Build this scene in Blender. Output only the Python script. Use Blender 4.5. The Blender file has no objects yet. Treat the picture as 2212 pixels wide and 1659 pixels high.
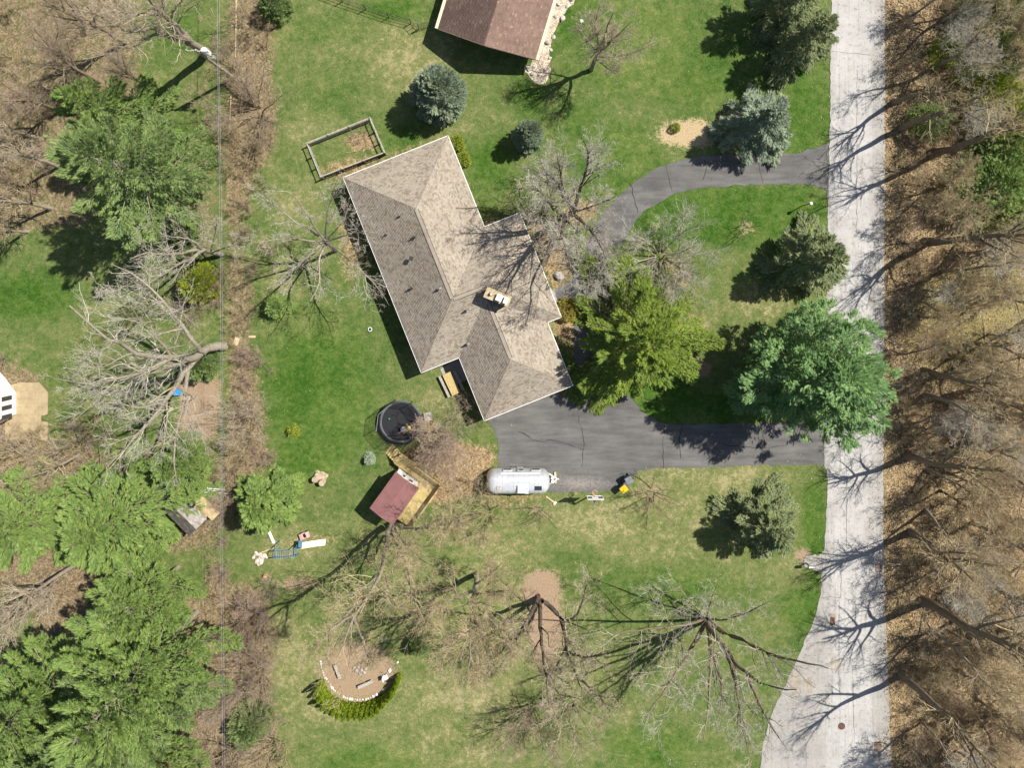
import bpy, math, random
import numpy as np
from mathutils import Vector, Matrix

# ------------------------------------------------------------------ scene, camera, light
H = 71.0          # height of the camera above the ground
SC = 21.0         # photograph pixels (2212 wide) per metre on the ground
NX, NY = 1095.0, 610.0   # the point straight below the camera
W_PX, H_PX = 2212.0, 1659.0
scene = bpy.context.scene
col = scene.collection

cam_data = bpy.data.cameras.new('camera')
cam = bpy.data.objects.new('camera', cam_data)
col.objects.link(cam)
cam.location = (0, 0, H)
cam.rotation_euler = (0, 0, 0)
cam_data.sensor_width = 36.0
cam_data.lens = H * SC / W_PX * 36.0
cam_data.shift_x = (W_PX / 2 - NX) / W_PX
cam_data.shift_y = -(H_PX / 2 - NY) / W_PX
cam_data.clip_end = 2000.0
cam_data.clip_start = 0.5
scene.camera = cam

SUN_EL = math.radians(51.5)
SUN_TO = Vector((0.87, 0.49, 0)).normalized()      # horizontal direction towards the sun
world = bpy.data.worlds.new('World')
scene.world = world
world.use_nodes = True
wn = world.node_tree
wn.nodes.clear()
w_out = wn.nodes.new('ShaderNodeOutputWorld')
w_bg = wn.nodes.new('ShaderNodeBackground')
w_sky = wn.nodes.new('ShaderNodeTexSky')
w_sky.sky_type = 'NISHITA'
w_sky.sun_disc = False
w_sky.sun_elevation = SUN_EL
w_sky.sun_rotation = math.atan2(SUN_TO.x, SUN_TO.y)
w_bg.inputs['Strength'].default_value = 0.07
wn.links.new(w_sky.outputs[0], w_bg.inputs['Color'])
wn.links.new(w_bg.outputs[0], w_out.inputs['Surface'])

sun_data = bpy.data.lights.new('sun', 'SUN')
sun_data.energy = 5.0
sun_data.angle = math.radians(0.5)
sun_data.color = (1.0, 0.955, 0.88)
sun = bpy.data.objects.new('sun', sun_data)
col.objects.link(sun)
to_sun = Vector((SUN_TO.x * math.cos(SUN_EL), SUN_TO.y * math.cos(SUN_EL), math.sin(SUN_EL)))
sun.rotation_euler = to_sun.to_track_quat('Z', 'Y').to_euler()
sun.location = to_sun * 120

scene.view_settings.view_transform = 'Standard'
scene.view_settings.look = 'None'
scene.view_settings.gamma = 1.0
scene.view_settings.use_curve_mapping = False
scene.view_settings.exposure = 0.6

# ------------------------------------------------------------------ helpers
def PX(px, py, z=0.0):
    """Place point of height z that the photograph shows at pixel (px, py)."""
    k = (H - z) / H / SC
    return np.array([(px - NX) * k, (NY - py) * k, z])

def link(o):
    col.objects.link(o)
    return o

def thing(name, label, cat, loc=(0, 0, 0), rz=0.0, group=None, kind=None):
    o = bpy.data.objects.new(name, None)
    o.empty_display_size = 0.3
    o.location = loc
    o.rotation_euler = (0, 0, rz)
    return tag(link(o), label, cat, group, kind)

def tag(o, label=None, cat=None, group=None, kind=None):
    if label: o['label'] = label
    if cat: o['category'] = cat
    if group: o['group'] = group
    if kind: o['kind'] = kind
    return o

def np_mesh(name, V, F, mat, smooth=False, ngons=None):
    """V (n,3); F list of int arrays, each (m,3) or (m,4)."""
    me = bpy.data.meshes.new(name)
    V = np.asarray(V, dtype=np.float32)
    F = [np.asarray(f, dtype=np.int32) for f in F if len(f)]
    nl = sum(f.size for f in F)
    nf = sum(len(f) for f in F)
    me.vertices.add(len(V)); me.vertices.foreach_set('co', V.ravel())
    me.loops.add(nl); me.loops.foreach_set('vertex_index', np.concatenate([f.ravel() for f in F]))
    me.polygons.add(nf)
    tot = np.concatenate([np.full(len(f), f.shape[1], dtype=np.int32) for f in F])
    st = np.concatenate([[0], np.cumsum(tot)[:-1]]).astype(np.int32)
    me.polygons.foreach_set('loop_start', st)
    me.polygons.foreach_set('loop_total', tot)
    if smooth:
        me.polygons.foreach_set('use_smooth', np.ones(nf, dtype=bool))
    me.update(calc_edges=True)
    if mat: me.materials.append(mat)
    return me

def put(name, mesh, parent=None, label=None, kind=None, loc=None, rz=None):
    o = bpy.data.objects.new(name, mesh)
    link(o)
    if parent is not None: o.parent = parent
    if loc is not None: o.location = loc
    if rz is not None: o.rotation_euler = (0, 0, rz)
    return tag(o, label, None, None, kind)

class MB:
    """Collects shapes and links them as one mesh object."""
    def __init__(s): s.v = []; s.f = []
    def add(s, vs, fs):
        b = len(s.v)
        s.v.extend([tuple(float(c) for c in v) for v in vs])
        s.f.extend([tuple(i + b for i in f) for f in fs])
        return s
    def box(s, c, size, rz=0.0, M=None):
        x, y, z = [d / 2 for d in size]
        R = M if M is not None else Matrix.Rotation(rz, 3, 'Z')
        c = Vector(c)
        vs = [c + R @ Vector(p) for p in ((-x,-y,-z),(x,-y,-z),(x,y,-z),(-x,y,-z),(-x,-y,z),(x,-y,z),(x,y,z),(-x,y,z))]
        return s.add(vs, [(3,2,1,0),(4,5,6,7),(0,1,5,4),(1,2,6,5),(2,3,7,6),(3,0,4,7)])
    def beam(s, a, b, w, h, up=(0, 0, 1)):
        a, b = Vector(a), Vector(b)
        d = (b - a); L = d.length; d.normalize()
        u = Vector(up)
        if abs(d.dot(u)) > 0.98: u = Vector((0, 1, 0))
        y = u.cross(d).normalized(); z = d.cross(y)
        M = Matrix((d, y, z)).transposed()
        return s.box((a + b) / 2, (L, w, h), M=M)
    def tube(s, pts, r, n=8, cap=True):
        pts = [Vector(p) for p in pts]
        rs = r if isinstance(r, (list, tuple)) else [r] * len(pts)
        vs, fs = [], []
        for i, p in enumerate(pts):
            d = (pts[min(i + 1, len(pts) - 1)] - pts[max(i - 1, 0)]).normalized()
            u = Vector((0, 0, 1)) if abs(d.z) < 0.95 else Vector((1, 0, 0))
            x = d.cross(u).normalized(); y = d.cross(x)
            for k in range(n):
                a = 2 * math.pi * k / n
                vs.append(p + (x * math.cos(a) + y * math.sin(a)) * rs[i])
        for i in range(len(pts) - 1):
            for k in range(n):
                k2 = (k + 1) % n
                fs.append((i*n+k, i*n+k2, (i+1)*n+k2, (i+1)*n+k))
        if cap:
            fs.append(tuple(range(n))); fs.append(tuple(range((len(pts)-1)*n + n - 1, (len(pts)-1)*n - 1, -1)))
        return s.add(vs, fs)
    def cyl(s, c, r, z0, z1, n=16, r2=None):
        return s.tube([(c[0], c[1], z0), (c[0], c[1], z1)], [r, r if r2 is None else r2], n)
    def prism(s, poly, z0, z1):
        n = len(poly)
        vs = [(p[0], p[1], z0) for p in poly] + [(p[0], p[1], z1) for p in poly]
        a = sum(poly[i][0]*poly[(i+1)%n][1] - poly[(i+1)%n][0]*poly[i][1] for i in range(n))
        fs = [tuple(range(n, 2*n)), tuple(range(n-1, -1, -1))] + [(i, (i+1)%n, (i+1)%n+n, i+n) for i in range(n)]
        if a < 0: fs = [tuple(reversed(f)) for f in fs]
        return s.add(vs, fs)
    def ball(s, c, r, nu=12, nv=8, sc=(1, 1, 1), jit=0.0, rng=None):
        vs, fs = [], []
        for j in range(nv + 1):
            t = math.pi * j / nv
            for i in range(nu):
                a = 2 * math.pi * i / nu
                k = r * (1 + (rng.uniform(-jit, jit) if rng else 0))
                vs.append((c[0] + k*sc[0]*math.sin(t)*math.cos(a), c[1] + k*sc[1]*math.sin(t)*math.sin(a), c[2] + k*sc[2]*math.cos(t)))
        for j in range(nv):
            for i in range(nu):
                i2 = (i + 1) % nu
                fs.append((j*nu+i, (j+1)*nu+i, (j+1)*nu+i2, j*nu+i2))
        return s.add(vs, fs)
    def mesh(s, name, mat, off=None, smooth=False):
        me = bpy.data.meshes.new(name)
        v = s.v
        if off is not None:
            v = [(a - off[0], b - off[1], c - off[2]) for a, b, c in v]
        me.from_pydata(v, [], s.f)
        me.update()
        if smooth:
            for p in me.polygons: p.use_smooth = True
        if mat: me.materials.append(mat)
        return me
    def build(s, name, mat, parent=None, world=False, smooth=False, label=None, kind=None):
        off = None
        if world and parent is not None:
            off = Vector((0, 0, 0)); q = parent
            while q is not None: off += q.location; q = q.parent
        return put(name, s.mesh(name, mat, off, smooth), parent, label, kind)

def smooth_poly(pts, n=6, closed=True):
    """Catmull-Rom through pixel points."""
    P = [np.array(p, float) for p in pts]; N = len(P); out = []
    for i in range(N if closed else N - 1):
        g = (lambda k: P[k % N]) if closed else (lambda k: P[min(max(k, 0), N-1)])
        p0, p1, p2, p3 = g(i-1), g(i), g(i+1), g(i+2)
        for k in range(n):
            t = k / n
            out.append(0.5*((2*p1)+(-p0+p2)*t+(2*p0-5*p1+4*p2-p3)*t*t+(-p0+3*p1-3*p2+p3)*t**3))
    if not closed: out.append(P[-1])
    return out

# ------------------------------------------------------------------ materials
class NT:
    def __init__(s, name):
        s.m = bpy.data.materials.new(name); s.m.use_nodes = True
        s.t = s.m.node_tree; s.t.nodes.clear()
        s.out = s.t.nodes.new('ShaderNodeOutputMaterial')
        s.b = s.t.nodes.new('ShaderNodeBsdfPrincipled')
        s.t.links.new(s.b.outputs[0], s.out.inputs[0])
        s.pos = None
    def n(s, typ, **kw):
        nd = s.t.nodes.new(typ)
        for k, v in kw.items():
            if k in nd.inputs: s.set(nd.inputs[k], v)
            else: setattr(nd, k, v)
        return nd
    def set(s, inp, v):
        if isinstance(v, bpy.types.NodeSocket): s.t.links.new(v, inp)
        else:
            if isinstance(v, (tuple, list)) and len(v) == 3 and inp.type == 'RGBA': v = (*v, 1)
            inp.default_value = v
    def coord(s, kind='Object', scale=None, rot=None):
        o = s.n('ShaderNodeTexCoord').outputs[kind] if kind != 'World' else s.n('ShaderNodeNewGeometry').outputs['Position']
        if scale is not None or rot is not None:
            m = s.n('ShaderNodeMapping')
            s.set(m.inputs['Vector'], o)
            if scale is not None: m.inputs['Scale'].default_value = scale
            if rot is not None: m.inputs['Rotation'].default_value = rot
            o = m.outputs[0]
        return o
    def noise(s, vec, scale, detail=4, rough=0.55, dist=0.0):
        nd = s.n('ShaderNodeTexNoise')
        s.set(nd.inputs['Vector'], vec)
        nd.inputs['Scale'].default_value = scale; nd.inputs['Detail'].default_value = detail
        nd.inputs['Roughness'].default_value = rough; nd.inputs['Distortion'].default_value = dist
        return nd.outputs['Fac']
    def vor(s, vec, scale, out='Color', feature='F1'):
        nd = s.n('ShaderNodeTexVoronoi'); nd.feature = feature
        s.set(nd.inputs['Vector'], vec); nd.inputs['Scale'].default_value = scale
        return nd.outputs[out]
    def math(s, op, a, b=0.0, c=None, clamp=False):
        nd = s.n('ShaderNodeMath'); nd.operation = op; nd.use_clamp = clamp
        s.set(nd.inputs[0], a); s.set(nd.inputs[1], b)
        if c is not None: s.set(nd.inputs[2], c)
        return nd.outputs[0]
    def step(s, v, a, b):
        nd = s.n('ShaderNodeMapRange'); nd.interpolation_type = 'SMOOTHSTEP'
        s.set(nd.inputs[0], v); nd.inputs[1].default_value = a; nd.inputs[2].default_value = b
        return nd.outputs[0]
    def mix(s, f, a, b, mode='MIX'):
        nd = s.n('ShaderNodeMix'); nd.data_type = 'RGBA'; nd.blend_type = mode
        s.set(nd.inputs[0], f); s.set(nd.inputs[6], a); s.set(nd.inputs[7], b)
        return nd.outputs[2]
    def ramp(s, f, stops):
        nd = s.n('ShaderNodeValToRGB'); e = nd.color_ramp.elements
        while len(e) < len(stops): e.new(0.5)
        for i, (p, c) in enumerate(stops):
            e[i].position = p; e[i].color = (*c, 1)
        s.set(nd.inputs[0], f)
        return nd.outputs[0]
    def attr(s, name):
        nd = s.n('ShaderNodeAttribute'); nd.attribute_name = name
        return nd.outputs['Fac']
    def island(s): return s.n('ShaderNodeNewGeometry').outputs['Random Per Island']
    def bump(s, h, strength=0.4, dist=0.05):
        nd = s.n('ShaderNodeBump'); nd.inputs['Strength'].default_value = strength; nd.inputs['Distance'].default_value = dist
        s.set(nd.inputs['Height'], h); s.set(s.b.inputs['Normal'], nd.outputs[0])
    def done(s, color, rough=0.8, metal=0.0, spec=0.3):
        s.set(s.b.inputs['Base Color'], color); s.b.inputs['Roughness'].default_value = rough
        s.b.inputs['Metallic'].default_value = metal
        s.b.inputs['Specular IOR Level'].default_value = spec
        return s.m

def mat_plain(name, c, var=0.25, scale=6.0, rough=0.7, metal=0.0, bump=0.15, spec=0.3, stretch=None):
    t = NT(name)
    v = t.coord('Object', scale=stretch)
    f = t.noise(v, scale, 6, 0.65)
    lo = tuple(x * (1 - var) for x in c); hi = tuple(min(1, x * (1 + var)) for x in c)
    if bump: t.bump(f, bump, 0.02)
    return t.done(t.ramp(f, [(0.3, lo), (0.7, hi)]), rough, metal, spec)

def mat_island(name, stops, rough=0.8, nscale=5.0, nvar=0.2, spec=0.25, bump=0.0, metal=0.0):
    """Each separate piece of the mesh takes its own tone."""
    t = NT(name)
    c = t.ramp(t.island(), stops)
    f = t.noise(t.coord('Object'), nscale, 4)
    g = t.ramp(f, [(0.3, (1 - nvar,) * 3), (0.7, (1 + nvar,) * 3)])
    if bump: t.bump(f, bump, 0.02)
    return t.done(t.mix(1.0, c, g, 'MULTIPLY'), rough, metal, spec)

def mat_leaf(name, stops, trans=0.18):
    t = NT(name)
    c = t.ramp(t.island(), stops)
    f = t.noise(t.coord('Object'), 0.55, 3)
    c = t.mix(1.0, c, t.ramp(f, [(0.3, (0.78, 0.82, 0.86)), (0.7, (1.25, 1.2, 1.05))]), 'MULTIPLY')
    t.done(c, 0.6, 0, 0.25)
    tr = t.n('ShaderNodeBsdfTranslucent'); t.set(tr.inputs['Color'], c)
    mx = t.n('ShaderNodeMixShader'); mx.inputs[0].default_value = trans
    t.t.links.new(t.b.outputs[0], mx.inputs[1]); t.t.links.new(tr.outputs[0], mx.inputs[2])
    t.t.links.new(mx.outputs[0], t.out.inputs[0])
    return t.m

def mat_bark(name, c, dark=0.55):
    t = NT(name)
    v = t.coord('Object', scale=(1, 1, 0.35))
    f = t.noise(v, 7, 6, 0.7)
    isl = t.island()
    base = t.ramp(f, [(0.32, tuple(x * dark for x in c)), (0.6, c)])
    g = t.ramp(isl, [(0.0, (0.75, 0.74, 0.72)), (1.0, (1.2, 1.18, 1.15))])
    t.bump(f, 0.5, 0.03)
    return t.done(t.mix(1.0, base, g, 'MULTIPLY'), 0.9, 0, 0.15)

M = {}
M['bark_pale'] = mat_bark('pale_bark', (0.36, 0.32, 0.25))
M['bark_grey'] = mat_bark('grey_bark', (0.36, 0.315, 0.245))
M['bark_brown'] = mat_bark('brown_bark', (0.26, 0.205, 0.145))
M['bark_dark'] = mat_bark('dark_bark', (0.13, 0.105, 0.08))
M['twig_pale'] = mat_island('pale_twigs', [(0, (0.34, 0.31, 0.25)), (1, (0.56, 0.52, 0.43))])
M['twig_grey'] = mat_island('grey_twigs', [(0, (0.33, 0.27, 0.185)), (1, (0.57, 0.475, 0.345))])
M['twig_tan'] = mat_island('tan_twigs', [(0, (0.32, 0.25, 0.14)), (1, (0.56, 0.45, 0.27))])
M['twig_brown'] = mat_island('brown_twigs', [(0, (0.22, 0.165, 0.115)), (1, (0.42, 0.335, 0.24))])
M['twig_red'] = mat_island('reddish_twigs', [(0, (0.28, 0.19, 0.145)), (1, (0.52, 0.40, 0.31))])
M['leaf_pine'] = mat_leaf('pine_needles', [(0, (0.10, 0.16, 0.05)), (0.5, (0.175, 0.25, 0.08)), (1, (0.25, 0.33, 0.125))])
M['leaf_spruce'] = mat_leaf('spruce_needles', [(0, (0.08, 0.13, 0.016)), (0.5, (0.16, 0.235, 0.03)), (1, (0.27, 0.345, 0.06))])
M['leaf_fir'] = mat_leaf('fir_needles', [(0, (0.10, 0.17, 0.04)), (0.5, (0.175, 0.26, 0.065)), (1, (0.26, 0.35, 0.105))])
M['leaf_teal'] = mat_leaf('teal_pine_needles', [(0, (0.105, 0.205, 0.07)), (0.5, (0.18, 0.31, 0.11)), (1, (0.265, 0.40, 0.155))])
M['leaf_blue'] = mat_leaf('blue_spruce_needles', [(0, (0.17, 0.22, 0.155)), (0.5, (0.26, 0.32, 0.225)), (1, (0.37, 0.43, 0.31))])
M['leaf_grey'] = mat_leaf('grey_green_needles', [(0, (0.13, 0.17, 0.075)), (0.5, (0.215, 0.26, 0.12)), (1, (0.32, 0.36, 0.185))])
M['leaf_arbor'] = mat_leaf('arborvitae_leaves', [(0, (0.20, 0.28, 0.02)), (0.5, (0.29, 0.39, 0.03)), (1, (0.40, 0.50, 0.055))])
M['leaf_yew'] = mat_leaf('yew_leaves', [(0, (0.11, 0.16, 0.015)), (0.5, (0.20, 0.255, 0.022)), (1, (0.33, 0.35, 0.045))])
M['leaf_gold'] = mat_leaf('golden_shrub_leaves', [(0, (0.16, 0.15, 0.02)), (0.5, (0.24, 0.20, 0.03)), (1, (0.33, 0.27, 0.06))])
M['white'] = mat_plain('white_paint', (0.78, 0.77, 0.74), 0.06, 8, 0.5, 0, 0.03)
M['cream'] = mat_plain('cream_gutter_paint', (0.66, 0.56, 0.38), 0.08, 8, 0.5, 0, 0.03)
M['wood_new'] = mat_plain('new_pine_boards', (0.46, 0.36, 0.15), 0.22, 5, 0.75, 0, 0.2, stretch=(1, 4, 4))
M['wood_grey'] = mat_plain('weathered_grey_wood', (0.36, 0.33, 0.28), 0.3, 5, 0.85, 0, 0.3)
M['wood_dark'] = mat_plain('dark_old_wood', (0.13, 0.10, 0.075), 0.3, 5, 0.85, 0, 0.3)
M['wood_tan'] = mat_plain('tan_lumber', (0.47, 0.37, 0.22), 0.25, 5, 0.75, 0, 0.2)
M['stone'] = mat_plain('pale_field_stone', (0.52, 0.46, 0.40), 0.3, 9, 0.85, 0, 0.5)
M['stone_grey'] = mat_plain('grey_boulder', (0.36, 0.34, 0.31), 0.35, 6, 0.9, 0, 0.6)
M['black'] = mat_plain('black_rubber', (0.018, 0.018, 0.020), 0.3, 8, 0.6, 0, 0.1)
M['grey_plastic'] = mat_plain('grey_plastic', (0.17, 0.19, 0.21), 0.15, 5, 0.5, 0, 0.03)
M['yellow_plastic'] = mat_plain('yellow_plastic', (0.62, 0.40, 0.012), 0.1, 5, 0.45, 0, 0.03)
M['blue_paint'] = mat_plain('worn_blue_paint', (0.07, 0.20, 0.30), 0.35, 9, 0.5, 0, 0.05)
M['blue_plastic'] = mat_plain('bright_blue_plastic', (0.04, 0.24, 0.55), 0.12, 5, 0.4, 0, 0.03)
M['steel'] = mat_plain('galvanised_steel', (0.45, 0.46, 0.47), 0.15, 7, 0.45, 0.5, 0.03)
M['dark_metal'] = mat_plain('dark_metal', (0.06, 0.055, 0.05), 0.25, 7, 0.5, 0.5, 0.05)
M['rust'] = mat_plain('rusty_iron', (0.12, 0.065, 0.045), 0.35, 9, 0.8, 0.2, 0.2)
M['glass'] = mat_plain('dark_window_glass', (0.03, 0.035, 0.04), 0.1, 2, 0.08, 0, 0, spec=0.6)
M['siding'] = mat_plain('pale_siding', (0.50, 0.47, 0.42), 0.1, 4, 0.7, 0, 0.1)
M['brick'] = mat_plain('tan_brick', (0.30, 0.21, 0.15), 0.25, 9, 0.85, 0, 0.3)

# ------------------------------------------------------------------ bare trees
def unit(v):
    return v / np.maximum(np.linalg.norm(v, axis=-1, keepdims=True), 1e-9)

def tubes(P, R, sides):
    """P (N,K,3) polylines, R (N,K) radii -> vertices, quads."""
    N, K, _ = P.shape
    T = np.empty_like(P)
    T[:, 1:-1] = P[:, 2:] - P[:, :-2] if K > 2 else T[:, 1:-1]
    T[:, 0] = P[:, 1] - P[:, 0]; T[:, -1] = P[:, -1] - P[:, -2]
    T = unit(T)
    ref = np.where(np.abs(T[..., 2:3]) > 0.9, np.array([1.0, 0, 0]), np.array([0, 0, 1.0]))
    X = unit(np.cross(T, ref)); Y = np.cross(T, X)
    a = np.arange(sides) * 2 * np.pi / sides
    V = P[:, :, None, :] + R[:, :, None, None] * (np.cos(a)[None, None, :, None] * X[:, :, None, :] + np.sin(a)[None, None, :, None] * Y[:, :, None, :])
    base = (np.arange(N) * K * sides)[:, None, None]
    ring = (np.arange(K - 1) * sides)[None, :, None]
    k = np.arange(sides)[None, None, :]; k2 = (k + 1) % sides
    q = np.stack([base + ring + k, base + ring + k2, base + ring + sides + k2, base + ring + sides + k], -1)
    return V.reshape(-1, 3), q.reshape(-1, 4)

def merge(parts):
    V, F, b = [], [], 0
    for v, f in parts:
        V.append(v); F.append(f + b); b += len(v)
    return np.concatenate(V), F

def interp(P, t):
    K = P.shape[1]
    x = np.clip(t, 0, 0.9999) * (K - 1)
    i = x.astype(int); f = (x - i)
    r = np.arange(len(P))
    if P.ndim == 3:
        return P[r, i] * (1 - f)[:, None] + P[r, i + 1] * f[:, None], unit(P[r, i + 1] - P[r, i])
    return P[r, i] * (1 - f) + P[r, i + 1] * f

def grow(P, R, n, tr, ang, length, K, wander, up, rf, rng, taper=0.3, minr=0.008):
    N = len(P)
    idx = np.repeat(np.arange(N), n)
    t = rng.uniform(tr[0], tr[1], len(idx))
    pos, d0 = interp(P[idx], t)
    r0 = interp(R[idx], t)
    rnd = rng.normal(size=(len(idx), 3))
    perp = unit(rnd - (rnd * d0).sum(-1, keepdims=True) * d0)
    a = np.radians(rng.uniform(ang[0], ang[1], len(idx)))[:, None]
    d = unit(np.cos(a) * d0 + np.sin(a) * perp + np.array([0, 0, up]))
    L = np.linalg.norm(np.diff(P, axis=1), axis=-1).sum(1)[idx]
    if length[0] > 0: ln = L * rng.uniform(length[0], length[1], len(idx)) * (1.15 - 0.6 * t)
    else: ln = rng.uniform(-length[0], length[1], len(idx))
    out = np.empty((len(idx), K, 3)); out[:, 0] = pos
    st = (ln / (K - 1))[:, None]
    for k in range(1, K):
        d = unit(d + wander * rng.normal(size=d.shape) + np.array([0, 0, up * 0.35]))
        out[:, k] = out[:, k - 1] + d * st
    rr = np.maximum(r0 * rf, minr)[:, None] * np.linspace(1, taper, K)[None, :]
    out[..., 2] = np.maximum(out[..., 2], 0.04)
    return out, np.maximum(rr, minr * 0.6)

def make_bare(name, seed, h, r, bark, twig, lean=(0, 0), forks=5, fork_t=(0.3, 0.75), nb=9, nt=9, ntt=4,
              trunk_r=None, limbs=None, up=0.25, tw=0.014, fork_ang=(28, 60), wander=0.13, stems=1, branch_len=(0.32, 0.6)):
    """Two meshes: the trunk with its limbs, and the branches with their twigs.
    limbs: optional list of (points, radius at base), already in metres from the base."""
    rng = np.random.default_rng(seed)
    tr_r = trunk_r or h * 0.018
    big = []
    if limbs:
        Ps = []
        for pts, r0 in limbs:
            pts = np.array(pts, float)
            sm = np.array(smooth_poly([tuple(p) for p in pts], 5, closed=False))
            s = np.linspace(0, len(sm) - 1, 14); i = np.minimum(s.astype(int), len(sm) - 2); f = (s - i)[:, None]
            q = sm[i] * (1 - f) + sm[i + 1] * f
            q[1:-1] += rng.normal(size=(12, 3)) * 0.05 * r0 / 0.1 * 0.4
            Ps.append((q, r0))
        LP = np.stack([p for p, _ in Ps])
        LR = np.stack([r0 * np.linspace(1, 0.14, 14) ** 1.1 for _, r0 in Ps])
        big.append(tubes(LP, LR, 7))
        fk, fr = grow(LP, LR, forks, fork_t, fork_ang, (0.25, 0.5), 8, wander, up, 0.46, rng, 0.2, 0.015)
        big.append(tubes(fk, fr, 5))
    else:
        K = 9
        T = np.zeros((stems, K, 3)); RR = np.zeros((stems, K))
        for s in range(stems):
            a = rng.uniform(0, 6.28); sp = 0 if stems == 1 else rng.uniform(0.25, 0.7)
            d = np.array([math.cos(a) * sp + lean[0], math.sin(a) * sp + lean[1], 1.0]); d /= np.linalg.norm(d)
            p = np.array([math.cos(a) * 0.12 * (stems > 1), math.sin(a) * 0.12 * (stems > 1), -0.1])
            hh = h * (0.85 if stems == 1 else rng.uniform(0.6, 0.9))
            for k in range(K):
                T[s, k] = p
                d = unit(d + rng.normal(size=3) * 0.09 + np.array([0, 0, 0.05]))
                p = p + d * hh / (K - 1)
            RR[s] = tr_r * (1 if stems == 1 else 0.6) * np.linspace(1, 0.16, K)
            RR[s, 0] *= 1.3
        big.append(tubes(T, RR, 8))
        fk, fr = grow(T, RR, forks, fork_t, fork_ang, (r / h * 0.95, r / h * 1.35), 8, wander, up, 0.6, rng, 0.2, 0.025)
        big.append(tubes(fk, fr, 6))
        LP, LR = T[:, 3:], RR[:, 3:]
    b1, r1 = grow(fk, fr, nb, (0.15, 1.0), (25, 65), branch_len, 6, wander * 1.2, up * 0.6, 0.55, rng, 0.3, tw * 1.2)
    b1b, r1b = grow(LP, LR, max(3, nb // 2), (0.55, 1.0), (25, 60), (0.14, 0.28), 6, wander * 1.2, up * 0.6, 0.5, rng, 0.3, tw * 1.2)
    b1 = np.concatenate([b1, b1b]); r1 = np.concatenate([r1, r1b])
    b2, r2 = grow(b1, r1, nt, (0.15, 1.0), (25, 60), (0.3, 0.65), 3, wander * 1.4, up * 0.4, 0.6, rng, 0.4, tw)
    small = [tubes(b1, r1, 4), tubes(b2, r2, 3)]
    if ntt:
        b3, r3 = grow(b2, r2, ntt, (0.2, 1.0), (25, 60), (0.35, 0.75), 2, wander * 1.2, up * 0.3, 0.75, rng, 0.5, tw * 0.8)
        small.append(tubes(b3, r3, 3))
    V, F = merge(big); V2, F2 = merge(small)
    return np_mesh(name + '_trunk', V, F, bark, True), np_mesh(name + '_branches', V2, F2, twig, True)

ORD = ['nearest', 'second', 'third', 'fourth', 'fifth', 'sixth', 'seventh', 'eighth', 'ninth', 'tenth', 'eleventh', 'twelfth', 'thirteenth', 'fourteenth', 'fifteenth']
EAST = ['at the top edge', 'level with the olive spruce', 'level with the blue green spruce', 'opposite the curved driveway mouth', 'level with the lawn lamp', 'level with the road spruce', 'level with the top of the teal pine', 'level with the teal pine', 'opposite the main driveway', 'just below the main driveway', 'level with the lawn spruce', 'level with the mailbox', 'beside the iron plate', 'level with the earth stains', 'level with the manhole', 'at the bottom edge']
WEST = ['at the top edge', 'level with the utility pole', 'level with the big brown bush', 'level with the garden pen', 'level with the north roof corner', 'level with the white barked tree', 'level with the dark evergreen bush', 'at the huge leaning tree', 'by the bare earth patch', 'level with the trampoline', 'level with the stump', 'by the garden shed', 'level with the climbing frame', 'just below the pumpkin', 'level with the fire circle', 'at the bottom edge']
def label_rows(items, what, bands, far_word, sign=1):
    # items (object, px, py): name each by the landmark it is level with and its order from a line
    rows = {}
    for o, x, y in items: rows.setdefault(int(min(max(y, 0), 1658) / 1659 * len(bands)), []).append((sign * x, o))
    for b, row in rows.items():
        row.sort(key=lambda q: q[0])
        for k, (_, o) in enumerate(row):
            o['label'] = '%s %s, %s %s' % (what, bands[b], ORD[k] if k else 'nearest', far_word if k == 0 else far_word.replace('to ', 'from '))

def place_tree(name, label, cat, meshes, base, rz=0.0, scale=1.0, group=None, parts=('trunk', 'branches')):
    o = thing(name, label, cat, base, rz, group)
    o.scale = (scale,) * 3 if not isinstance(scale, tuple) else scale
    for nm, me in zip(parts, meshes):
        if me is not None: put(nm, me, o)
    return o

# ------------------------------------------------------------------ evergreens
def tmpl_spray(n=9, w=0.12, spread=55, rng=None):
    """Flat spray of slender leaf blades fanning out along +x."""
    V, F = [], []
    for i in range(n):
        u = i / (n - 1)
        s = -1 if i % 2 else 1
        x0 = 0.75 * u
        a = math.radians(spread * s * (1 - 0.5 * u)) if i < n - 1 else 0.0
        L = 0.62 * (1 - 0.45 * u)
        d = np.array([math.cos(a), math.sin(a), -0.08]); sd = np.array([-math.sin(a), math.cos(a), 0.25 * s])
        p = np.array([x0, 0, 0.02 * (i % 3)])
        b = len(V)
        V += [p, p + d * L * 0.5 + sd * w * 0.5, p + d * L, p + d * L * 0.5 - sd * w * 0.5]
        F.append((b, b + 1, b + 2, b + 3))
    return np.array(V), np.array(F)

def tmpl_puff(n=12, w=0.16, seed=1):
    """Rounded tuft of blades pointing outward and upward."""
    rng = np.random.default_rng(seed)
    V, F = [], []
    for i in range(n):
        d = unit(rng.normal(size=3) + np.array([0.7, 0, 0.35]))
        sd = unit(np.cross(d, rng.normal(size=3)))
        b = len(V)
        L = rng.uniform(0.6, 1.0)
        o = rng.normal(size=3) * 0.08
        V += [o, o + d * L * 0.55 + sd * w, o + d * L, o + d * L * 0.55 - sd * w]
        F.append((b, b + 1, b + 2, b + 3))
    return np.array(V), np.array(F)

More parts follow.
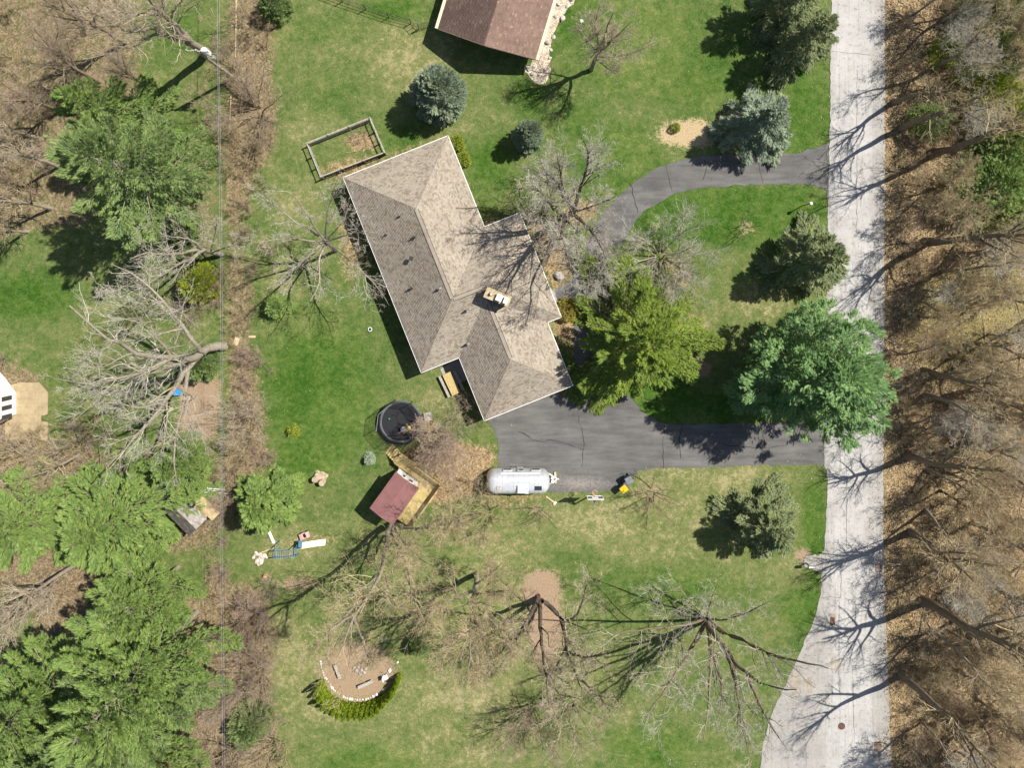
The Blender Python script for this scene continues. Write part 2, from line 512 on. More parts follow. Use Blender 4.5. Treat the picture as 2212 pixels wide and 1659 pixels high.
def stamp(tV, tF, pos, dx, upv, size):
    """Copy the template to every position, its x along dx."""
    X = unit(dx); Z0 = unit(upv)
    Y = unit(np.cross(Z0, X)); Z = np.cross(X, Y)
    V = pos[:, None, :] + size[:, None, None] * (tV[None, :, 0:1] * X[:, None, :] + tV[None, :, 1:2] * Y[:, None, :] + tV[None, :, 2:3] * Z[:, None, :])
    F = tF[None] + (np.arange(len(pos)) * len(tV))[:, None, None]
    return V.reshape(-1, 3), F.reshape(-1, tF.shape[1])

def tmpl_needles(n=10, w=0.11, spread=60, lift=0.10):
    # slender pointed blades, one triangle each, fanned out along +x
    V, F = [], []
    for i in range(n):
        u = i / (n - 1); s = -1 if i % 2 else 1
        a = math.radians(spread * s * (1 - 0.6 * u)) if i < n - 1 else 0.0
        L = 0.60 * (1 - 0.35 * u)
        d = np.array([math.cos(a), math.sin(a), lift * (-1) ** (i // 2)]); sd = np.array([-math.sin(a), math.cos(a), 0.3 * s])
        p = np.array([0.62 * u, 0, 0.0]); b = len(V)
        V += [p - sd * w * 0.5, p + sd * w * 0.5, p + d * L]; F.append((b, b + 1, b + 2))
    return np.array(V), np.array(F)

TPL = {'fine': tmpl_needles(7, 0.11, 34, 0.14), 'needle': tmpl_needles(10, 0.12, 42), 'fan': tmpl_needles(11, 0.15, 75, 0.2), 'spray': tmpl_spray(8, 0.15, 52), 'wide': tmpl_spray(6, 0.22, 48), 'puff': tmpl_puff(11, 0.17), 'soft': tmpl_puff(8, 0.24, 4)}

def make_conifer(name, seed, h, r, bark, leaf, style='spruce', nbr=110, dens=11.0, size=0.42, tpl='spray', low=0.08, gap=0.0, lean=(0, 0), trunk_r=None, side_k=0.34, out_k=0.8):
    rng = np.random.default_rng(seed)
    tr = trunk_r or h * 0.016
    K = 8
    tz = np.linspace(-0.1, h * 0.97, K)
    T = np.stack([lean[0] * np.maximum(tz / h, 0) ** 1.5 + 0.05 * rng.normal(size=K) * (tz > 0.5), lean[1] * np.maximum(tz / h, 0) ** 1.5 + 0.05 * rng.normal(size=K) * (tz > 0.5), tz], -1)[None]
    TR = np.maximum(tr * np.linspace(1.15, 0.08, K), 0.015)[None]
    # branches
    u = np.sort(low + (1 - low) * (np.arange(nbr) + rng.uniform(0, 1, nbr)) / nbr)
    u = np.clip(u, 0, 0.985)
    az = np.arange(nbr) * 2.39996 + rng.normal(size=nbr) * 0.35
    if style == 'spruce':
        prof = np.minimum(1.0, 0.55 + 3.2 * u) * (1 - u) ** 0.8 * 1.15 + 0.04
        el = np.radians(-14 + 62 * u ** 2)
    elif style == 'dome':
        prof = np.sqrt(np.maximum(1 - (u * 0.99) ** 2, 0.01)) * np.minimum(1, 0.8 + u)
        el = np.radians(-4 + 75 * u ** 2)
    elif style == 'bough':
        prof = np.interp(u, [0, 0.2, 0.45, 0.7, 0.9, 1], [0.6, 0.95, 1.0, 0.78, 0.42, 0.14]) * rng.uniform(0.7, 1.12, nbr)
        el = np.radians(0 + 44 * u)
    else:  # pine: irregular open layers
        prof = np.interp(u, [0, 0.2, 0.45, 0.7, 0.9, 1], [0.55, 0.95, 1.0, 0.75, 0.4, 0.14]) * rng.uniform(0.68, 1.12, nbr)
        el = np.radians(2 + 42 * u)
    if style != 'dome': prof = prof * (1 + 0.16 * np.sin(az * 3 + seed) + rng.normal(size=nbr) * 0.07)
    L = r * np.maximum(prof, 0.05)
    start, _ = interp(np.repeat(T, nbr, 0), u)
    KB = 6
    B = np.empty((nbr, KB, 3)); B[:, 0] = start
    d = np.stack([np.cos(az) * np.cos(el), np.sin(az) * np.cos(el), np.sin(el)], -1)
    for k in range(1, KB):
        dr = 0.06 if k > 2 else -0.04
        d = unit(d + rng.normal(size=d.shape) * 0.05 + np.array([0, 0, dr]))
        B[:, k] = B[:, k - 1] + d * (L / (KB - 1))[:, None]
    BR = np.maximum((tr * 0.28 * (1 - 0.7 * u))[:, None] * np.linspace(1, 0.2, KB)[None], 0.012)
    # sprays along the branches and their side twigs
    cnt = np.maximum(4, (L * dens).astype(int))
    idx = np.repeat(np.arange(nbr), cnt)
    n = len(idx)
    t = np.clip(1 - np.abs(rng.normal(size=n)) * 0.40, 0.12, 1.0)
    p, bd = interp(B[idx], t)
    hor = unit(np.cross(np.array([0, 0, 1.0]), bd))
    side = rng.choice([-1.0, 1.0], n)
    reach = (0.10 + side_k * L[idx] * (1 - t) ** 0.75 + 0.04 * L[idx]) * rng.uniform(0.05, 1.0, n)
    reach = np.minimum(reach, 1.7)
    if style == 'pine':      # tufts gather in rounded clumps, dark gaps between
        key = (idx * 7 + np.floor(t * 5.99).astype(int)) * 2 + (side > 0)
        uk, inv = np.unique(key, return_inverse=True)
        cr = rng.uniform(0.1, 1.0, len(uk)); ct = rng.normal(size=(len(uk), 3)) * 0.12
        reach = (0.10 + 0.40 * L[idx] * (1 - t) ** 0.75 + 0.07 * L[idx]) * cr[inv]
        jit = rng.normal(size=(n, 3)) * 0.21 + ct[inv]
        tq = (np.floor(t * 5.99) + 0.5) / 6
        p, bd = interp(B[idx], np.clip(tq, 0.05, 1)); p = p + jit
        hor = unit(np.cross(np.array([0, 0, 1.0]), bd))
    p = p + hor * (side * reach)[:, None] + np.array([0, 0, 1.0]) * rng.normal(size=n)[:, None] * (0.10 if style != 'pine' else 0.2) - bd * (reach * 0.15)[:, None]
    if style == 'spruce': p[:, 2] -= reach * 0.25
    dx = unit(bd + hor * (side * (0.25 + out_k * reach / (0.3 + reach)))[:, None] + rng.normal(size=(n, 3)) * 0.22)
    if style == 'dome':
        dx = unit(dx + np.array([0, 0, 0.4]))
    upv = unit(np.array([0, 0, 1.0]) + rng.normal(size=(n, 3)) * 0.3)
    if gap > 0:  # leave some branches thin so that sky and ground show through
        thin = rng.uniform(size=nbr) < gap
        keep = ~(thin[idx] & (rng.uniform(size=n) < 0.75))
        p, dx, upv = p[keep], dx[keep], upv[keep]
    sz = size * rng.uniform(0.65, 1.25, len(p))
    p[:, 2] = np.maximum(p[:, 2], 0.1)
    V2, F2 = stamp(*TPL[tpl], p, dx, upv, sz)
    lead = T[0, -1][None] + np.array([[0, 0, 0.0], [0, 0, 0.25]])
    lv, lf = stamp(*TPL[tpl], lead, np.array([[0.1, 0, 1.0], [0, 0.1, 1.0]]), np.array([[1.0, 0, 0], [0, 1.0, 0]]), np.array([size * 1.2] * 2))
    V, F = merge([tubes(T, TR, 8), tubes(B, BR, 4)])
    VV, FF = merge([(V2, F2), (lv, lf)])
    return np_mesh(name + '_trunk', V, F, bark, True), np_mesh(name + '_crown', VV, FF, leaf)

def make_clump(name, seed, h, r, bark, leaf, shape='cone', n=900, size=0.2, tpl='spray'):
    """Clipped or columnar evergreen: stem and a closed crown of sprays."""
    rng = np.random.default_rng(seed)
    t = rng.uniform(0, 1, n) ** (0.8 if shape == 'ball' else 1.15)
    a = rng.uniform(0, 2 * np.pi, n)
    if shape == 'cone': pr = np.interp(t, [0, 0.15, 0.45, 0.8, 1], [0.8, 1, 0.9, 0.5, 0.03])
    elif shape == 'ball': pr = np.sqrt(np.maximum(0, 1 - (2 * t - 0.9) ** 2 / 1.21))
    else: pr = np.interp(t, [0, 0.3, 0.7, 1], [0.7, 1, 0.8, 0.25])
    lump = 1 + (0.05 if shape == 'cone' else 0.13) * np.sin(a * 3 + seed + t * 5) + (0.04 if shape == 'cone' else 0.09) * np.sin(a * 7 + seed * 2 + t * 9)
    if shape == 'loose': lump *= rng.uniform(0.6, 1.25, n)
    rad = r * pr * lump * rng.uniform(0.86 if shape == 'cone' else 0.72, 1.0, n)
    p = np.stack([np.cos(a) * rad, np.sin(a) * rad, t * h * 0.96 + 0.04], -1)
    out = np.stack([np.cos(a), np.sin(a), np.full(n, 0.9 if shape == 'cone' else 0.3) + (t - 0.5) * (2.2 if shape != 'cone' else 0.6)], -1)
    nrm = unit(np.stack([np.cos(a), np.sin(a), np.full(n, 0.75)], -1) + rng.normal(size=(n, 3)) * 0.35)
    dx = unit(out * 0.5 + np.array([0, 0, 0.8]) + rng.normal(size=(n, 3)) * 0.35)
    if shape != 'cone':
        dx = unit(out + rng.normal(size=(n, 3)) * 0.5); nrm = unit(out + np.array([0, 0, 1.0]) + rng.normal(size=(n, 3)) * 0.4)
    upv = nrm
    V2, F2 = stamp(*TPL[tpl], p, dx, upv, size * rng.uniform(0.7, 1.3, n))
    T = np.array([[[0, 0, -0.05], [0.01, 0, h * 0.45], [0, 0.01, h * 0.9]]])
    V, F = tubes(T, np.array([[max(r * 0.09, 0.02), max(r * 0.06, 0.015), 0.01]]), 6)
    return np_mesh(name + '_stem', V, [F], bark, True), np_mesh(name + '_crown', V2, [F2], leaf)

def make_twiggy(name, seed, h, r, bark, twig, stems=9, nb=7, nt=6, ntt=3, tw=0.012, base=0.25):
    """Leafless shrub: several stems from one root, branching into twigs."""
    rng = np.random.default_rng(seed)
    K = 7
    T = np.zeros((stems, K, 3)); R = np.zeros((stems, K))
    for s in range(stems):
        a = 2 * math.pi * (s + rng.uniform(-.4, .4)) / stems
        sp = rng.uniform(0.15, 1.0) * r / h * 1.2
        d = unit(np.array([math.cos(a) * sp, math.sin(a) * sp, 0.8]))
        p = np.array([math.cos(a) * base * 0.5, math.sin(a) * base * 0.5, -0.05])
        for k in range(K):
            T[s, k] = p; d = unit(d + rng.normal(size=3) * 0.12); p = p + d * h * rng.uniform(0.85, 1.1) / (K - 1)
        R[s] = max(0.022, h * 0.011) * np.linspace(1, 0.3, K)
    b1, r1 = grow(T, R, nb, (0.2, 1), (22, 60), (0.3, 0.6), 5, 0.16, 0.2, 0.6, rng, 0.4, tw)
    b2, r2 = grow(b1, r1, nt, (0.1, 1), (25, 60), (0.35, 0.7), 4, 0.18, 0.12, 0.7, rng, 0.5, tw * 0.85)
    small = [tubes(b1, r1, 3), tubes(b2, r2, 3)]
    if ntt:
        b3, r3 = grow(b2, r2, ntt, (0.2, 1), (25, 60), (0.4, 0.8), 2, 0.16, 0.1, 0.8, rng, 0.6, tw * 0.7)
        small.append(tubes(b3, r3, 3))
    V, F = tubes(T, R, 5); V2, F2 = merge(small)
    return np_mesh(name + '_stems', V, [F], bark, True), np_mesh(name + '_twigs', V2, F2, twig, True)

# ------------------------------------------------------------------ the ground and what it is made of
GS = 0.42
fx = np.arange(-60, 62.01, GS); fy = np.arange(-56, 36.01, GS)
def axis(f):
    lo = f[0] - np.array([700, 400, 220, 120, 60, 30, 15, 7, 3, 1.0]); hi = f[-1] + np.array([1, 3, 7, 15, 30, 60, 120, 220, 400, 700.0])
    return np.concatenate([lo, f, hi])
gx, gy = axis(fx), axis(fy)
GX, GY = np.meshgrid(gx, gy)
GPX, GPY = GX * SC + NX, NY - GY * SC      # photograph pixels of every ground vertex
grng = np.random.default_rng(5)

def in_poly(px, py, poly):
    r = np.zeros(px.shape, bool); n = len(poly)
    for i in range(n):
        x0, y0 = poly[i]; x1, y1 = poly[(i + 1) % n]
        if y0 == y1: continue
        c = ((y0 > py) != (y1 > py)) & (px < (x1 - x0) * (py - y0) / (y1 - y0) + x0)
        r ^= c
    return r

def blur(a, k):
    for _ in range(2):
        for ax in (0, 1):
            b = np.zeros_like(a)
            for d in range(-k, k + 1): b += np.roll(a, d, ax)
            a = b / (2 * k + 1)
    return a

def blobs(lst):
    out = np.zeros(GPX.shape)
    for x, y, rx, ry, v in lst:
        out = np.maximum(out, v * np.exp(-(((GPX - x) / rx) ** 2 + ((GPY - y) / ry) ** 2) ** 1.5))
    return out

def polys(lst, k):
    out = np.zeros(GPX.shape)
    for pts, v in lst: out = np.maximum(out, v * in_poly(GPX, GPY, pts))
    return blur(out, k)

litter = polys([
    ([(1900, -3000), (1900, 4000), (9000, 4000), (9000, -3000)], 1.0),
    ([(500, -3000), (590, -3000), (598, 150), (612, 300), (545, 420), (520, 520), (560, 640), (545, 720), (575, 860), (592, 1000), (545, 1060), (490, 1120), (470, 1240), (590, 1260), (600, 1500), (610, 1700), (600, 4000), (430, 4000), (430, 1250), (470, 1130), (480, 900), (485, 600), (470, 300)], 0.68),
    ([(-4000, -3000), (350, -3000), (350, 60), (300, 250), (200, 500), (30, 520), (-4000, 500)], 0.60),
    ([(-4000, 1180), (200, 1180), (440, 1300), (470, 1700), (470, 4000), (-4000, 4000)], 0.75),
    ([(-4000, 700), (20, 760), (100, 800), (110, 960), (300, 960), (460, 1010), (470, 1130), (430, 1200), (200, 1200), (-4000, 1200)], 0.7),
    ([(960, 955), (1075, 960), (1075, 1010), (1045, 1020), (1040, 1065), (930, 1100), (900, 1060), (925, 1000)], 0.95),
    ([(650, 375), (700, 350), (830, 330), (985, 285), (1000, 300), (980, 310), (740, 395)], 0.8),
    ([(1040, 480), (1130, 450), (1200, 480), (1250, 540), (1230, 640), (1190, 640), (1120, 470), (1050, 500)], 0.8),
], 2)
litter = np.maximum(litter, blobs([(780, 305, 45, 25, 0.75), (1060, 500, 25, 30, 0.9), (1255, 455, 50, 35, 0.7), (760, 520, 40, 120, 0.6), (1230, 690, 50, 80, 0.7),
    (900, 990, 60, 40, 0.65), (1100, 1080, 120, 30, 0.5), (925, 925, 30, 25, 0.6), (700, 1165, 60, 18, 0.5), (650, 1255, 60, 25, 0.5), (1450, 590, 70, 50, 0.55), (1430, 720, 150, 120, 0.5)]))
green_left = polys([([(-900, 520), (60, 560), (200, 590), (330, 590), (430, 640), (470, 740), (400, 800), (120, 790), (30, 760), (-900, 700)], 1.0),
                    ([(300, -900), (460, -900), (465, 60), (440, 200), (450, 260), (390, 330), (340, 200), (310, 80)], 0.75),
                    ([(-400, 1260), (60, 1300), (80, 1420), (-400, 1440)], 1.0)], 4)
litter = litter * (1 - 0.9 * green_left)
litter = np.maximum(litter, polys([([(360, 120), (480, 120), (500, 520), (440, 640), (330, 560), (400, 330)], 0.52), ([(590, -60), (625, -60), (640, 300), (600, 560), (575, 560), (590, 300)], 0.5), ([(590, 1230), (640, 1240), (650, 1700), (590, 1700)], 0.45)], 4))
soil = np.maximum(polys([([(388, 815), (470, 800), (478, 930), (440, 960), (390, 940)], 1.0)], 2),
    blobs([(772, 1452, 90, 72, 1.0), (1178, 1345, 42, 112, 1.0), (1170, 1270, 48, 45, 1.0), (640, 1262, 60, 14, 0.7), (1518, 798, 20, 20, 1.0), (1410, 1060, 50, 40, 0.5), (1160, 1100, 45, 28, 0.45), (1735, 1200, 22, 18, 0.8), (690, 1170, 40, 10, 0.5)]))
soil = np.where(in_poly(GPX, GPY, [(600, 1545), (950, 1545), (950, 1700), (600, 1700)]), soil * 0.0, soil)
straw = blobs([(1490, 288, 78, 34, 1.0), (1590, 275, 45, 55, 0.9), (1612, 492, 26, 20, 0.5), (1645, 655, 70, 40, 0.35)])
dry = blobs([(1000, 1610, 420, 80, 0.45), (1250, 1420, 330, 160, 0.30), (830, 1250, 160, 160, 0.30), (1520, 1150, 220, 130, 0.35), (900, 130, 130, 90, 0.55), (730, 110, 90, 80, 0.35), (980, 280, 60, 30, 0.45), (1340, 310, 80, 60, 0.4), (1400, 110, 110, 120, 0.35), (1560, 1030, 190, 30, 0.7), (1270, 1130, 180, 60, 0.6),
    (1060, 1180, 120, 60, 0.6), (1430, 1180, 160, 50, 0.5), (1600, 1230, 180, 45, 0.45), (1000, 1500, 170, 60, 0.75), (730, 1500, 140, 90, 0.6), (960, 1640, 260, 60, 0.5), (640, 1180, 70, 40, 0.6), (800, 1190, 60, 60, 0.45),
    (640, 430, 60, 60, 0.7), (690, 270, 70, 30, 0.4), (600, 640, 40, 80, 0.5), (700, 700, 60, 60, 0.35), (740, 900, 70, 60, 0.3), (620, 1420, 40, 120, 0.7), (250, 700, 200, 80, 0.25), (1630, 640, 90, 40, 0.55), (1530, 690, 30, 60, 0.4),
    (930, 800, 60, 40, 0.4), (960, 860, 50, 40, 0.5), (1650, 300, 60, 60, 0.3), (1110, 1330, 60, 120, 0.55), (860, 1330, 150, 120, 0.5), (1240, 1560, 200, 60, 0.3), (620, 60, 80, 80, 0.3), (690, 1030, 90, 60, 0.25)])
lush = blobs([(690, 850, 140, 200, 0.8), (1560, 470, 260, 70, 0.85), (1300, 60, 200, 90, 0.6), (1500, 150, 200, 120, 0.55), (1330, 330, 130, 90, 0.6), (1740, 250, 70, 120, 0.8), (1450, 1270, 200, 70, 0.5), (700, 200, 90, 90, 0.35), (1420, 860, 120, 60, 0.9), (680, 820, 90, 130, 1.0), (660, 990, 90, 60, 0.9), (1440, 60, 130, 90, 0.5), (1330, 150, 70, 70, 0.6), (1650, 440, 160, 40, 1.0), (1450, 450, 60, 50, 0.9), (1060, 350, 60, 60, 0.8), (1260, 260, 60, 80, 0.5), (1400, 880, 60, 30, 1.0), (1750, 250, 45, 80, 0.8),
    (1760, 1150, 30, 150, 0.9), (1480, 1270, 110, 40, 0.7), (800, 1650, 160, 60, 0.6), (1400, 1620, 130, 60, 0.7), (1560, 880, 80, 40, 1.0), (700, 60, 120, 40, 0.4), (870, 300, 60, 40, 0.5), (1140, 210, 40, 60, 0.6), (1270, 390, 40, 60, 0.7), (380, 60, 50, 60, 0.8), (430, 270, 40, 60, 0.6), (850, 20, 80, 30, 0.8), (60, 640, 120, 60, 0.8), (1750, 1320, 60, 60, 0.8)])
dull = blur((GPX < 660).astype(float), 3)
woods = (GPX > 1900).astype(float)
olive = blobs([(2060, 700, 130, 130, 0.9), (2200, 640, 120, 120, 0.9), (2190, 130, 60, 200, 0.5), (2180, 460, 70, 70, 0.4), (2000, 1000, 60, 60, 0.3)]) * woods

NV = GX.size
gv = np.stack([GX.ravel(), GY.ravel(), np.zeros(NV)], -1)
nxv, nyv = len(gx), len(gy)
ii = (np.arange(nyv - 1)[:, None] * nxv + np.arange(nxv - 1)[None, :]).ravel()
gq = np.stack([ii, ii + 1, ii + nxv + 1, ii + nxv], -1)

t = NT('ground_cover')
P = t.coord('World')
n_big = t.noise(P, 0.11, 3, 0.5)
n_mid = t.noise(P, 0.55, 4, 0.6)
n_pat = t.noise(P, 1.7, 5, 0.62, 0.4)
n_fin = t.noise(P, 6.5, 5, 0.75)
n_gr = t.noise(P, 15.0, 4, 0.85)
v_clump = t.vor(P, 5.0, 'Color')
sepc = t.n('ShaderNodeSeparateColor'); t.set(sepc.inputs[0], v_clump)
v1 = sepc.outputs[0]; v2 = sepc.outputs[1]
A = {k: t.attr(k) for k in ('litter', 'soil', 'straw', 'dry', 'lush', 'olive', 'dull')}
dryness = t.math('ADD', t.math('MULTIPLY', n_mid, 0.85), t.math('MULTIPLY', n_pat, 0.95)); dryness = t.math('SUBTRACT', dryness, 0.17)
dryness = t.math('ADD', dryness, t.math('MULTIPLY', A['dry'], 0.42))
dryness = t.math('SUBTRACT', dryness, t.math('MULTIPLY', A['lush'], 0.30))
dryness = t.math('ADD', dryness, t.math('MULTIPLY', t.math('SUBTRACT', n_big, 0.5), 0.5))
dryness = t.math('ADD', dryness, t.math('MULTIPLY', t.math('SUBTRACT', n_fin, 0.5), 0.75))
dryness = t.math('ADD', dryness, t.math('MULTIPLY', t.math('SUBTRACT', v1, 0.5), 0.22))
edge0 = t.step(t.math('ADD', A['lush'], t.math('MULTIPLY', t.math('SUBTRACT', n_pat, 0.5), 0.9)), 0.15, 0.85)
grass = t.ramp(t.math('SUBTRACT', dryness, 0.22), [(0.06, (0.036, 0.084, 0.013)), (0.30, (0.073, 0.122, 0.028)), (0.54, (0.120, 0.155, 0.047)), (0.78, (0.188, 0.194, 0.078)), (1.0, (0.32, 0.285, 0.15))])
gmul = t.ramp(n_gr, [(0.28, (0.50, 0.50, 0.50)), (0.5, (1.0, 1.0, 1.0)), (0.74, (1.6, 1.55, 1.45))])
grass = t.mix(t.math('MULTIPLY', edge0, 0.8), grass, t.mix(1.0, grass, (0.86, 1.02, 0.66), 'MULTIPLY'))
grass = t.mix(1.0, grass, gmul, 'MULTIPLY')
leaf_c = t.ramp(t.vor(P, 7.0, 'Color'), [(0.15, (0.17, 0.122, 0.07)), (0.4, (0.275, 0.205, 0.115)), (0.62, (0.35, 0.265, 0.15)), (0.85, (0.44, 0.35, 0.215))])
leaf_c = t.mix(1.0, leaf_c, t.ramp(n_pat, [(0.3, (0.72, 0.68, 0.66)), (0.7, (1.12, 1.1, 1.05))]), 'MULTIPLY')
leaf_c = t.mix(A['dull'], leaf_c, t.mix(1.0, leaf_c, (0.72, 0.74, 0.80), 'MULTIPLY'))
leaf_c = t.mix(1.0, leaf_c, gmul, 'MULTIPLY')
olive_c = t.mix(1.0, t.ramp(n_fin, [(0.3, (0.16, 0.14, 0.05)), (0.7, (0.34, 0.29, 0.13))]), gmul, 'MULTIPLY')
soil_c = t.mix(1.0, t.ramp(n_fin, [(0.3, (0.24, 0.165, 0.105)), (0.7, (0.40, 0.295, 0.20))]), gmul, 'MULTIPLY')
straw_c = t.mix(1.0, t.ramp(n_fin, [(0.3, (0.33, 0.24, 0.13)), (0.7, (0.55, 0.44, 0.27))]), gmul, 'MULTIPLY')
def edge(a, amt=0.55, lo=0.38, hi=0.62):
    e = t.math('ADD', a, t.math('MULTIPLY', t.math('SUBTRACT', n_pat, 0.5), amt))
    e = t.math('ADD', e, t.math('MULTIPLY', t.math('SUBTRACT', n_fin, 0.5), amt))
    return t.step(e, lo, hi)
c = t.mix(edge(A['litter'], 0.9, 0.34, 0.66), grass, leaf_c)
c = t.mix(edge(A['olive'], 0.8), c, olive_c)
c = t.mix(edge(A['soil'], 1.1, 0.28, 0.72), c, soil_c)
c = t.mix(edge(A['straw'], 1.2, 0.30, 0.75), c, straw_c)
t.bump(t.math('ADD', t.math('MULTIPLY', n_gr, 0.6), n_fin), 0.9, 0.09)
GROUND = t.done(c, 0.95, 0, 0.1)

gm = np_mesh('ground', gv, [gq], GROUND)
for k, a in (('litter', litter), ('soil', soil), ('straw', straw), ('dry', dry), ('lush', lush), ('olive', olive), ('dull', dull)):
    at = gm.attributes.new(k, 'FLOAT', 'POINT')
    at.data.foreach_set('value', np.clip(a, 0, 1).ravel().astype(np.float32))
put('ground', gm, None, 'lawn, bare soil and leaf litter around the house', 'structure')

# paved surfaces -----------------------------------------------------
t = NT('asphalt')
P = t.coord('World')
a1 = t.noise(P, 0.35, 4, 0.6); a2 = t.noise(P, 3.0, 5, 0.7); a3 = t.noise(P, 22.0, 4, 0.8)
a4 = t.noise(t.coord('World', scale=(0.18, 1.1, 1)), 1.3, 4, 0.6)
c = t.ramp(a1, [(0.3, (0.098, 0.094, 0.091)), (0.7, (0.138, 0.133, 0.128))])
c = t.mix(1.0, c, t.ramp(a4, [(0.3, (0.72, 0.72, 0.73)), (0.5, (1, 1, 1)), (0.72, (1.32, 1.29, 1.25))]), 'MULTIPLY')
c = t.mix(1.0, c, t.ramp(a3, [(0.3, (0.72, 0.72, 0.72)), (0.7, (1.3, 1.3, 1.28))]), 'MULTIPLY')
# pale dusty patch at the parking end
sx = t.n('ShaderNodeSeparateXYZ'); t.set(sx.inputs[0], P)
dx_ = t.math('MULTIPLY', t.math('SUBTRACT', sx.outputs[0], (1255 - NX) / SC), 0.17)
dy_ = t.math('MULTIPLY', t.math('SUBTRACT', sx.outputs[1], (NY - 1045) / SC), 0.52)
dd = t.math('SQRT', t.math('ADD', t.math('MULTIPLY', dx_, dx_), t.math('MULTIPLY', dy_, dy_)))
dust = t.step(t.math('ADD', t.math('SUBTRACT', 1.0, dd), t.math('MULTIPLY', t.math('SUBTRACT', a2, 0.5), 1.6)), 0.35, 1.1)
c = t.mix(t.math('MULTIPLY', dust, 0.75), c, (0.27, 0.24, 0.21))
oil = t.step(t.noise(P, 0.8, 5, 0.7, 0.6), 0.62, 0.74)
c = t.mix(t.math('MULTIPLY', oil, 0.45), c, (0.055, 0.053, 0.052))
c = t.mix(t.math('MULTIPLY', t.step(a2, 0.58, 0.75), 0.35), c, (0.20, 0.185, 0.165))
t.bump(a3, 0.5, 0.01)
ASPHALT = t.done(c, 0.9, 0, 0.25)

t = NT('pale_concrete')
P = t.coord('World')
s1 = t.noise(t.coord('World', scale=(1.6, 0.06, 1)), 2.2, 5, 0.65, 0.3)
s2 = t.noise(P, 0.45, 4, 0.6); s3 = t.noise(P, 2.4, 6, 0.75); s4 = t.noise(P, 16, 4, 0.8)
c = t.ramp(s2, [(0.3, (0.36, 0.345, 0.325)), (0.7, (0.465, 0.45, 0.425))])
c = t.mix(1.0, c, t.ramp(s1, [(0.30, (0.74, 0.73, 0.72)), (0.46, (1, 1, 1))]), 'MULTIPLY')
c = t.mix(1.0, c, t.ramp(s3, [(0.30, (0.62, 0.60, 0.58)), (0.47, (1.0, 1.0, 1.0)), (0.7, (1.05, 1.05, 1.05))]), 'MULTIPLY')
c = t.mix(1.0, c, t.ramp(s4, [(0.3, (0.86, 0.86, 0.86)), (0.7, (1.07, 1.07, 1.07))]), 'MULTIPLY')
sx = t.n('ShaderNodeSeparateXYZ'); t.set(sx.inputs[0], P)
worn = t.step(t.math('ADD', t.math('ABSOLUTE', t.math('SUBTRACT', sx.outputs[0], (1838 - NX) / SC)), t.math('MULTIPLY', t.math('SUBTRACT', t.noise(t.coord('World', scale=(1, .2, 1)), 0.8, 5, .7), .5), 4.2)), 1.3, 3.1)
c = t.mix(t.math('MULTIPLY', worn, 0.55), c, t.mix(1.0, c, (0.62, 0.60, 0.56), 'MULTIPLY'))
t.bump(s4, 0.3, 0.01)
CONCRETE = t.done(c, 0.85, 0, 0.25)
M['slab'] = mat_plain('old_concrete_slab', (0.33, 0.31, 0.27), 0.2, 5, 0.9, 0, 0.2)
M['crack'] = mat_plain('crack_filler', (0.035, 0.033, 0.032), 0.2, 8, 0.8, 0, 0.1)
M['crack_pale'] = mat_plain('worn_concrete_joint', (0.14, 0.13, 0.12), 0.3, 8, 0.9, 0, 0.1)
M['stain'] = mat_plain('earth_washed_on_road', (0.20, 0.165, 0.12), 0.4, 3, 0.95, 0, 0.1)

def ragged(pts, amp=0.05, seed=3, step=0.35):
    """Pixel outline -> metres, edge slightly uneven like a laid edge."""
    rng = np.random.default_rng(seed); out = []
    Q = [PX(*p)[:2] for p in pts]
    for i in range(len(Q)):
        a, b = Q[i], Q[(i + 1) % len(Q)]
        n = max(1, int(np.linalg.norm(b - a) / step)) if np.linalg.norm(b - a) < 40 else 1
        for k in range(n): out.append(a + (b - a) * k / n + rng.normal(size=2) * amp)
    return out

def sheet(name, pts, mat, z, label, parent=None, amp=0.05, seed=3, z0=-0.12):
    mb = MB().prism(ragged(pts, amp, seed), z0, z)
    return mb.build(name, mat, parent, label=label, kind='structure')

road_l = [(1797, -1500), (1796, -200), (1796, 0), (1794, 150), (1792, 300), (1789, 420), (1786, 600), (1783, 800), (1780, 900), (1780, 1005), (1787, 1020), (1785, 1100), (1782, 1160), (1776, 1240), (1769, 1300), (1756, 1345), (1740, 1380), (1720, 1428), (1697, 1478), (1672, 1530), (1656, 1580), (1645, 1630), (1641, 1690), (1640, 1800), (1660, 1960), (1700, 2100)]
road_r = [(2200, 2300), (2060, 1990), (1945, 1800), (1927, 1690), (1923, 1600), (1918, 1450), (1912, 1320), (1908, 1160), (1908, 1000), (1910, 600), (1911, 300), (1911, 0), (1911, -200), (1911, -1500)]
road = sheet('road', smooth_poly(road_l, 3, False) + smooth_poly(road_r, 3, False), CONCRETE, 0.035, 'pale worn concrete road with dark streaks', amp=0.04)

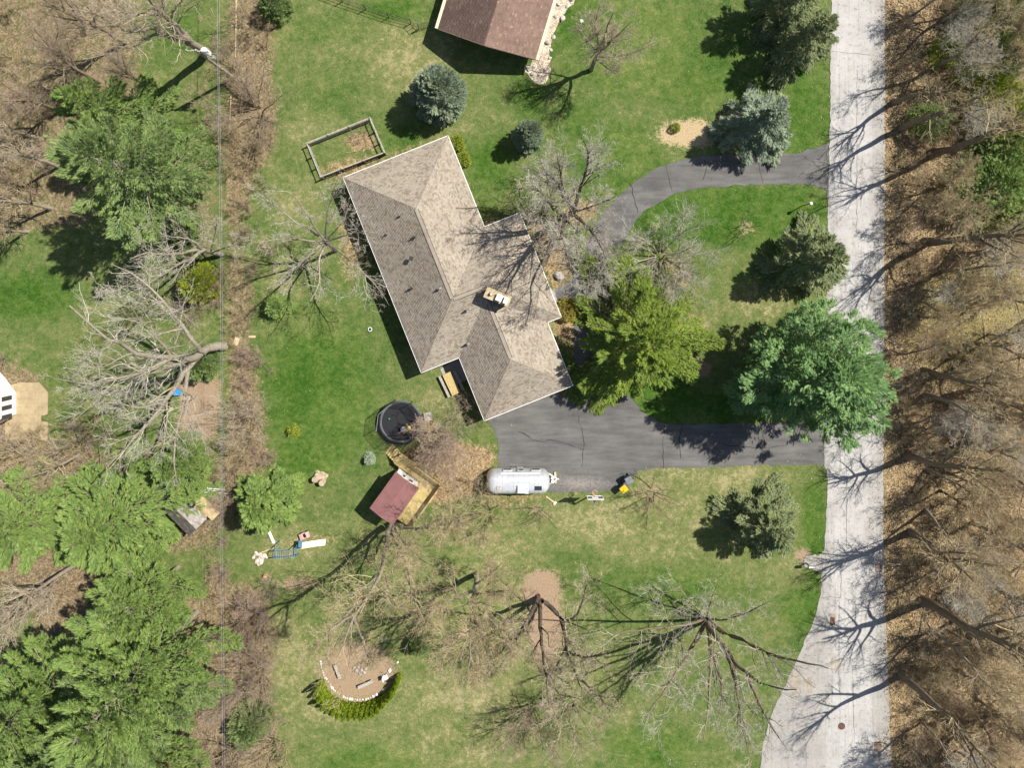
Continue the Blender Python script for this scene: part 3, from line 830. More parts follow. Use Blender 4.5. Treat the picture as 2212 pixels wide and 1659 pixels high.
loop_out = [(1790, 305), (1757, 322), (1715, 331), (1640, 333), (1560, 334), (1505, 339), (1450, 351), (1405, 370), (1370, 394), (1338, 424), (1312, 452), (1288, 484), (1266, 520), (1250, 560), (1242, 592), (1222, 612), (1203, 622), (1192, 632), (1196, 650), (1228, 652), (1240, 672), (1240, 760), (1244, 815)]
park = [(1215, 815), (1060, 890), (1052, 905), (1068, 935), (1078, 965), (1076, 1008), (1052, 1016), (1040, 1062), (1190, 1064), (1300, 1063), (1345, 1058), (1358, 1048), (1366, 1030), (1382, 1017), (1410, 1013), (1500, 1011), (1600, 1007), (1700, 1004), (1782, 1006)]
park_top = [(1784, 909), (1700, 913), (1600, 915), (1500, 917), (1440, 915), (1414, 908), (1392, 892), (1372, 871), (1352, 848)]
loop_in = [(1338, 805), (1325, 730), (1318, 660), (1318, 612), (1326, 570), (1342, 530), (1362, 494), (1384, 466), (1410, 444), (1445, 424), (1485, 411), (1540, 403), (1610, 399), (1690, 397), (1745, 398), (1770, 402), (1790, 414)]
drive = sheet('driveway', smooth_poly(loop_out, 3, False) + park + smooth_poly(park_top, 3, False) + smooth_poly(loop_in, 3, False), ASPHALT, 0.026, 'dark asphalt driveway looping from the road past the garage', amp=0.07)

def ribbon(pts, w, z, mat, name, parent, seed=0, jit=0.06):
    """Thin uneven line lying on a surface."""
    rng = np.random.default_rng(seed)
    Q = [PX(*p)[:2] for p in pts]; L = []
    for i in range(len(Q) - 1):
        n = max(1, int(np.linalg.norm(Q[i + 1] - Q[i]) / 0.5))
        for k in range(n): L.append(Q[i] + (Q[i + 1] - Q[i]) * k / n + rng.normal(size=2) * jit)
    L.append(Q[-1]); L = np.array(L)
    T = np.gradient(L, axis=0); T /= np.linalg.norm(T, axis=1, keepdims=True)
    Nn = np.stack([-T[:, 1], T[:, 0]], -1); ww = (w / 2 * rng.uniform(0.4, 1.5, len(L)))[:, None]
    V = np.concatenate([np.c_[L + Nn * ww, np.full(len(L), z)], np.c_[L - Nn * ww, np.full(len(L), z)]])
    n = len(L); i = np.arange(n - 1)
    me = np_mesh(name, V, [np.stack([i, i + n, i + n + 1, i + 1], -1)], mat)
    return put(name, me, parent, kind='structure')

for k, pts in enumerate([[(1518, 388), (1527, 360), (1522, 345)], [(1438, 358), (1444, 385), (1452, 412)], [(1436, 915), (1431, 960), (1433, 1012)], [(1472, 917), (1468, 960), (1470, 990)], [(1360, 395), (1372, 430), (1378, 462)], [(1120, 930), (1160, 955), (1200, 950), (1260, 972)], [(1250, 900), (1262, 960), (1256, 1010)], [(1560, 960), (1640, 968), (1700, 962)], [(1640, 345), (1648, 395)], [(1300, 560), (1290, 590), (1305, 620)]]):
    ribbon(pts, 0.07, 0.030, M['crack'], 'crack', drive, k)
for k, (pts, w) in enumerate([([(1851, 150), (1851, 300), (1850, 500)], 0.045), ([(1829, 1000), (1828, 1180)], 0.06), ([(1788, 330), (1787, 430)], 0.12), ([(1841, 1440), (1845, 1600)], 0.045),
                              ([(1795, 110), (1850, 115), (1880, 118)], 0.05), ([(1778, 905), (1780, 1008)], 0.09), ([(1778, 1290), (1815, 1291), (1817, 1230)], 0.05), ([(1812, 1300), (1812, 1500)], 0.05), ([(1775, 1200), (1777, 1290)], 0.05)]):
    ribbon(pts, w, 0.039, M['crack_pale'], 'road_joint', road, 20 + k, 0.03)
def blotch(cx, cy, rx, ry, z, mat, name, parent, seed):
    rng = np.random.default_rng(seed)
    pts = []
    for k in range(22):
        a = 2 * math.pi * k / 22; q = 1 + 0.16 * rng.normal()
        pts.append((cx + rx * q * math.cos(a), cy + ry * q * math.sin(a)))
    V = np.array([[*PX(*p)[:2], z] for p in smooth_poly(pts, 3)])
    me = bpy.data.meshes.new(name); me.from_pydata([tuple(v) for v in V], [], [tuple(range(len(V) - 1, -1, -1))]); me.update(); me.materials.append(mat)
    put(name, me, parent, kind='structure')
t = NT('road_stain')
f = t.noise(t.coord('World'), 1.2, 5, 0.7)
t.done(t.ramp(f, [(0.3, (0.22, 0.18, 0.13)), (0.7, (0.42, 0.38, 0.32))]), 0.95, 0, 0.1)
for k, (x, y, rx, ry) in enumerate([(1716, 1475, 15, 26), (1746, 1482, 11, 18), (1800, 1335, 7, 10), (1898, 1615, 16, 18), (1803, 1435, 12, 14)]):
    blotch(x, y, rx, ry, 0.0395 + 0.0004 * k, t.m, 'earth_stain', road, 50 + k)

pad = sheet('mailbox_pad', smooth_poly([(1781, 1196), (1768, 1201), (1748, 1200), (1738, 1206), (1737, 1224), (1760, 1232), (1778, 1248), (1777, 1300)], 3), M['slab'], 0.030, 'small worn gravel apron under the mailbox')

t = NT('gravel')
P = t.coord('World')
g = t.ramp(t.vor(P, 9, 'Color'), [(0.1, (0.30, 0.25, 0.19)), (0.5, (0.52, 0.44, 0.34)), (0.9, (0.68, 0.60, 0.50))])
t.bump(t.vor(P, 9, 'Distance'), 0.8, 0.05)
GRAVEL = t.done(t.mix(1.0, g, t.ramp(t.noise(P, 1.6, 4), [(0.3, (0.75, 0.72, 0.7)), (0.7, (1.15, 1.15, 1.15))]), 'MULTIPLY'), 0.9, 0, 0.15)
sheet('gravel_bed', smooth_poly([(1150, -300), (1262, -300), (1258, -40), (1246, -4), (1217, 28), (1198, 62), (1191, 92), (1186, 128), (1189, 150), (1176, 180), (1153, 176), (1135, 154), (1134, 138), (1150, 118)], 3), GRAVEL, 0.05, 'pale pebble bed along the brown roofed house', amp=0.07)

# scattered dead leaves ------------------------------------------------
def sample(field, px, py):
    X, Y = (px - NX) / SC, (NY - py) / SC
    i = np.clip(((X - fx[0]) / GS).astype(int) + 10, 0, nxv - 1); j = np.clip(((Y - fy[0]) / GS).astype(int) + 10, 0, nyv - 1)
    return field[j, i]

def leaves(name, n, region, prob, mat, size, label, seed, z=0.03):
    rng = np.random.default_rng(seed)
    px = rng.uniform(region[0], region[2], n); py = rng.uniform(region[1], region[3], n)
    keep = rng.uniform(size=n) < prob(px, py)
    px, py = px[keep], py[keep]; n = len(px)
    pos = np.stack([(px - NX) / SC, (NY - py) / SC, np.full(n, z) + rng.uniform(0, 0.05, n)], -1)
    a = rng.uniform(0, 6.28, n)
    d = np.stack([np.cos(a), np.sin(a), rng.normal(size=n) * 0.35], -1)
    up = unit(np.stack([rng.normal(size=n) * 0.45, rng.normal(size=n) * 0.45, np.ones(n)], -1))
    tv = np.array([[-0.5, 0, 0.0], [0, -0.36, 0.12], [0.5, 0, 0], [0, 0.36, 0.12]]); tf = np.array([[0, 1, 2], [0, 2, 3]])
    V, F = stamp(tv, tf, pos, d, up, size * rng.uniform(0.6, 1.5, n))
    put(name, np_mesh(name, V, [F], mat), None, label, 'stuff')
paved = np.zeros(GPX.shape)
for poly in ([p for p in road_l + road_r], loop_out + park + park_top + loop_in):
    paved = np.maximum(paved, in_poly(GPX, GPY, poly).astype(float))
M['leaf_dead'] = mat_island('dead_leaves', [(0, (0.16, 0.11, 0.06)), (0.4, (0.29, 0.205, 0.11)), (0.75, (0.41, 0.31, 0.175)), (1, (0.56, 0.46, 0.31))], 0.9)
M['leaf_dull'] = mat_island('dull_dead_leaves', [(0, (0.13, 0.095, 0.06)), (0.5, (0.235, 0.18, 0.11)), (1, (0.40, 0.325, 0.215))], 0.9)
M['leaf_orange'] = mat_island('orange_dead_leaves', [(0, (0.20, 0.09, 0.04)), (0.5, (0.36, 0.19, 0.07)), (1, (0.46, 0.32, 0.14))], 0.9)
leaves('leaf_litter', 64000, (1896, -60, 2290, 1740), lambda x, y: np.where(x > 1912 + 12 * np.sin(y * .05) * np.sin(y * .013), 0.95, 0.10), M['leaf_dead'], 0.125, 'brown leaf litter covering the woodland floor east of the road', 1)
leaves('fallen_leaves', 60000, (-60, -60, 1240, 1740), lambda x, y: np.clip(sample(litter, x, y) - 0.25, 0, 1) * 0.75, M['leaf_dull'], 0.11, 'brown fallen leaves under the trees west of the house', 2)
leaves('orange_leaves', 14000, (640, 270, 1260, 1110), lambda x, y: np.clip(sample(litter, x, y) - 0.35, 0, 1) * (1 - sample(paved, x, y)), M['leaf_orange'], 0.13, 'orange fallen leaves banked against the house', 3)
leaves('stray_leaves', 9000, (560, -40, 1900, 1720), lambda x, y: 0.10 + 0.25 * (x > 1700), M['leaf_dead'], 0.10, 'single dead leaves lying on lawn and pavement', 4, 0.045)

# ------------------------------------------------------------------ roofs
def clip_range(poly, t):
    """s-range of convex poly (s, t) at height t."""
    xs = []
    n = len(poly)
    for i in range(n):
        (s0, t0), (s1, t1) = poly[i], poly[(i + 1) % n]
        if (t0 <= t) != (t1 <= t): xs.append(s0 + (s1 - s0) * (t - t0) / (t1 - t0))
    return (min(xs), max(xs)) if len(xs) >= 2 else None

def shingle_facet(mb_v, mb_f, O, eS, eT, nrm, poly, course, tab, rng, lift=0.014):
    """Courses of separate tabs on a roof plane. O origin, eS along the eave, eT up the slope."""
    t0 = min(p[1] for p in poly); t1 = max(p[1] for p in poly); k = 0; t = t0
    while t < t1 - 0.02:
        te = min(t + course, t1)
        r0 = clip_range(poly, t + 1e-3); r1 = clip_range(poly, te - 1e-3)
        if r0 and r1:
            s = min(r0[0], r1[0]) - rng.uniform(0, tab) - (k % 2) * tab * 0.5
            hi = max(r0[1], r1[1])
            while s < hi:
                w = tab * rng.uniform(0.7, 1.35); e = s + w
                a0, b0 = max(s, r0[0]), min(e, r0[1]); a1, b1 = max(s, r1[0]), min(e, r1[1])
                if b0 > a0 + 0.01 or b1 > a1 + 0.01:
                    b0 = max(a0, b0); b1 = max(a1, b1)
                    l = lift * rng.uniform(0.7, 1.3)
                    b = len(mb_v)
                    P = lambda ss, tt, zz: mb_v.append(O + eS * ss + eT * tt + nrm * zz)
                    P(a0, t, l); P(b0 - 0.006, t, l); P(b1 - 0.006, te + 0.01, 0.003); P(a1, te + 0.01, 0.003); P(a0, t, -0.004); P(b0 - 0.006, t, -0.004)
                    mb_f.append((b, b + 1, b + 2, b + 3)); mb_f.append((b + 4, b + 5, b + 1, b))
                s = e
        t += course; k += 1

def mat_shingle(name, stops, nvar=0.22):
    t = NT(name)
    c = t.ramp(t.island(), stops)
    f = t.noise(t.coord('World'), 0.5, 4, 0.6)
    g = t.noise(t.coord('World'), 14, 4, 0.8)
    c = t.mix(1.0, c, t.ramp(f, [(0.3, (0.86, 0.84, 0.82)), (0.7, (1.1, 1.09, 1.07))]), 'MULTIPLY')
    h = t.noise(t.coord('World', scale=(0.5, 2.2, 1), rot=(0, 0, 0.38)), 1.1, 5, 0.7)
    c = t.mix(1.0, c, t.ramp(h, [(0.3, (0.86, 0.85, 0.84)), (0.5, (1, 1, 1))]), 'MULTIPLY')
    c = t.mix(1.0, c, t.ramp(g, [(0.3, (1 - nvar,) * 3), (0.7, (1 + nvar,) * 3)]), 'MULTIPLY')
    t.bump(g, 0.4, 0.01)
    return t.done(c, 0.95, 0, 0.1)
M['shingle_tan'] = mat_shingle('tan_grey_shingles', [(0, (0.215, 0.18, 0.14)), (0.22, (0.265, 0.225, 0.178)), (0.4, (0.305, 0.265, 0.212)), (0.8, (0.33, 0.29, 0.235)), (1, (0.355, 0.315, 0.26))])
M['shingle_cap'] = mat_shingle('tan_ridge_caps', [(0, (0.25, 0.215, 0.17)), (1, (0.32, 0.28, 0.23))])
M['shingle_brown'] = mat_shingle('red_brown_shingles', [(0, (0.165, 0.112, 0.09)), (0.3, (0.19, 0.13, 0.105)), (0.7, (0.205, 0.14, 0.113)), (0.92, (0.22, 0.152, 0.122)), (1, (0.29, 0.205, 0.15))])
M['shingle_grey'] = mat_shingle('grey_brown_shingles', [(0, (0.20, 0.18, 0.165)), (0.5, (0.29, 0.265, 0.24)), (1, (0.38, 0.35, 0.32))])
M['deck_under'] = mat_plain('roof_underlay', (0.16, 0.14, 0.12), 0.1, 3, 0.9, 0, 0)

class Frame:
    """Local plan (u, v in photograph pixels at the eave) -> world metres."""
    def __init__(s, origin_px, u_dir, ze):
        s.ze = ze; s.k = (H - ze) / H / SC
        d = np.array([u_dir[0], -u_dir[1]], float); s.U = np.array([*(d / np.linalg.norm(d)), 0.0])
        s.V = np.array([-s.U[1], s.U[0], 0.0])
        s.O = PX(*origin_px, ze)
    def p(s, u, v, z=None):
        q = s.O + s.U * (u * s.k) + s.V * (v * s.k)
        return np.array([q[0], q[1], s.ze if z is None else z])

def facet(fr, verts, e0, e1, pitch, rng, V, F, under, course=0.15, tab=0.25):
    """verts (u, v) convex; e0-e1 is the eave line; height grows inwards at the pitch."""
    a = fr.p(*e0); b = fr.p(*e1)
    eS = (b - a) / np.linalg.norm(b - a)
    cen = np.mean([fr.p(*v) for v in verts], axis=0)
    n2 = np.array([-eS[1], eS[0], 0.0])
    if np.dot(cen - a, n2) < 0: n2 = -n2
    up = n2 + np.array([0, 0, pitch]); sl = np.linalg.norm(up); eT = up / sl
    nrm = np.cross(eS, eT)
    if nrm[2] < 0: nrm = -nrm
    poly, w = [], []
    for v in verts:
        q = fr.p(*v) - a
        s_, t_ = np.dot(q, eS), np.dot(q, n2)
        poly.append((s_, t_ * sl)); w.append(a + eS * s_ + eT * t_ * sl - nrm * 0.005)
    shingle_facet(V, F, a, eS, eT, nrm, poly, course, tab, rng)
    b0 = len(under[0]); under[0].extend(w)
    idx = list(range(b0, b0 + len(w)))
    if np.cross(w[1] - w[0], w[2] - w[0])[2] < 0: idx.reverse()
    under[1].append(tuple(idx))

def ridge_caps(fr_pts, w, mat, name, parent, step=0.2, lift=0.03):
    mb = MB()
    for a, b in fr_pts:
        a, b = Vector(a), Vector(b); n = max(1, int((b - a).length / step)); d = (b - a).normalized()
        side = d.cross(Vector((0, 0, 1))).normalized()
        for i in range(n):
            p = a + (b - a) * (i / n); q = p + d * ((b - a).length / n + 0.03)
            up = Vector((0, 0, lift)); lo = Vector((0, 0, lift * 0.45)); sg = Vector((0, 0, -w * 0.20))
            mb.add([p + up, q + lo, q + lo + side * w / 2 + sg, p + up + side * w / 2 + sg, q + lo - side * w / 2 + sg, p + up - side * w / 2 + sg], [(0, 3, 2, 1), (0, 1, 4, 5)])
    return mb.build(name, mat, parent, world=True, kind='stuff')

# ------------------------------------------------------------------ the main house
hz = 2.75
hf = Frame((742, 383), (168, 421), hz)
house = thing('ranch_house', 'long tan shingled hip roof house with angled chimney beside the driveway', 'house', tuple(hf.p(300, 150, 0)))
rng = np.random.default_rng(11)
R1, R2, R3, R4, R5 = (121.5, 121.5), (332.5, 121.5), (333, 204), (351.5, 190.5), (498.5, 190.5)
PITCH = 0.09
V, F, und = [], [], ([], [])
facets = [([(0, 0), (454, 0), R2, R1], (0, 0), (454, 0)),
          ([(0, 0), (0, 243), R1], (0, 0), (0, 243)),
          ([(0, 243), (212, 243), R2, R1], (0, 243), (212, 243)),
          ([(212, 243), (212, 325), R3, R2], (212, 243), (212, 325)),
          ([(212, 325), (454, 325), R3], (212, 325), (454, 325)),
          ([(454, 0), (454, 88), R4, R2], (454, 0), (454, 88)),
          ([R2, R4, R3], (454, 0), (454, 88)),
          ([R4, (454, 293), (454, 325), R3], (454, 293), (454, 325)),
          ([(454, 88), (601, 88), R5, R4], (454, 88), (601, 88)),
          ([(601, 88), (601, 293), R5], (601, 88), (601, 293)),
          ([(601, 293), (454, 293), R4, R5], (601, 293), (454, 293))]
for verts, e0, e1 in facets: facet(hf, verts, e0, e1, PITCH, rng, V, F, und)
ho = np.array(house.location)
roof = put('roof', np_mesh('roof', np.array(und[0]) - ho, [np.array([f]) for f in und[1]], M['deck_under']), house)
put('shingle', np_mesh('shingle', np.array(V) - ho, [np.array(F)], M['shingle_tan']), roof, kind='stuff')
def hr(uv, dist): return hf.p(uv[0], uv[1], hz + dist * hf.k * PITCH)
pk = [hr(R1, 121.5), hr(R2, 121.5), hr(R3, 121), hr(R4, 102.5), hr(R5, 102.5)]
ridge_caps([(hr((0, 0), 0), pk[0]), (hr((0, 243), 0), pk[0]), (hr((454, 0), 0), pk[1]), (hr((212, 325), 0), pk[2]), (hr((454, 325), 0), pk[2]), (hr((601, 88), 0), pk[4]), (hr((601, 293), 0), pk[4])], 0.26, M['shingle_cap'], 'ridge_cap', roof)
rv = MB()
for a, b, e in ((pk[0], pk[1], 0.12), (pk[1], hr((333, 192), 121), 0.12), (hr((366, 190.5), 102.5), pk[4], 0.12)):
    a, b = Vector(a), Vector(b); d = (b - a).normalized()
    vent = MB()
    vent.beam(a + d * e + Vector((0, 0, 0.035)), b - d * e + Vector((0, 0, 0.035)), 0.34, 0.07)
    vent.build('ridge_vent', M['shingle_cap'], roof, world=True)
    side = d.cross(Vector((0, 0, 1)))
    sl = MB()
    for sgn in (-1, 1):
        sl.beam(a + d * e + side * 0.19 * sgn + Vector((0, 0, 0.0)), b - d * e + side * 0.19 * sgn + Vector((0, 0, 0.0)), 0.05, 0.05)
    sl.build('vent_slot', M['black'], roof, world=True)
# eave gutters, fascia and walls
outline = [(0, 0), (0, 243), (212, 243), (212, 325), (454, 325), (454, 293), (601, 293), (601, 88), (454, 88), (454, 0)]
for i in range(len(outline)):
    a = hf.p(*outline[i]); b = hf.p(*outline[(i + 1) % len(outline)])
    d = (b - a) / np.linalg.norm(b - a); nn = np.array([d[1], -d[0], 0])
    mid = (a + b) / 2 + nn * 0.3
    uvm = ((np.array(outline[i]) + np.array(outline[(i + 1) % len(outline)])) / 2)
    # outward side: test a point slightly off
    test = uvm + np.array([np.dot(nn, hf.U), np.dot(nn, hf.V)]) * 4
    if in_poly(np.array([test[0]]), np.array([test[1]]), outline)[0]: nn = -nn
    g = MB()
    a2 = a + nn * 0.03 + np.array([0, 0, -0.055]); b2 = b + nn * 0.03 + np.array([0, 0, -0.055])
    g.beam(a2 - d * 0.03, b2 + d * 0.03, 0.06, 0.10)
    g.build('gutter', M['white'], house, world=True)
sof = MB().prism([hf.p(u, v)[:2] for u, v in outline], hz - 0.26, hz - 0.03)
sof.build('soffit', M['white'], house, world=True)
ins = [(12, 12), (12, 231), (224, 231), (224, 313), (442, 313), (442, 281), (589, 281), (589, 100), (442, 100), (442, 12)]
MB().prism([hf.p(u, v)[:2] for u, v in ins], -0.1, hz - 0.27).build('wall', M['brick'], house, world=True)
def opening(nm, u0, v0, u1, v1, z0, z1, mat, out, pane=True, frame=0.06):
    a, b = hf.p(u0, v0, 0), hf.p(u1, v1, 0); d = (b - a) / np.linalg.norm(b - a)
    n = (hf.U * out[0] + hf.V * out[1])
    o = MB().beam(a + n * 0.02 + np.array([0, 0, (z0 + z1) / 2]), b + n * 0.02 + np.array([0, 0, (z0 + z1) / 2]), 0.08, z1 - z0).build(nm, mat, house, world=True)
    if pane:
        MB().beam(a + d * frame + n * 0.045 + np.array([0, 0, (z0 + z1) / 2]), b - d * frame + n * 0.045 + np.array([0, 0, (z0 + z1) / 2]), 0.04, z1 - z0 - 2 * frame).build('pane', M['glass'], o, world=False).location = -Vector(house.location)
for u in (40, 110, 180, 260, 330, 400): opening('window', u, 12, u + 34, 12, 0.9, 2.1, M['white'], (0, -1))
for v in (60, 140): opening('window', 12, v, 12, v + 40, 0.9, 2.1, M['white'], (-1, 0))
for u in (60, 140): opening('window', u, 231, u + 36, 231, 0.9, 2.1, M['white'], (0, 1))
for u in (250, 390): opening('window', u, 313, u + 36, 313, 0.9, 2.1, M['white'], (0, 1))
opening('garage_door', 589, 118, 589, 262, 0.05, 2.2, M['white'], (1, 0), pane=False)
opening('door', 335, 313, 355, 313, 0.1, 2.15, M['wood_dark'], (0, 1), pane=False)
opening('door', 442, 40, 442, 62, 0.1, 2.15, M['white'], (1, 0), pane=True)
# chimney at 45 degrees, stone cap with two flue covers
cc = PX(1075, 641, 4.9)
cd = Vector((390, -160, 0)).normalized(); cs = Vector((-cd.y, cd.x, 0))
cM = Matrix((cd, cs, Vector((0, 0, 1)))).transposed()
C0 = Vector((cc[0], cc[1], 0))
MB().box(C0 + Vector((0, 0, 3.3)), (2.35, 0.92, 2.9), M=cM).build('chimney', M['brick'], house, world=True)
ch = bpy.data.objects['chimney']
def chim(nm, c, size, mat):
    mb = MB().box(C0 + cd * c[0] + cs * c[1] + Vector((0, 0, c[2])), size, M=cM)
    o = mb.build(nm, mat, ch); o.location = -Vector(house.location); return o
M['cap_stone'] = mat_plain('sandy_chimney_cap', (0.44, 0.35, 0.21), 0.25, 5, 0.85, 0, 0.3)
chim('chimney_cap', (0, 0, 4.82), (2.55, 1.08, 0.14), M['cap_stone'])
for x, w in ((0.18, 0.60), (0.86, 0.42)):
    chim('flue', (x, 0.0, 5.02), (w * 0.8, 0.55, 0.30), M['brick'])
    chim('flue_cover', (x, 0.0, 5.26), (w, 0.66, 0.05), M['white'])
pot = MB().cyl((C0.x - cd.x * 0.72, C0.y - cd.y * 0.72), 0.15, 4.85, 5.15, 10).build('flue', M['dark_metal'], ch); pot.location = -Vector(house.location)
pot = MB().cyl((C0.x - cd.x * 0.68, C0.y - cd.y * 0.68), 0.10, 5.15, 5.22, 10).build('flue_cover', M['white'], ch); pot.location = -Vector(house.location)
# roof vents
for px, py, hh, kind in ((861, 467, 3.5, 'pipe'), (832, 507, 3.3, 'pipe'), (893, 512, 3.9, 'pipe'), (888, 558, 3.9, 'box'), (887, 623, 3.8, 'pipe'), (950, 623, 4.2, 'pipe'), (1011, 744, 3.8, 'pipe'), (1061, 517, 4.2, 'pipe'), (1014, 668, 4.3, 'pipe')):
    q = PX(px, py, hh); mb = MB()
    if kind == 'pipe':
        mb.cyl((q[0], q[1]), 0.055, hh - 0.55, hh + 0.12, 8); mb.cyl((q[0], q[1]), 0.16, hh - 0.5, hh - 0.02, 8, 0.07)
        mb.build('vent_pipe', M['steel'] if px > 900 else M['dark_metal'], roof).location = -Vector(house.location)
    else:
        mb.box((q[0], q[1], hh), (0.42, 0.34, 0.26), rz=1.19)
        mb.build('roof_vent', M['dark_metal'], roof).location = -Vector(house.location)
# paving by the house
sheet('entry_slab', [(1186, 618), (1199, 632), (1204, 652), (1196, 655), (1180, 640)], M['slab'], 0.14, 'pale curved concrete step at the front door', amp=0.01)
sheet('patio', [(950, 797), (990, 774), (1012, 818), (972, 836)], M['slab'], 0.02, 'shaded concrete patio in the corner behind the garage', amp=0.02)

# ------------------------------------------------------------------ neighbour's house
nz = 2.25
nh_o = PX(1070, -80, 0)
nh = thing('brown_roof_house', 'house with red brown shingle roof and cream eaves at the top edge', 'house', tuple(nh_o))
sw, se = PX(946, 61, nz), PX(1157, 127, nz); rs = PX(1047, 97, 3.85)
back = np.array([0.29, 0.957, 0]) * 19.0
rng = np.random.default_rng(4)
V, F, und = [], [], ([], [])
for a, b in ((sw, rs), (se, rs)):
    eS = np.array([0.29, 0.957, 0]); eT = b - a; eT = eT - eS * np.dot(eT, eS); ln = np.linalg.norm(eT); eT /= ln
    nrm = np.cross(eS, eT); nrm = nrm if nrm[2] > 0 else -nrm
    sh = np.dot(b - a, eS)
    poly = [(0, 0), (19, 0), (19 + sh, ln), (sh, ln)]
    shingle_facet(V, F, a, eS, eT, nrm, poly, 0.15, 0.3, rng)
    w = [a + eS * s_ + eT * t_ - nrm * 0.005 for s_, t_ in poly]
    b0 = len(und[0]); und[0].extend(w); idx = list(range(b0, b0 + 4))
    if np.cross(w[1] - w[0], w[2] - w[0])[2] < 0: idx.reverse()
    und[1].append(tuple(idx))
nroof = put('roof', np_mesh('roof', np.array(und[0]) - nh_o, [np.array([f]) for f in und[1]], M['deck_under']), nh)
put('shingle', np_mesh('shingle', np.array(V) - nh_o, [np.array(F)], M['shingle_brown']), nroof, kind='stuff')
ridge_caps([(rs, rs + back)], 0.24, M['shingle_brown'], 'ridge_cap', nroof, 0.25)
for a, sgn in ((sw, -1), (se, 1)):
    o2 = np.array([0.957, -0.29, 0]) * sgn
    MB().beam(a + o2 * 0.16 + np.array([0, 0, -0.08]), a + o2 * 0.16 + back + np.array([0, 0, -0.08]), 0.34, 0.10).build('gutter', M['cream'], nh, world=True)
for a in (sw, se):
    MB().beam(a + np.array([0, 0, -0.09]) - back * 0.002, rs + np.array([0, 0, -0.09]) - back * 0.002, 0.08, 0.2).build('barge_board', M['wood_dark'], nh, world=True)
i1, i2 = sw + np.array([0.75, 0.45, 0]), se + np.array([-0.6, 0.75, 0]); ir = rs + np.array([0.0, 0.55, -0.35])
wv = [np.array([i1[0], i1[1], -0.1]), np.array([i2[0], i2[1], -0.1]), np.array([i2[0], i2[1], nz - 0.05]), ir, np.array([i1[0], i1[1], nz - 0.05])]
mb = MB(); mb.add(wv + [p + back * 0.95 for p in wv], [(0, 1, 2, 3, 4), (9, 8, 7, 6, 5), (0, 5, 6, 1), (1, 6, 7, 2), (4, 9, 5, 0), (3, 8, 9, 4), (2, 7, 8, 3)])
mb.build('wall', M['siding'], nh, world=True)
for f0 in (0.25, 0.62):
    a = i1 + (i2 - i1) * f0; b = i1 + (i2 - i1) * (f0 + 0.14); off = np.array([0.29, 0.957, 0]) * -0.03
    z = np.array([0, 0, 1.35 - nz])
    w = MB().beam(a + off + z, b + off + z, 0.08, 1.1).build('window', M['white'], nh, world=True)
    d = (b - a) / np.linalg.norm(b - a)
    MB().beam(a + d * 0.07 + off * 2 + z, b - d * 0.07 + off * 2 + z, 0.06, 0.96).build('pane', M['glass'], w).location = -Vector(nh.location)

# ------------------------------------------------------------------ raised playhouse with maroon roof
phz = 3.35
A0, A1, A2, A3 = PX(854.8, 1019.6, phz), PX(798, 1098.8, phz), PX(841.6, 1134.3, phz - 0.15), PX(904.5, 1057, phz - 0.15)
pu = (A1 - A0); pl = np.linalg.norm(pu); pu = pu / pl; pv = np.array([-pu[1], pu[0], 0]); pv = pv if np.dot(A3 - A0, pv) > 0 else -pv
pw = np.dot(A3 - A0, pv)
pu = np.array([pu[0], pu[1], 0]); pu /= np.linalg.norm(pu)
po = np.array([*(A0 + pu * pl / 2 + pv * pw / 2)[:2], 0.0])
play = thing('playhouse', 'raised playhouse with maroon sheet roof and yellow timber deck', 'playhouse', tuple(po))
ang = math.atan2(pu[1], pu[0])
def L(a, b, z): return po + pu * (a - pl / 2) + pv * (b - pw / 2) + np.array([0, 0, z])
t = NT('maroon_roof_sheet')
f = t.noise(t.coord('Object'), 1.2, 4); w_ = t.n('ShaderNodeTexWave'); t.set(w_.inputs[0], t.coord('Object', rot=(0, 0, -ang))); w_.inputs['Scale'].default_value = 2.6; w_.bands_direction = 'Y'
t.bump(w_.outputs['Fac'], 0.5, 0.02)
M['maroon'] = t.done(t.ramp(f, [(0.3, (0.20, 0.092, 0.088)), (0.7, (0.245, 0.118, 0.112))]), 0.6, 0, 0.3)
roofm = MB()
nrib = 26
def roof_z(b): return phz + 0.28 * (1 - abs(b / pw - 0.5) * 2) - 0.1
for i in range(2):
    b0, b1 = (0, pw / 2) if i == 0 else (pw / 2, pw)
    q = [L(0, b0, roof_z(b0)), L(pl, b0, roof_z(b0)), L(pl, b1, roof_z(b1)), L(0, b1, roof_z(b1))]
    dn = np.array([0, 0, -0.06])
    roofm.add(q + [x + dn for x in q], [(0, 1, 2, 3), (7, 6, 5, 4), (0, 4, 5, 1), (1, 5, 6, 2), (2, 6, 7, 3), (3, 7, 4, 0)])
pr = roofm.build('roof', M['maroon'], play, world=True)
for i in range(9):
    b = pw * (i + 0.5) / 9
    MB().beam(L(0.02, b, roof_z(b) + 0.012), L(pl - 0.02, b, roof_z(b) + 0.012), 0.03, 0.02, up=(0, 0, 1)).build('roof_seam', M['maroon'], pr).location = -Vector(play.location)
MB().prism([L(0.25, 0.15, 0)[:2], L(pl - 0.2, 0.15, 0)[:2], L(pl - 0.2, pw - 0.25, 0)[:2], L(0.25, pw - 0.25, 0)[:2]], 0.95, phz - 0.12).build('wall', M['white'], play, world=True)
for b0, b1 in ((0.75, 1.15), (1.5, 2.05)):
    w = MB().beam(L(0.22, b0, 2.3), L(0.22, b1, 2.3), 0.08, 0.75).build('window', M['white'], play, world=True)
    MB().beam(L(0.19, b0 + 0.07, 2.3), L(0.19, b1 - 0.07, 2.3), 0.06, 0.6).build('pane', M['glass'], w).location = -Vector(play.location)
DZ = 1.0
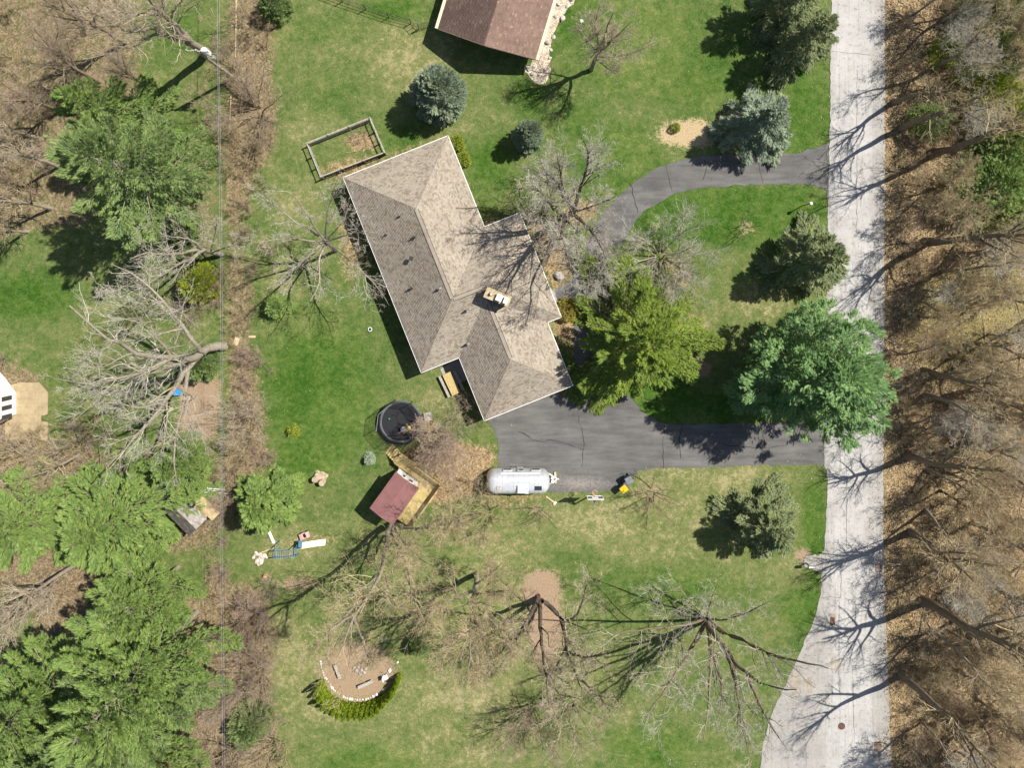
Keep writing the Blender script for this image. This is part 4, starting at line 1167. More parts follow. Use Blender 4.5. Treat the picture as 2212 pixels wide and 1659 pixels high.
# deck boards: long side strip and the front strip
dw0, dw1 = pw - 0.2, pw + 1.75
nb_ = 13
board = None
def board_part(nm, a, b, w, h, mat, parent=play):
    return MB().beam(a, b, w, h).build(nm, mat, parent, world=True)
for i in range(nb_):
    b = dw0 + (dw1 - dw0) * (i + 0.5) / nb_
    board_part('deck_board', L(-1.15, b, DZ), L(pl + 0.1, b, DZ), (dw1 - dw0) / nb_ - 0.012, 0.04, M['wood_new'])
for i in range(9):
    a = -1.15 + 1.3 * (i + 0.5) / 9
    board_part('deck_board', L(a, -0.6, DZ), L(a, dw0 - 0.01, DZ), 1.3 / 9 - 0.012, 0.04, M['wood_new'])
for a, b in ((-1.1, -0.55), (-1.1, 1.2), (-1.1, dw1 - 0.05), (1.2, dw1 - 0.05), (3.0, dw1 - 0.05), (pl, dw1 - 0.05), (pl, pw - 0.2), (pl, 0.1), (0.2, 0.1)):
    board_part('deck_post', L(a, b, -0.1), L(a, b, DZ + (1.0 if b > pw or a < 0 else 0.0)), 0.1, 0.1, M['wood_new'])
def railing(p0, p1, n):
    d = [p0 + (p1 - p0) * k / n for k in range(n + 1)]
    MB().beam(p0 + np.array([0, 0, 0.98]), p1 + np.array([0, 0, 0.98]), 0.14, 0.04).build('hand_rail', M['wood_new'], play, world=True)
    MB().beam(p0 + np.array([0, 0, 0.12]), p1 + np.array([0, 0, 0.12]), 0.05, 0.07).build('bottom_rail', M['wood_new'], play, world=True)
    for q in d: MB().beam(q + np.array([0, 0, 0.14]), q + np.array([0, 0, 0.96]), 0.045, 0.045).build('baluster', M['wood_new'], play, world=True)
railing(L(-1.1, dw1 - 0.05, DZ), L(pl, dw1 - 0.05, DZ), 44)
railing(L(-1.1, 0.9, DZ), L(-1.1, dw1 - 0.15, DZ), 26)
for i in range(5):   # steps going down at the north corner
    b = -0.65 - 0.28 * i
    board_part('stair_tread', L(-1.1, b, DZ - 0.19 * (i + 1)), L(0.1, b, DZ - 0.19 * (i + 1)), 0.27, 0.04, M['wood_new'])

# ------------------------------------------------------------------ garden shed under the pines, left
gz = 2.5
q = [PX(383, 1058, gz), PX(447, 1121, gz), PX(409, 1156, gz), PX(345, 1096, gz)]
go = np.array([*np.mean(q, axis=0)[:2], 0.0])
gs = thing('garden_shed', 'small shed with grey shingle roof half hidden by pine branches', 'shed', tuple(go))
V, F, und = [], [], ([], [])
rng = np.random.default_rng(8)
e = (q[1] - q[0]) / np.linalg.norm(q[1] - q[0]); wd = np.dot(q[3] - q[0], np.array([e[1], -e[0], 0])); n2 = np.array([e[1], -e[0], 0]) * np.sign(wd); wd = abs(wd); ln = np.linalg.norm(q[1] - q[0])
for k in range(2):
    o_ = q[0] if k == 0 else q[0] + n2 * wd
    d2 = n2 if k == 0 else -n2
    up = d2 + np.array([0, 0, 0.35]); s_ = np.linalg.norm(up); eT = up / s_; nrm = np.cross(e, eT); nrm = nrm if nrm[2] > 0 else -nrm
    poly = [(0, 0), (ln, 0), (ln, wd / 2 * s_), (0, wd / 2 * s_)]
    shingle_facet(V, F, o_, e, eT, nrm, poly, 0.15, 0.3, rng)
    w = [o_ + e * a + eT * b - nrm * 0.005 for a, b in poly]
    b0 = len(und[0]); und[0].extend(w); idx = list(range(b0, b0 + 4))
    if np.cross(w[1] - w[0], w[2] - w[0])[2] < 0: idx.reverse()
    und[1].append(tuple(idx))
r_ = put('roof', np_mesh('roof', np.array(und[0]) - go, [np.array([f]) for f in und[1]], M['deck_under']), gs)
put('shingle', np_mesh('shingle', np.array(V) - go, [np.array(F)], M['shingle_grey']), r_, kind='stuff')
c4 = [q[0] + e * 0.2 + n2 * 0.2, q[1] - e * 0.2 + n2 * 0.2, q[1] - e * 0.2 + n2 * (wd - 0.2), q[0] + e * 0.2 + n2 * (wd - 0.2)]
MB().prism([p[:2] for p in c4], -0.1, gz).build('wall', M['wood_tan'], gs, world=True)
MB().beam(q[1] + n2 * (wd * 0.3) - e * 0.18 + np.array([0, 0, 1.0 - gz]), q[1] + n2 * (wd * 0.7) - e * 0.18 + np.array([0, 0, 1.0 - gz]), 0.06, 2.0).build('door', M['wood_dark'], gs, world=True)

# ------------------------------------------------------------------ house corner and terrace at the left edge
lh_o = PX(-60, 900, 0)
lh = thing('white_sunroom', 'corner of a white framed sunroom at the left edge above a stone terrace', 'house', tuple(lh_o))
lp = [PX(-150, 800, 2.6), PX(-45, 800, 2.6), PX(2, 858, 2.6), PX(2, 905, 2.6), PX(-30, 925, 2.6), PX(-150, 925, 2.6)]
MB().prism([p[:2] * 0.985 if False else p[:2] for p in lp], 2.5, 2.62).build('roof', M['white'], lh, world=True)
MB().prism([(p[0] - 0.25, p[1]) for p in lp], -0.1, 2.49).build('wall', M['white'], lh, world=True)
for k in range(3):
    y = 848 + 20 * k
    a, b = PX(1, y + 12, 2.6), PX(1, y + 22, 2.6)
    MB().beam((a[0] - 0.22, a[1], 1.5), (b[0] - 0.22, b[1], 1.5), 0.06, 1.5).build('window', M['glass'], lh, world=True)
    MB().beam((a[0] - 0.45, a[1] , 2.64), (b[0] - 0.45, b[1], 2.64), 0.5, 0.04).build('skylight', M['glass'], lh, world=True)
t = NT('terrace_stone')
P = t.coord('World')
f = t.noise(P, 1.3, 5, 0.65)
M['terrace'] = t.done(t.ramp(f, [(0.3, (0.29, 0.225, 0.13)), (0.7, (0.42, 0.335, 0.205))]), 0.9, 0, 0.15)
ter = sheet('terrace', [(12, 835), (45, 826), (85, 826), (104, 848), (104, 895), (60, 905), (104, 912), (104, 950), (12, 950)], M['terrace'], 0.10, 'tan stone terrace with cut corners under bare branches', amp=0.015)
trng = np.random.default_rng(2)
tile_poly = [(12, 835), (45, 826), (85, 826), (104, 848), (104, 895), (104, 950), (12, 950)]
for iy in range(7):
    for ix in range(6):
        x0 = 13 + ix * 15.4 + (iy % 2) * 3; y0 = 828 + iy * 17.2
        cx_, cy_ = x0 + 7.4, y0 + 8.3
        if all(in_poly(np.array([x]), np.array([y]), tile_poly)[0] for x, y in ((x0, y0), (x0 + 14.6, y0), (x0, y0 + 16.4), (x0 + 14.6, y0 + 16.4))):
            p = PX(cx_, cy_, 0.1)
            tl = MB().box((p[0], p[1], 0.112 + trng.uniform(0, 0.006)), (14.4 / SC, 16.2 / SC, 0.03), rz=trng.normal() * 0.01)
            tl.build('paving_stone', M['terrace'], ter)

# ------------------------------------------------------------------ aluminium travel trailer
tz0 = 0.45
tc = PX(1119, 1041, 1.5); tc[2] = 0
trailer = thing('travel_trailer', 'rounded silver aluminium travel trailer parked at the driveway edge', 'trailer', tuple(tc))
TL, TW, TT = 6.3, 2.42, 2.65
t = NT('polished_aluminium')
f = t.noise(t.coord('Object', scale=(0.6, 2, 2)), 2.0, 5, 0.6)
M['alu'] = t.done(t.ramp(f, [(0.3, (0.56, 0.57, 0.59)), (0.7, (0.74, 0.75, 0.76))]), 0.34, 0.42, 0.5)
def body_ring(x, s, sh, inset=0.0, n=28):
    pts = []
    for k in range(n + 1):
        a = math.pi * k / n
        c_, s_ = math.cos(a), math.sin(a)
        y = (TW / 2 - inset) * s * math.copysign(abs(c_) ** 0.62, c_)
        z = tz0 + (TT - tz0 - inset) * sh * abs(s_) ** 0.68
        pts.append((x, y, z))
    return pts
xs = []
N_ = 36
for i in range(N_ + 1):
    x = -TL / 2 + TL * i / N_
    e_ = 1.15
    d_ = max(0, abs(x) - (TL / 2 - e_)) / e_
    s = (1 - min(d_, 0.999) ** 3.2) ** 0.42
    xs.append((x, max(s, 0.34) if d_ < 0.995 else 0.5, 0.55 + 0.45 * s))
mb = MB()
n = 28
for x, s, sh in xs: mb.v.extend(body_ring(x, s, sh, 0, n))
for i in range(N_):
    for k in range(n):
        a = i * (n + 1) + k; mb.f.append((a, a + n + 1, a + n + 2, a + 1))
mb.f.append(tuple(range(n + 1))); mb.f.append(tuple(range(N_ * (n + 1) + n, N_ * (n + 1) - 1, -1)))
for i in range(N_): mb.f.append((i * (n + 1), i * (n + 1) + n, (i + 1) * (n + 1) + n, (i + 1) * (n + 1)))
me = mb.mesh('body', M['alu'], None, True); tb = put('body', me, trailer)
def trim(nm, b, mat, parent=trailer): return b.build(nm, mat, parent)
for x in (-2.5, -2.05, -1.55, -1.0, -.45, 0.05, .6, 1.1, 1.6, 2.05, 2.5):     # raised seams over the shell
    s_, sh_ = np.interp(x, [a[0] for a in xs], [a[1] for a in xs]), np.interp(x, [a[0] for a in xs], [a[2] for a in xs])
    trim('seam', MB().tube([(p[0], p[1] * 1.002, p[2] + 0.002) for p in body_ring(x, s_, sh_)], 0.012, 4), M['steel'])
trim('air_conditioner', MB().box((0.45, -0.38, 2.74), (1.0, 0.72, 0.26)).box((0.45, -0.38, 2.88), (0.86, 0.6, 0.04)), M['white'])
trim('roof_vent', MB().box((2.0, -0.30, 2.68), (0.68, 0.40, 0.08)), M['glass'])
trim('roof_vent', MB().box((-1.95, -0.28, 2.67), (0.40, 0.40, 0.09)), M['wood_grey'])
trim('roof_vent', MB().box((0.85, -0.85, 2.50), (0.42, 0.16, 0.08), rz=0), M['wood_grey'])
trim('awning', MB().tube([(-1.7, 1.02, 2.12), (2.15, 1.02, 2.12)], 0.055, 8), M['white'])
for x0, x1 in ((1.35, 2.25), (-1.5, -0.6)):
    w = trim('window', MB().box(((x0 + x1) / 2, 1.235, 1.55), (x1 - x0, 0.05, 0.62)), M['white'])
    MB().box(((x0 + x1) / 2, 1.255, 1.55), (x1 - x0 - 0.12, 0.05, 0.5)).build('pane', M['glass'], w)
dr = trim('door', MB().box((0.25, 1.235, 1.25), (0.66, 0.05, 1.5)), M['alu'])
MB().box((0.32, 1.262, 1.65), (0.36, 0.03, 0.4)).build('pane', M['glass'], dr)
for y in (-1.08, 1.08):
    for x in (-0.45, 0.40):
        w = trim('wheel', MB().tube([(x, y - 0.11, 0.34), (x, y + 0.11, 0.34)], 0.33, 16), M['black'])
        MB().tube([(x, y - 0.115, 0.34), (x, y + 0.115, 0.34)], 0.19, 12).build('rim', M['steel'], w)
trim('chassis', MB().box((0, 0, 0.42), (5.6, 1.9, 0.14)), M['dark_metal'])
trim('hitch', MB().beam((2.85, 0.75, 0.46), (4.0, 0.03, 0.46), 0.08, 0.1).beam((2.85, -0.75, 0.46), (4.0, -0.03, 0.46), 0.08, 0.1).box((4.05, 0, 0.48), (0.3, 0.1, 0.1)), M['white'])
for y in (0.18, -0.17):
    trim('gas_bottle', MB().cyl((3.52, y), 0.16, 0.5, 0.95, 14).ball((3.52, y, 0.95), 0.16, 12, 6, (1, 1, 0.5)), M['white'])
trim('jack', MB().cyl((3.78, 0), 0.045, 0.03, 0.9, 8), M['steel'])
b = MB().box((0, 0, 0.07), (0.22, 1.15, 0.14)).build('wooden_block', M['wood_tan']); p = PX(1199.5, 1031); b.location = (p[0], p[1], 0.03)
b.rotation_euler = (0, 0, 0.04)
tag(b, 'tan timber block lying under the trailer hitch', 'timber block')
p = PX(1189, 1079); b = thing('folded_sign_board', 'slim pale board with a short crosspiece lying on the grass by the trailer', 'board', (p[0], p[1], 0.06), -0.62)
MB().box((0, 0, 0.03), (1.15, 0.16, 0.06)).build('plank', M['wood_tan'], b); MB().box((0.58, -0.02, 0.05), (0.2, 0.36, 0.08)).build('crosspiece', M['white'], b)

# ------------------------------------------------------------------ wheelie bins
def bin_(name, label, px, py, rz, mat, hh=1.12):
    p = PX(px, py, hh); b = thing(name, label, 'bin', (p[0], p[1], 0.03), rz, 'wheeled bins at the driveway end')
    bd = MB(); w0, w1 = 0.24, 0.32
    v = [(-w0, -w0, 0.05), (w0, -w0, 0.05), (w0, w0, 0.05), (-w0, w0, 0.05), (-w1, -w1, 1.0), (w1, -w1, 1.0), (w1, w1, 1.0), (-w1, w1, 1.0)]
    bd.add(v, [(3, 2, 1, 0), (4, 5, 6, 7), (0, 1, 5, 4), (1, 2, 6, 5), (2, 3, 7, 6), (3, 0, 4, 7)]); bd.build('bin_body', M['grey_plastic'], b)
    ld = MB(); ld.add([(-.36, -.36, 1.0), (.36, -.36, 1.0), (.36, .36, 1.0), (-.36, .36, 1.0), (-.33, -.33, 1.08), (.33, -.33, 1.08), (.33, .33, 1.08), (-.33, .33, 1.08)], [(3, 2, 1, 0), (4, 5, 6, 7), (0, 1, 5, 4), (1, 2, 6, 5), (2, 3, 7, 6), (3, 0, 4, 7)])
    ld.box((0, 0, 1.095), (0.62, 0.035, 0.03), rz=0.75); ld.build('lid', mat, b)
    MB().tube([(-0.3, 0.40, 0.98), (0.3, 0.40, 0.98)], 0.025, 6).build('handle', M['black'], b)
    for s in (-1, 1): MB().tube([(s * 0.2, 0.28, 0.12), (s * 0.27, 0.28, 0.12)], 0.12, 12).build('wheel', M['black'], b)
    return b
bin_('wheeled_bin', 'grey wheeled bin with grey lid, further from the hoop', 1359, 1038, 0.55, M['grey_plastic'])
bin_('wheeled_bin', 'wheeled bin with bright yellow lid next to the grey one', 1348, 1057.5, 0.72, M['yellow_plastic'])

# ------------------------------------------------------------------ basketball hoop
p = PX(1279, 1071)
hp = thing('basketball_hoop', 'basketball hoop on a black pole at the lawn edge of the driveway', 'basketball hoop', (p[0], p[1], 0.0), 0.0)
q = PX(1285.5, 1075.5, 3.3) - PX(1279, 1071); bx, by = q[0], q[1]
MB().tube([(bx * 0.7, by - 0.75, -0.2), (bx * 0.8, by - 0.75, 2.55)], 0.07, 8).build('pole', M['black'], hp)
MB().beam((bx - 0.1, by - 0.75, 2.4), (bx - 0.1, by - 0.05, 3.1), 0.06, 0.06).beam((bx + 0.1, by - 0.75, 2.4), (bx + 0.1, by - 0.05, 3.1), 0.06, 0.06).beam((bx - 0.45, by - 0.05, 3.35), (bx, by - 0.78, 2.5), 0.05, 0.05).beam((bx + 0.45, by - 0.05, 3.35), (bx, by - 0.78, 2.5), 0.05, 0.05).build('strut', M['steel'], hp)
bb = MB().box((bx, by, 3.33), (1.45, 0.03, 0.98)).build('backboard', M['grey_plastic'], hp)
fr_ = MB()
for a, b_ in (((-.76, 2.81), (.76, 2.81)), ((-.76, 3.85), (.76, 3.85)), ((-.76, 2.81), (-.76, 3.85)), ((.76, 2.81), (.76, 3.85)), ((-.28, 3.0), (.28, 3.0)), ((-.28, 3.42), (.28, 3.42)), ((-.28, 3.0), (-.28, 3.42)), ((.28, 3.0), (.28, 3.42))):
    fr_.beam((bx + a[0], by + 0.02, a[1]), (bx + b_[0], by + 0.02, b_[1]), 0.07, 0.07, up=(0, 1, 0))
fr_.build('board_frame', M['white'], bb)
M['orange'] = mat_plain('faded_orange_paint', (0.55, 0.27, 0.14), 0.15, 6, 0.5, 0, 0)
ring = [(bx + 0.24 * math.cos(a), by + 0.42 + 0.24 * math.sin(a), 3.02) for a in np.linspace(0, 2 * math.pi, 25)]
rm = MB().tube(ring, 0.022, 6, cap=False).box((bx, by + 0.1, 3.02), (0.14, 0.2, 0.04)).build('rim', M['orange'], hp)
net = MB()
for k in range(12):
    a = 2 * math.pi * k / 12; b_ = 2 * math.pi * (k + 1) / 12; c_ = 2 * math.pi * (k - 1) / 12
    for e_ in (b_, c_): net.tube([(bx + 0.23 * math.cos(a), by + 0.42 + 0.23 * math.sin(a), 3.0), (bx + 0.15 * math.cos(e_), by + 0.42 + 0.15 * math.sin(e_), 2.62)], 0.006, 4)
net.build('net', M['white'], hp)

# ------------------------------------------------------------------ trampoline
p = PX(868, 908)
tp = thing('trampoline', 'round black trampoline with net enclosure on the back lawn', 'trampoline', tuple(p))
TR_ = 2.15; Z = 0.85
def ringpts(r, z, n=49): return [(r * math.cos(a), r * math.sin(a), z) for a in np.linspace(0, 2 * math.pi, n)]
MB().cyl((0, 0), TR_ - 0.22, Z - 0.02, Z, 48).build('jumping_mat', M['black'], tp)
M['pad'] = mat_plain('faded_grey_pad', (0.085, 0.092, 0.10), 0.3, 5, 0.8, 0, 0.2)
pd = MB(); n = 48
for k in range(n):
    a0, a1 = 2 * math.pi * k / n, 2 * math.pi * (k + 1) / n
    r0, r1 = TR_ - 0.24, TR_ + 0.05
    pts = [(r * math.cos(a), r * math.sin(a), z) for a in (a0, a1) for r, z in ((r0, Z + 0.02), (r0 + 0.1, Z + 0.05), (r1 - 0.1, Z + 0.05), (r1, Z - 0.03))]
    pd.add(pts, [(0, 1, 5, 4), (1, 2, 6, 5), (2, 3, 7, 6)])
pd.build('edge_pad', M['pad'], tp)
MB().tube(ringpts(TR_, Z - 0.05), 0.035, 6, cap=False).build('frame', M['steel'], tp)
for k in range(8):
    a = 2 * math.pi * (k + 0.35) / 8
    x, y = (TR_ + 0.08) * math.cos(a), (TR_ + 0.08) * math.sin(a)
    MB().tube([(x, y, 0), (x, y, 2.65)], 0.03, 6).build('net_pole', M['dark_metal'], tp)
    a2 = 2 * math.pi * (k + 1.35) / 8
    MB().tube([(x, y, 2.6), ((TR_ + 0.08) * math.cos(a2), (TR_ + 0.08) * math.sin(a2), 2.6)], 0.022, 6).build('top_rail', M['steel' if k in (2, 3) else 'dark_metal'], tp)
    MB().tube([(x, y, 0.05), (x * 0.92, y * 0.92, 0.03), ((TR_ - .1) * math.cos((a + a2) / 2), (TR_ - .1) * math.sin((a + a2) / 2), 0.03)], 0.025, 6).build('leg', M['steel'], tp)
t = NT('black_netting')
t.done((0.012, 0.012, 0.013), 0.8)
tr_ = t.n('ShaderNodeBsdfTransparent'); mx = t.n('ShaderNodeMixShader'); mx.inputs[0].default_value = 0.34
t.t.links.new(tr_.outputs[0], mx.inputs[1]); t.t.links.new(t.b.outputs[0], mx.inputs[2]); t.t.links.new(mx.outputs[0], t.out.inputs[0])
nt_ = MB(); pts = [((TR_ + 0.05) * math.cos(2 * math.pi * (k + .35) / 8), (TR_ + 0.05) * math.sin(2 * math.pi * (k + .35) / 8)) for k in range(8)]
for k in range(8):
    a, b_ = pts[k], pts[(k + 1) % 8]; nt_.add([(a[0], a[1], Z), (b_[0], b_[1], Z), (b_[0], b_[1], 2.58), (a[0], a[1], 2.58)], [(0, 1, 2, 3)])
nt_.build('net', t.m, tp)
def ball(label, px, py, r, mat):
    q = PX(px, py, Z + r); o = MB().ball((0, 0, 0), r, 18, 12).build('ball', mat, smooth=True); o.location = (q[0], q[1], Z + r + 0.004); tag(o, label, 'ball')
M['silver'] = mat_plain('silver_vinyl', (0.42, 0.43, 0.45), 0.08, 4, 0.3, 0.3, 0)
M['lemon'] = mat_plain('lemon_vinyl', (0.62, 0.58, 0.03), 0.08, 4, 0.4, 0, 0)
M['green_pl'] = mat_plain('green_vinyl', (0.02, 0.28, 0.10), 0.08, 4, 0.4, 0, 0)
ball('large silver ball lying on the trampoline', 870.6, 927, 0.27, M['silver'])
ball('yellow ball beside the silver one on the trampoline', 883.7, 924, 0.20, M['lemon'])
ball('small green ball near the left side of the trampoline', 840.6, 905, 0.10, M['green_pl'])
p = PX(925, 899); b = MB().box((0, 0, 0.16), (0.75, 0.85, 0.32), rz=0.15).build('plastic_step', M['slab']); b.location = (p[0], p[1], 0); tag(b, 'pale plastic box used as a step beside the trampoline', 'step box')

# ------------------------------------------------------------------ picnic table
p = PX(975, 829, 0.75); ud = (PX(1002, 868, 0.75) - PX(968, 796, 0.75)); ra = math.atan2(ud[1], ud[0])
pt = thing('picnic_table', 'wooden picnic table with two benches in the house corner', 'picnic table', (p[0], p[1], 0.02), ra)
for k in range(5): MB().box((0, -0.36 + 0.18 * k, 0.745), (2.35, 0.165, 0.04)).build('table_board', M['wood_new'], pt)
for s in (-1, 1):
    for k in range(2): MB().box((0, s * (0.72 + 0.15 * k), 0.44), (2.35, 0.14, 0.04)).build('bench_board', M['wood_grey'], pt)
    for x in (-0.85, 0.85): MB().beam((x, s * 0.3, 0.72), (x, s * 0.75, 0.0), 0.09, 0.05, up=(1, 0, 0)).build('leg', M['wood_grey'], pt)
for x in (-0.85, 0.85):
    MB().box((x, 0, 0.69), (0.05, 0.85, 0.07)).box((x + 0.06, 0, 0.38), (0.05, 1.8, 0.08)).build('cross_brace', M['wood_grey'], pt)

# ------------------------------------------------------------------ fenced pen beside the house
pc = [PX(662.6, 308.4, 1.1), PX(798.7, 253.7, 1.1), PX(830.3, 328.5, 1.1), PX(692.3, 381.2, 1.1)]
po_ = np.mean(pc, axis=0); po_[2] = 0
pen = thing('garden_pen', 'weathered grey board fence enclosing a small leafy garden pen', 'fence', tuple(po_))
for i in range(4):
    a, b_ = pc[i].copy(), pc[(i + 1) % 4].copy(); a[2] = b_[2] = 0
    solid = i in (0, 2)
    nposts = 3 if solid else 3
    for k in range(nposts):
        q = a + (b_ - a) * k / nposts
        MB().box((q[0], q[1], 0.55), (0.12, 0.12, 1.3)).build('post', M['wood_grey'], pen, world=True)
    d = (b_ - a) / np.linalg.norm(b_ - a)
    MB().beam(a + d * 0.08 + np.array([0, 0, 1.06]), b_ - d * 0.08 + np.array([0, 0, 1.06]), 0.10, 0.045).build('top_rail', M['wood_grey'], pen, world=True)
    n3 = np.array([-d[1], d[0], 0])
    if solid:
        for k, z in enumerate((0.82, 0.58, 0.34, 0.12)):
            MB().beam(a + d * 0.1 - n3 * 0.08 + np.array([0, 0, z]), b_ - d * 0.1 - n3 * 0.08 + np.array([0, 0, z]), 0.03, 0.2).build('fence_board', M['wood_grey'], pen, world=True)
    else:
        MB().beam(a + d * 0.1 + np.array([0, 0, 0.4]), b_ - d * 0.1 + np.array([0, 0, 0.4]), 0.04, 0.12).build('rail', M['wood_grey'], pen, world=True)
p = PX(772, 300); b = MB().tube([(0, 0, 0), (1.1, 0.12, 0.06), (1.7, 0.5, 0.05), (2.2, 1.0, 0.05)], 0.025, 5).build('fallen_branch', M['wood_tan']); b.location = (p[0] - 1.2, p[1] - 1.4, 0.03); tag(b, 'thin pale fallen branch curving across the garden pen', 'branch')

# metal fence at the top of the lawn, swung gate
p0 = PX(690, 0)
nf = thing('wire_fence', 'low black wire fence running from the brown roofed house across the top lawn', 'fence', tuple(p0))
fpts = [(700, -12), (740, 3), (790, 20), (840, 37), (888, 50), (905, 62), (930, 56)]
for i in range(len(fpts) - 1):
    a, b_ = PX(*fpts[i]), PX(*fpts[i + 1]); d = (b_ - a)
    MB().box((a[0], a[1], 0.6), (0.07, 0.07, 1.25)).build('post', M['dark_metal'], nf, world=True)
    if i == 4: continue
    for z in (1.15, 0.62, 0.12): MB().beam(a + np.array([0, 0, z]), b_ + np.array([0, 0, z]), 0.03, 0.03).build('rail', M['dark_metal'], nf, world=True)
    n_ = int(np.linalg.norm(d) / 0.16); pk_ = MB()
    for k in range(1, n_):
        q = a + d * k / n_; pk_.tube([(q[0], q[1], 0.1), (q[0], q[1], 1.18)], 0.008, 4)
    pk_.build('pickets', M['dark_metal'], nf, world=True, kind='stuff')
a, b_ = PX(888, 50), PX(902, 66); gt = MB()
for z in (1.12, 0.15): gt.beam(a + np.array([0, 0, z]), b_ + np.array([0, 0, z]), 0.035, 0.035)
for q in (a, (a + b_) / 2, b_): gt.beam(q + np.array([0, 0, 0.1]), q + np.array([0, 0, 1.15]), 0.035, 0.035)
gt.build('gate', M['dark_metal'], nf, world=True)

# ------------------------------------------------------------------ utility pole and wires
base = PX(503.8, 167.8)
pole = thing('utility_pole', 'leaning looking wooden utility pole with white transformer and crossarm', 'utility pole', tuple(base))
PT = 8.6
MB().tube([(0, 0, -0.5), (0, 0, PT)], [0.17, 0.11], 10).build('pole_shaft', M['bark_grey'], pole)
MB().beam((-0.95, 0.0, PT - 0.25), (1.15, -0.10, PT - 0.25), 0.09, 0.12).build('crossarm', M['wood_grey'], pole)
tq = PX(440.6, 109, 8.0) - base
MB().tube([(tq[0] + 0.05, tq[1], 7.2), (tq[0] + 0.05, tq[1], 8.15)], [0.3, 0.3], 16).ball((tq[0] + 0.05, tq[1], 8.15), 0.3, 14, 6, (1, 1, 0.25)).build('transformer', M['white'], pole)
for x in (-0.85, -0.3, 0.45, 1.05):
    MB().cyl((x, -0.03 - 0.05 * x), 0.05, PT - 0.19, PT + 0.06, 8, 0.03).build('insulator', M['white'], pole)
MB().beam((0.1, -0.05, 7.9), (1.35, -0.35, 7.9), 0.05, 0.05).beam((0.1, -0.05, 7.5), (1.35, -0.5, 7.5), 0.05, 0.05).build('standoff_arm', M['wood_grey'], pole)
MB().box((1.3, -0.4, 7.7), (0.16, 0.3, 0.45)).build('junction_box', M['steel'], pole)
MB().tube([(0.18, 0.05, 0), (0.16, 0.05, 3.0)], 0.05, 6).build('conduit', M['white'], pole)
def wire(label, pts, r=0.014, mat='dark_metal'):
    P_ = []
    for i in range(len(pts) - 1):
        a, b_ = PX(*pts[i]), PX(*pts[i + 1])
        for k in range(12):
            s = k / 12; q = a + (b_ - a) * s; q[2] -= 0.35 * 4 * s * (1 - s) * min(1, np.linalg.norm(b_ - a) / 40); P_.append(q)
    P_.append(PX(*pts[-1]))
    o = MB().tube(P_, r, 4).build('power_line', M[mat]); tag(o, label, 'power line', 'power lines strung down the left strip')
wire('pale power line on the left, meeting the pole crossarm', [(465, -420, 8.6), (469.5, 112, 8.6), (477, 1250, 8.6), (480, 2400, 8.6)], 0.008, 'steel')
wire('pale power line on the right, just beside the first at the crossarm', [(471, -420, 8.5), (473, 130, 8.5), (481, 1250, 8.5), (484, 2400, 8.5)], 0.007, 'steel')
wire('dark cable hung lowest from the pole', [(470, -420, 7.6), (469, 140, 7.6), (484, 1250, 7.2), (489, 2400, 7.6)], 0.013)
wire('thin dark cable between the pale wires and the lowest cable', [(468, -420, 7.9), (471, 120, 7.9), (479, 1250, 7.6), (483, 2400, 7.9)], 0.009)

# ------------------------------------------------------------------ blue climbing frame with slide
a0, a1, b0, b1 = PX(605, 1166), PX(603.5, 1203), PX(648, 1165), PX(646, 1198)
cl_o = (a0 + b1) / 2
cf = thing('climbing_frame', 'blue ladder climbing frame with pale slide on the back lawn', 'climbing frame', tuple(cl_o))
ZT = 1.75
for s, e_ in ((a0, a1), (b0, b1)):
    m = (s + e_) / 2; dd = (e_ - s)
    for f in (0.30, 0.70):
        MB().tube([s + dd * (0.02 if f < .5 else 0.98), s + dd * f + np.array([0, 0, ZT])], 0.045, 8).build('leg', M['blue_paint'], cf, world=True)
    MB().tube([s + dd * 0.30 + np.array([0, 0, ZT]), s + dd * 0.70 + np.array([0, 0, ZT])], 0.04, 8).tube([s + dd * 0.15 + np.array([0, 0, ZT / 2]), s + dd * 0.85 + np.array([0, 0, ZT / 2])], 0.03, 8).build('cross_bar', M['blue_paint'], cf, world=True)
for f in (0.30, 0.70):
    MB().tube([a0 + (a1 - a0) * f + np.array([0, 0, ZT]), b0 + (b1 - b0) * f + np.array([0, 0, ZT])], 0.04, 8).build('side_rail', M['blue_paint'], cf, world=True)
for k in range(1, 9):
    s = a0 + (b0 - a0) * k / 9; e_ = a1 + (b1 - a1) * k / 9
    MB().tube([s + (e_ - s) * 0.30 + np.array([0, 0, ZT]), s + (e_ - s) * 0.70 + np.array([0, 0, ZT])], 0.022, 6).build('rung', M['steel'], cf, world=True)
M['slide'] = mat_plain('pale_yellow_plastic', (0.72, 0.68, 0.46), 0.05, 4, 0.4, 0, 0)
s0, s1 = PX(653, 1177, 1.3), PX(703, 1171, 0.15); d = s1 - s0; dn = np.array([d[0], d[1], 0]); dn /= np.linalg.norm(dn); sd = np.array([-dn[1], dn[0], 0])
sl = MB(); n = 10
for k in range(n + 1):
    f = k / n; c_ = s0 + d * f; c_[2] = 1.3 * (1 - f) ** 1.15 + 0.12
    for o_, z in ((-0.33, 0.14), (-0.28, 0), (0.28, 0), (0.33, 0.14)): sl.v.append(tuple(c_ + sd * o_ + np.array([0, 0, z])))
for k in range(n):
    for j in range(3): b_ = k * 4 + j; sl.f.append((b_, b_ + 1, b_ + 5, b_ + 4)); 
sl.build('slide', M['slide'], cf, world=True)
MB().beam(s0 + np.array([0, 0, -0.05]) - dn * 0.4, s0 + np.array([0, 0, -0.05]), 0.66, 0.05).build('platform', M['blue_paint'], cf, world=True)
def plank(name, label, p0, p1, w, h, mat, z=0.04, cat='plank'):
    a, b_ = PX(*p0), PX(*p1); o = thing_mesh(name, MB().beam((0, 0, h / 2), tuple(b_ - a), w, h), mat, a, z); tag(o, label, cat); return o
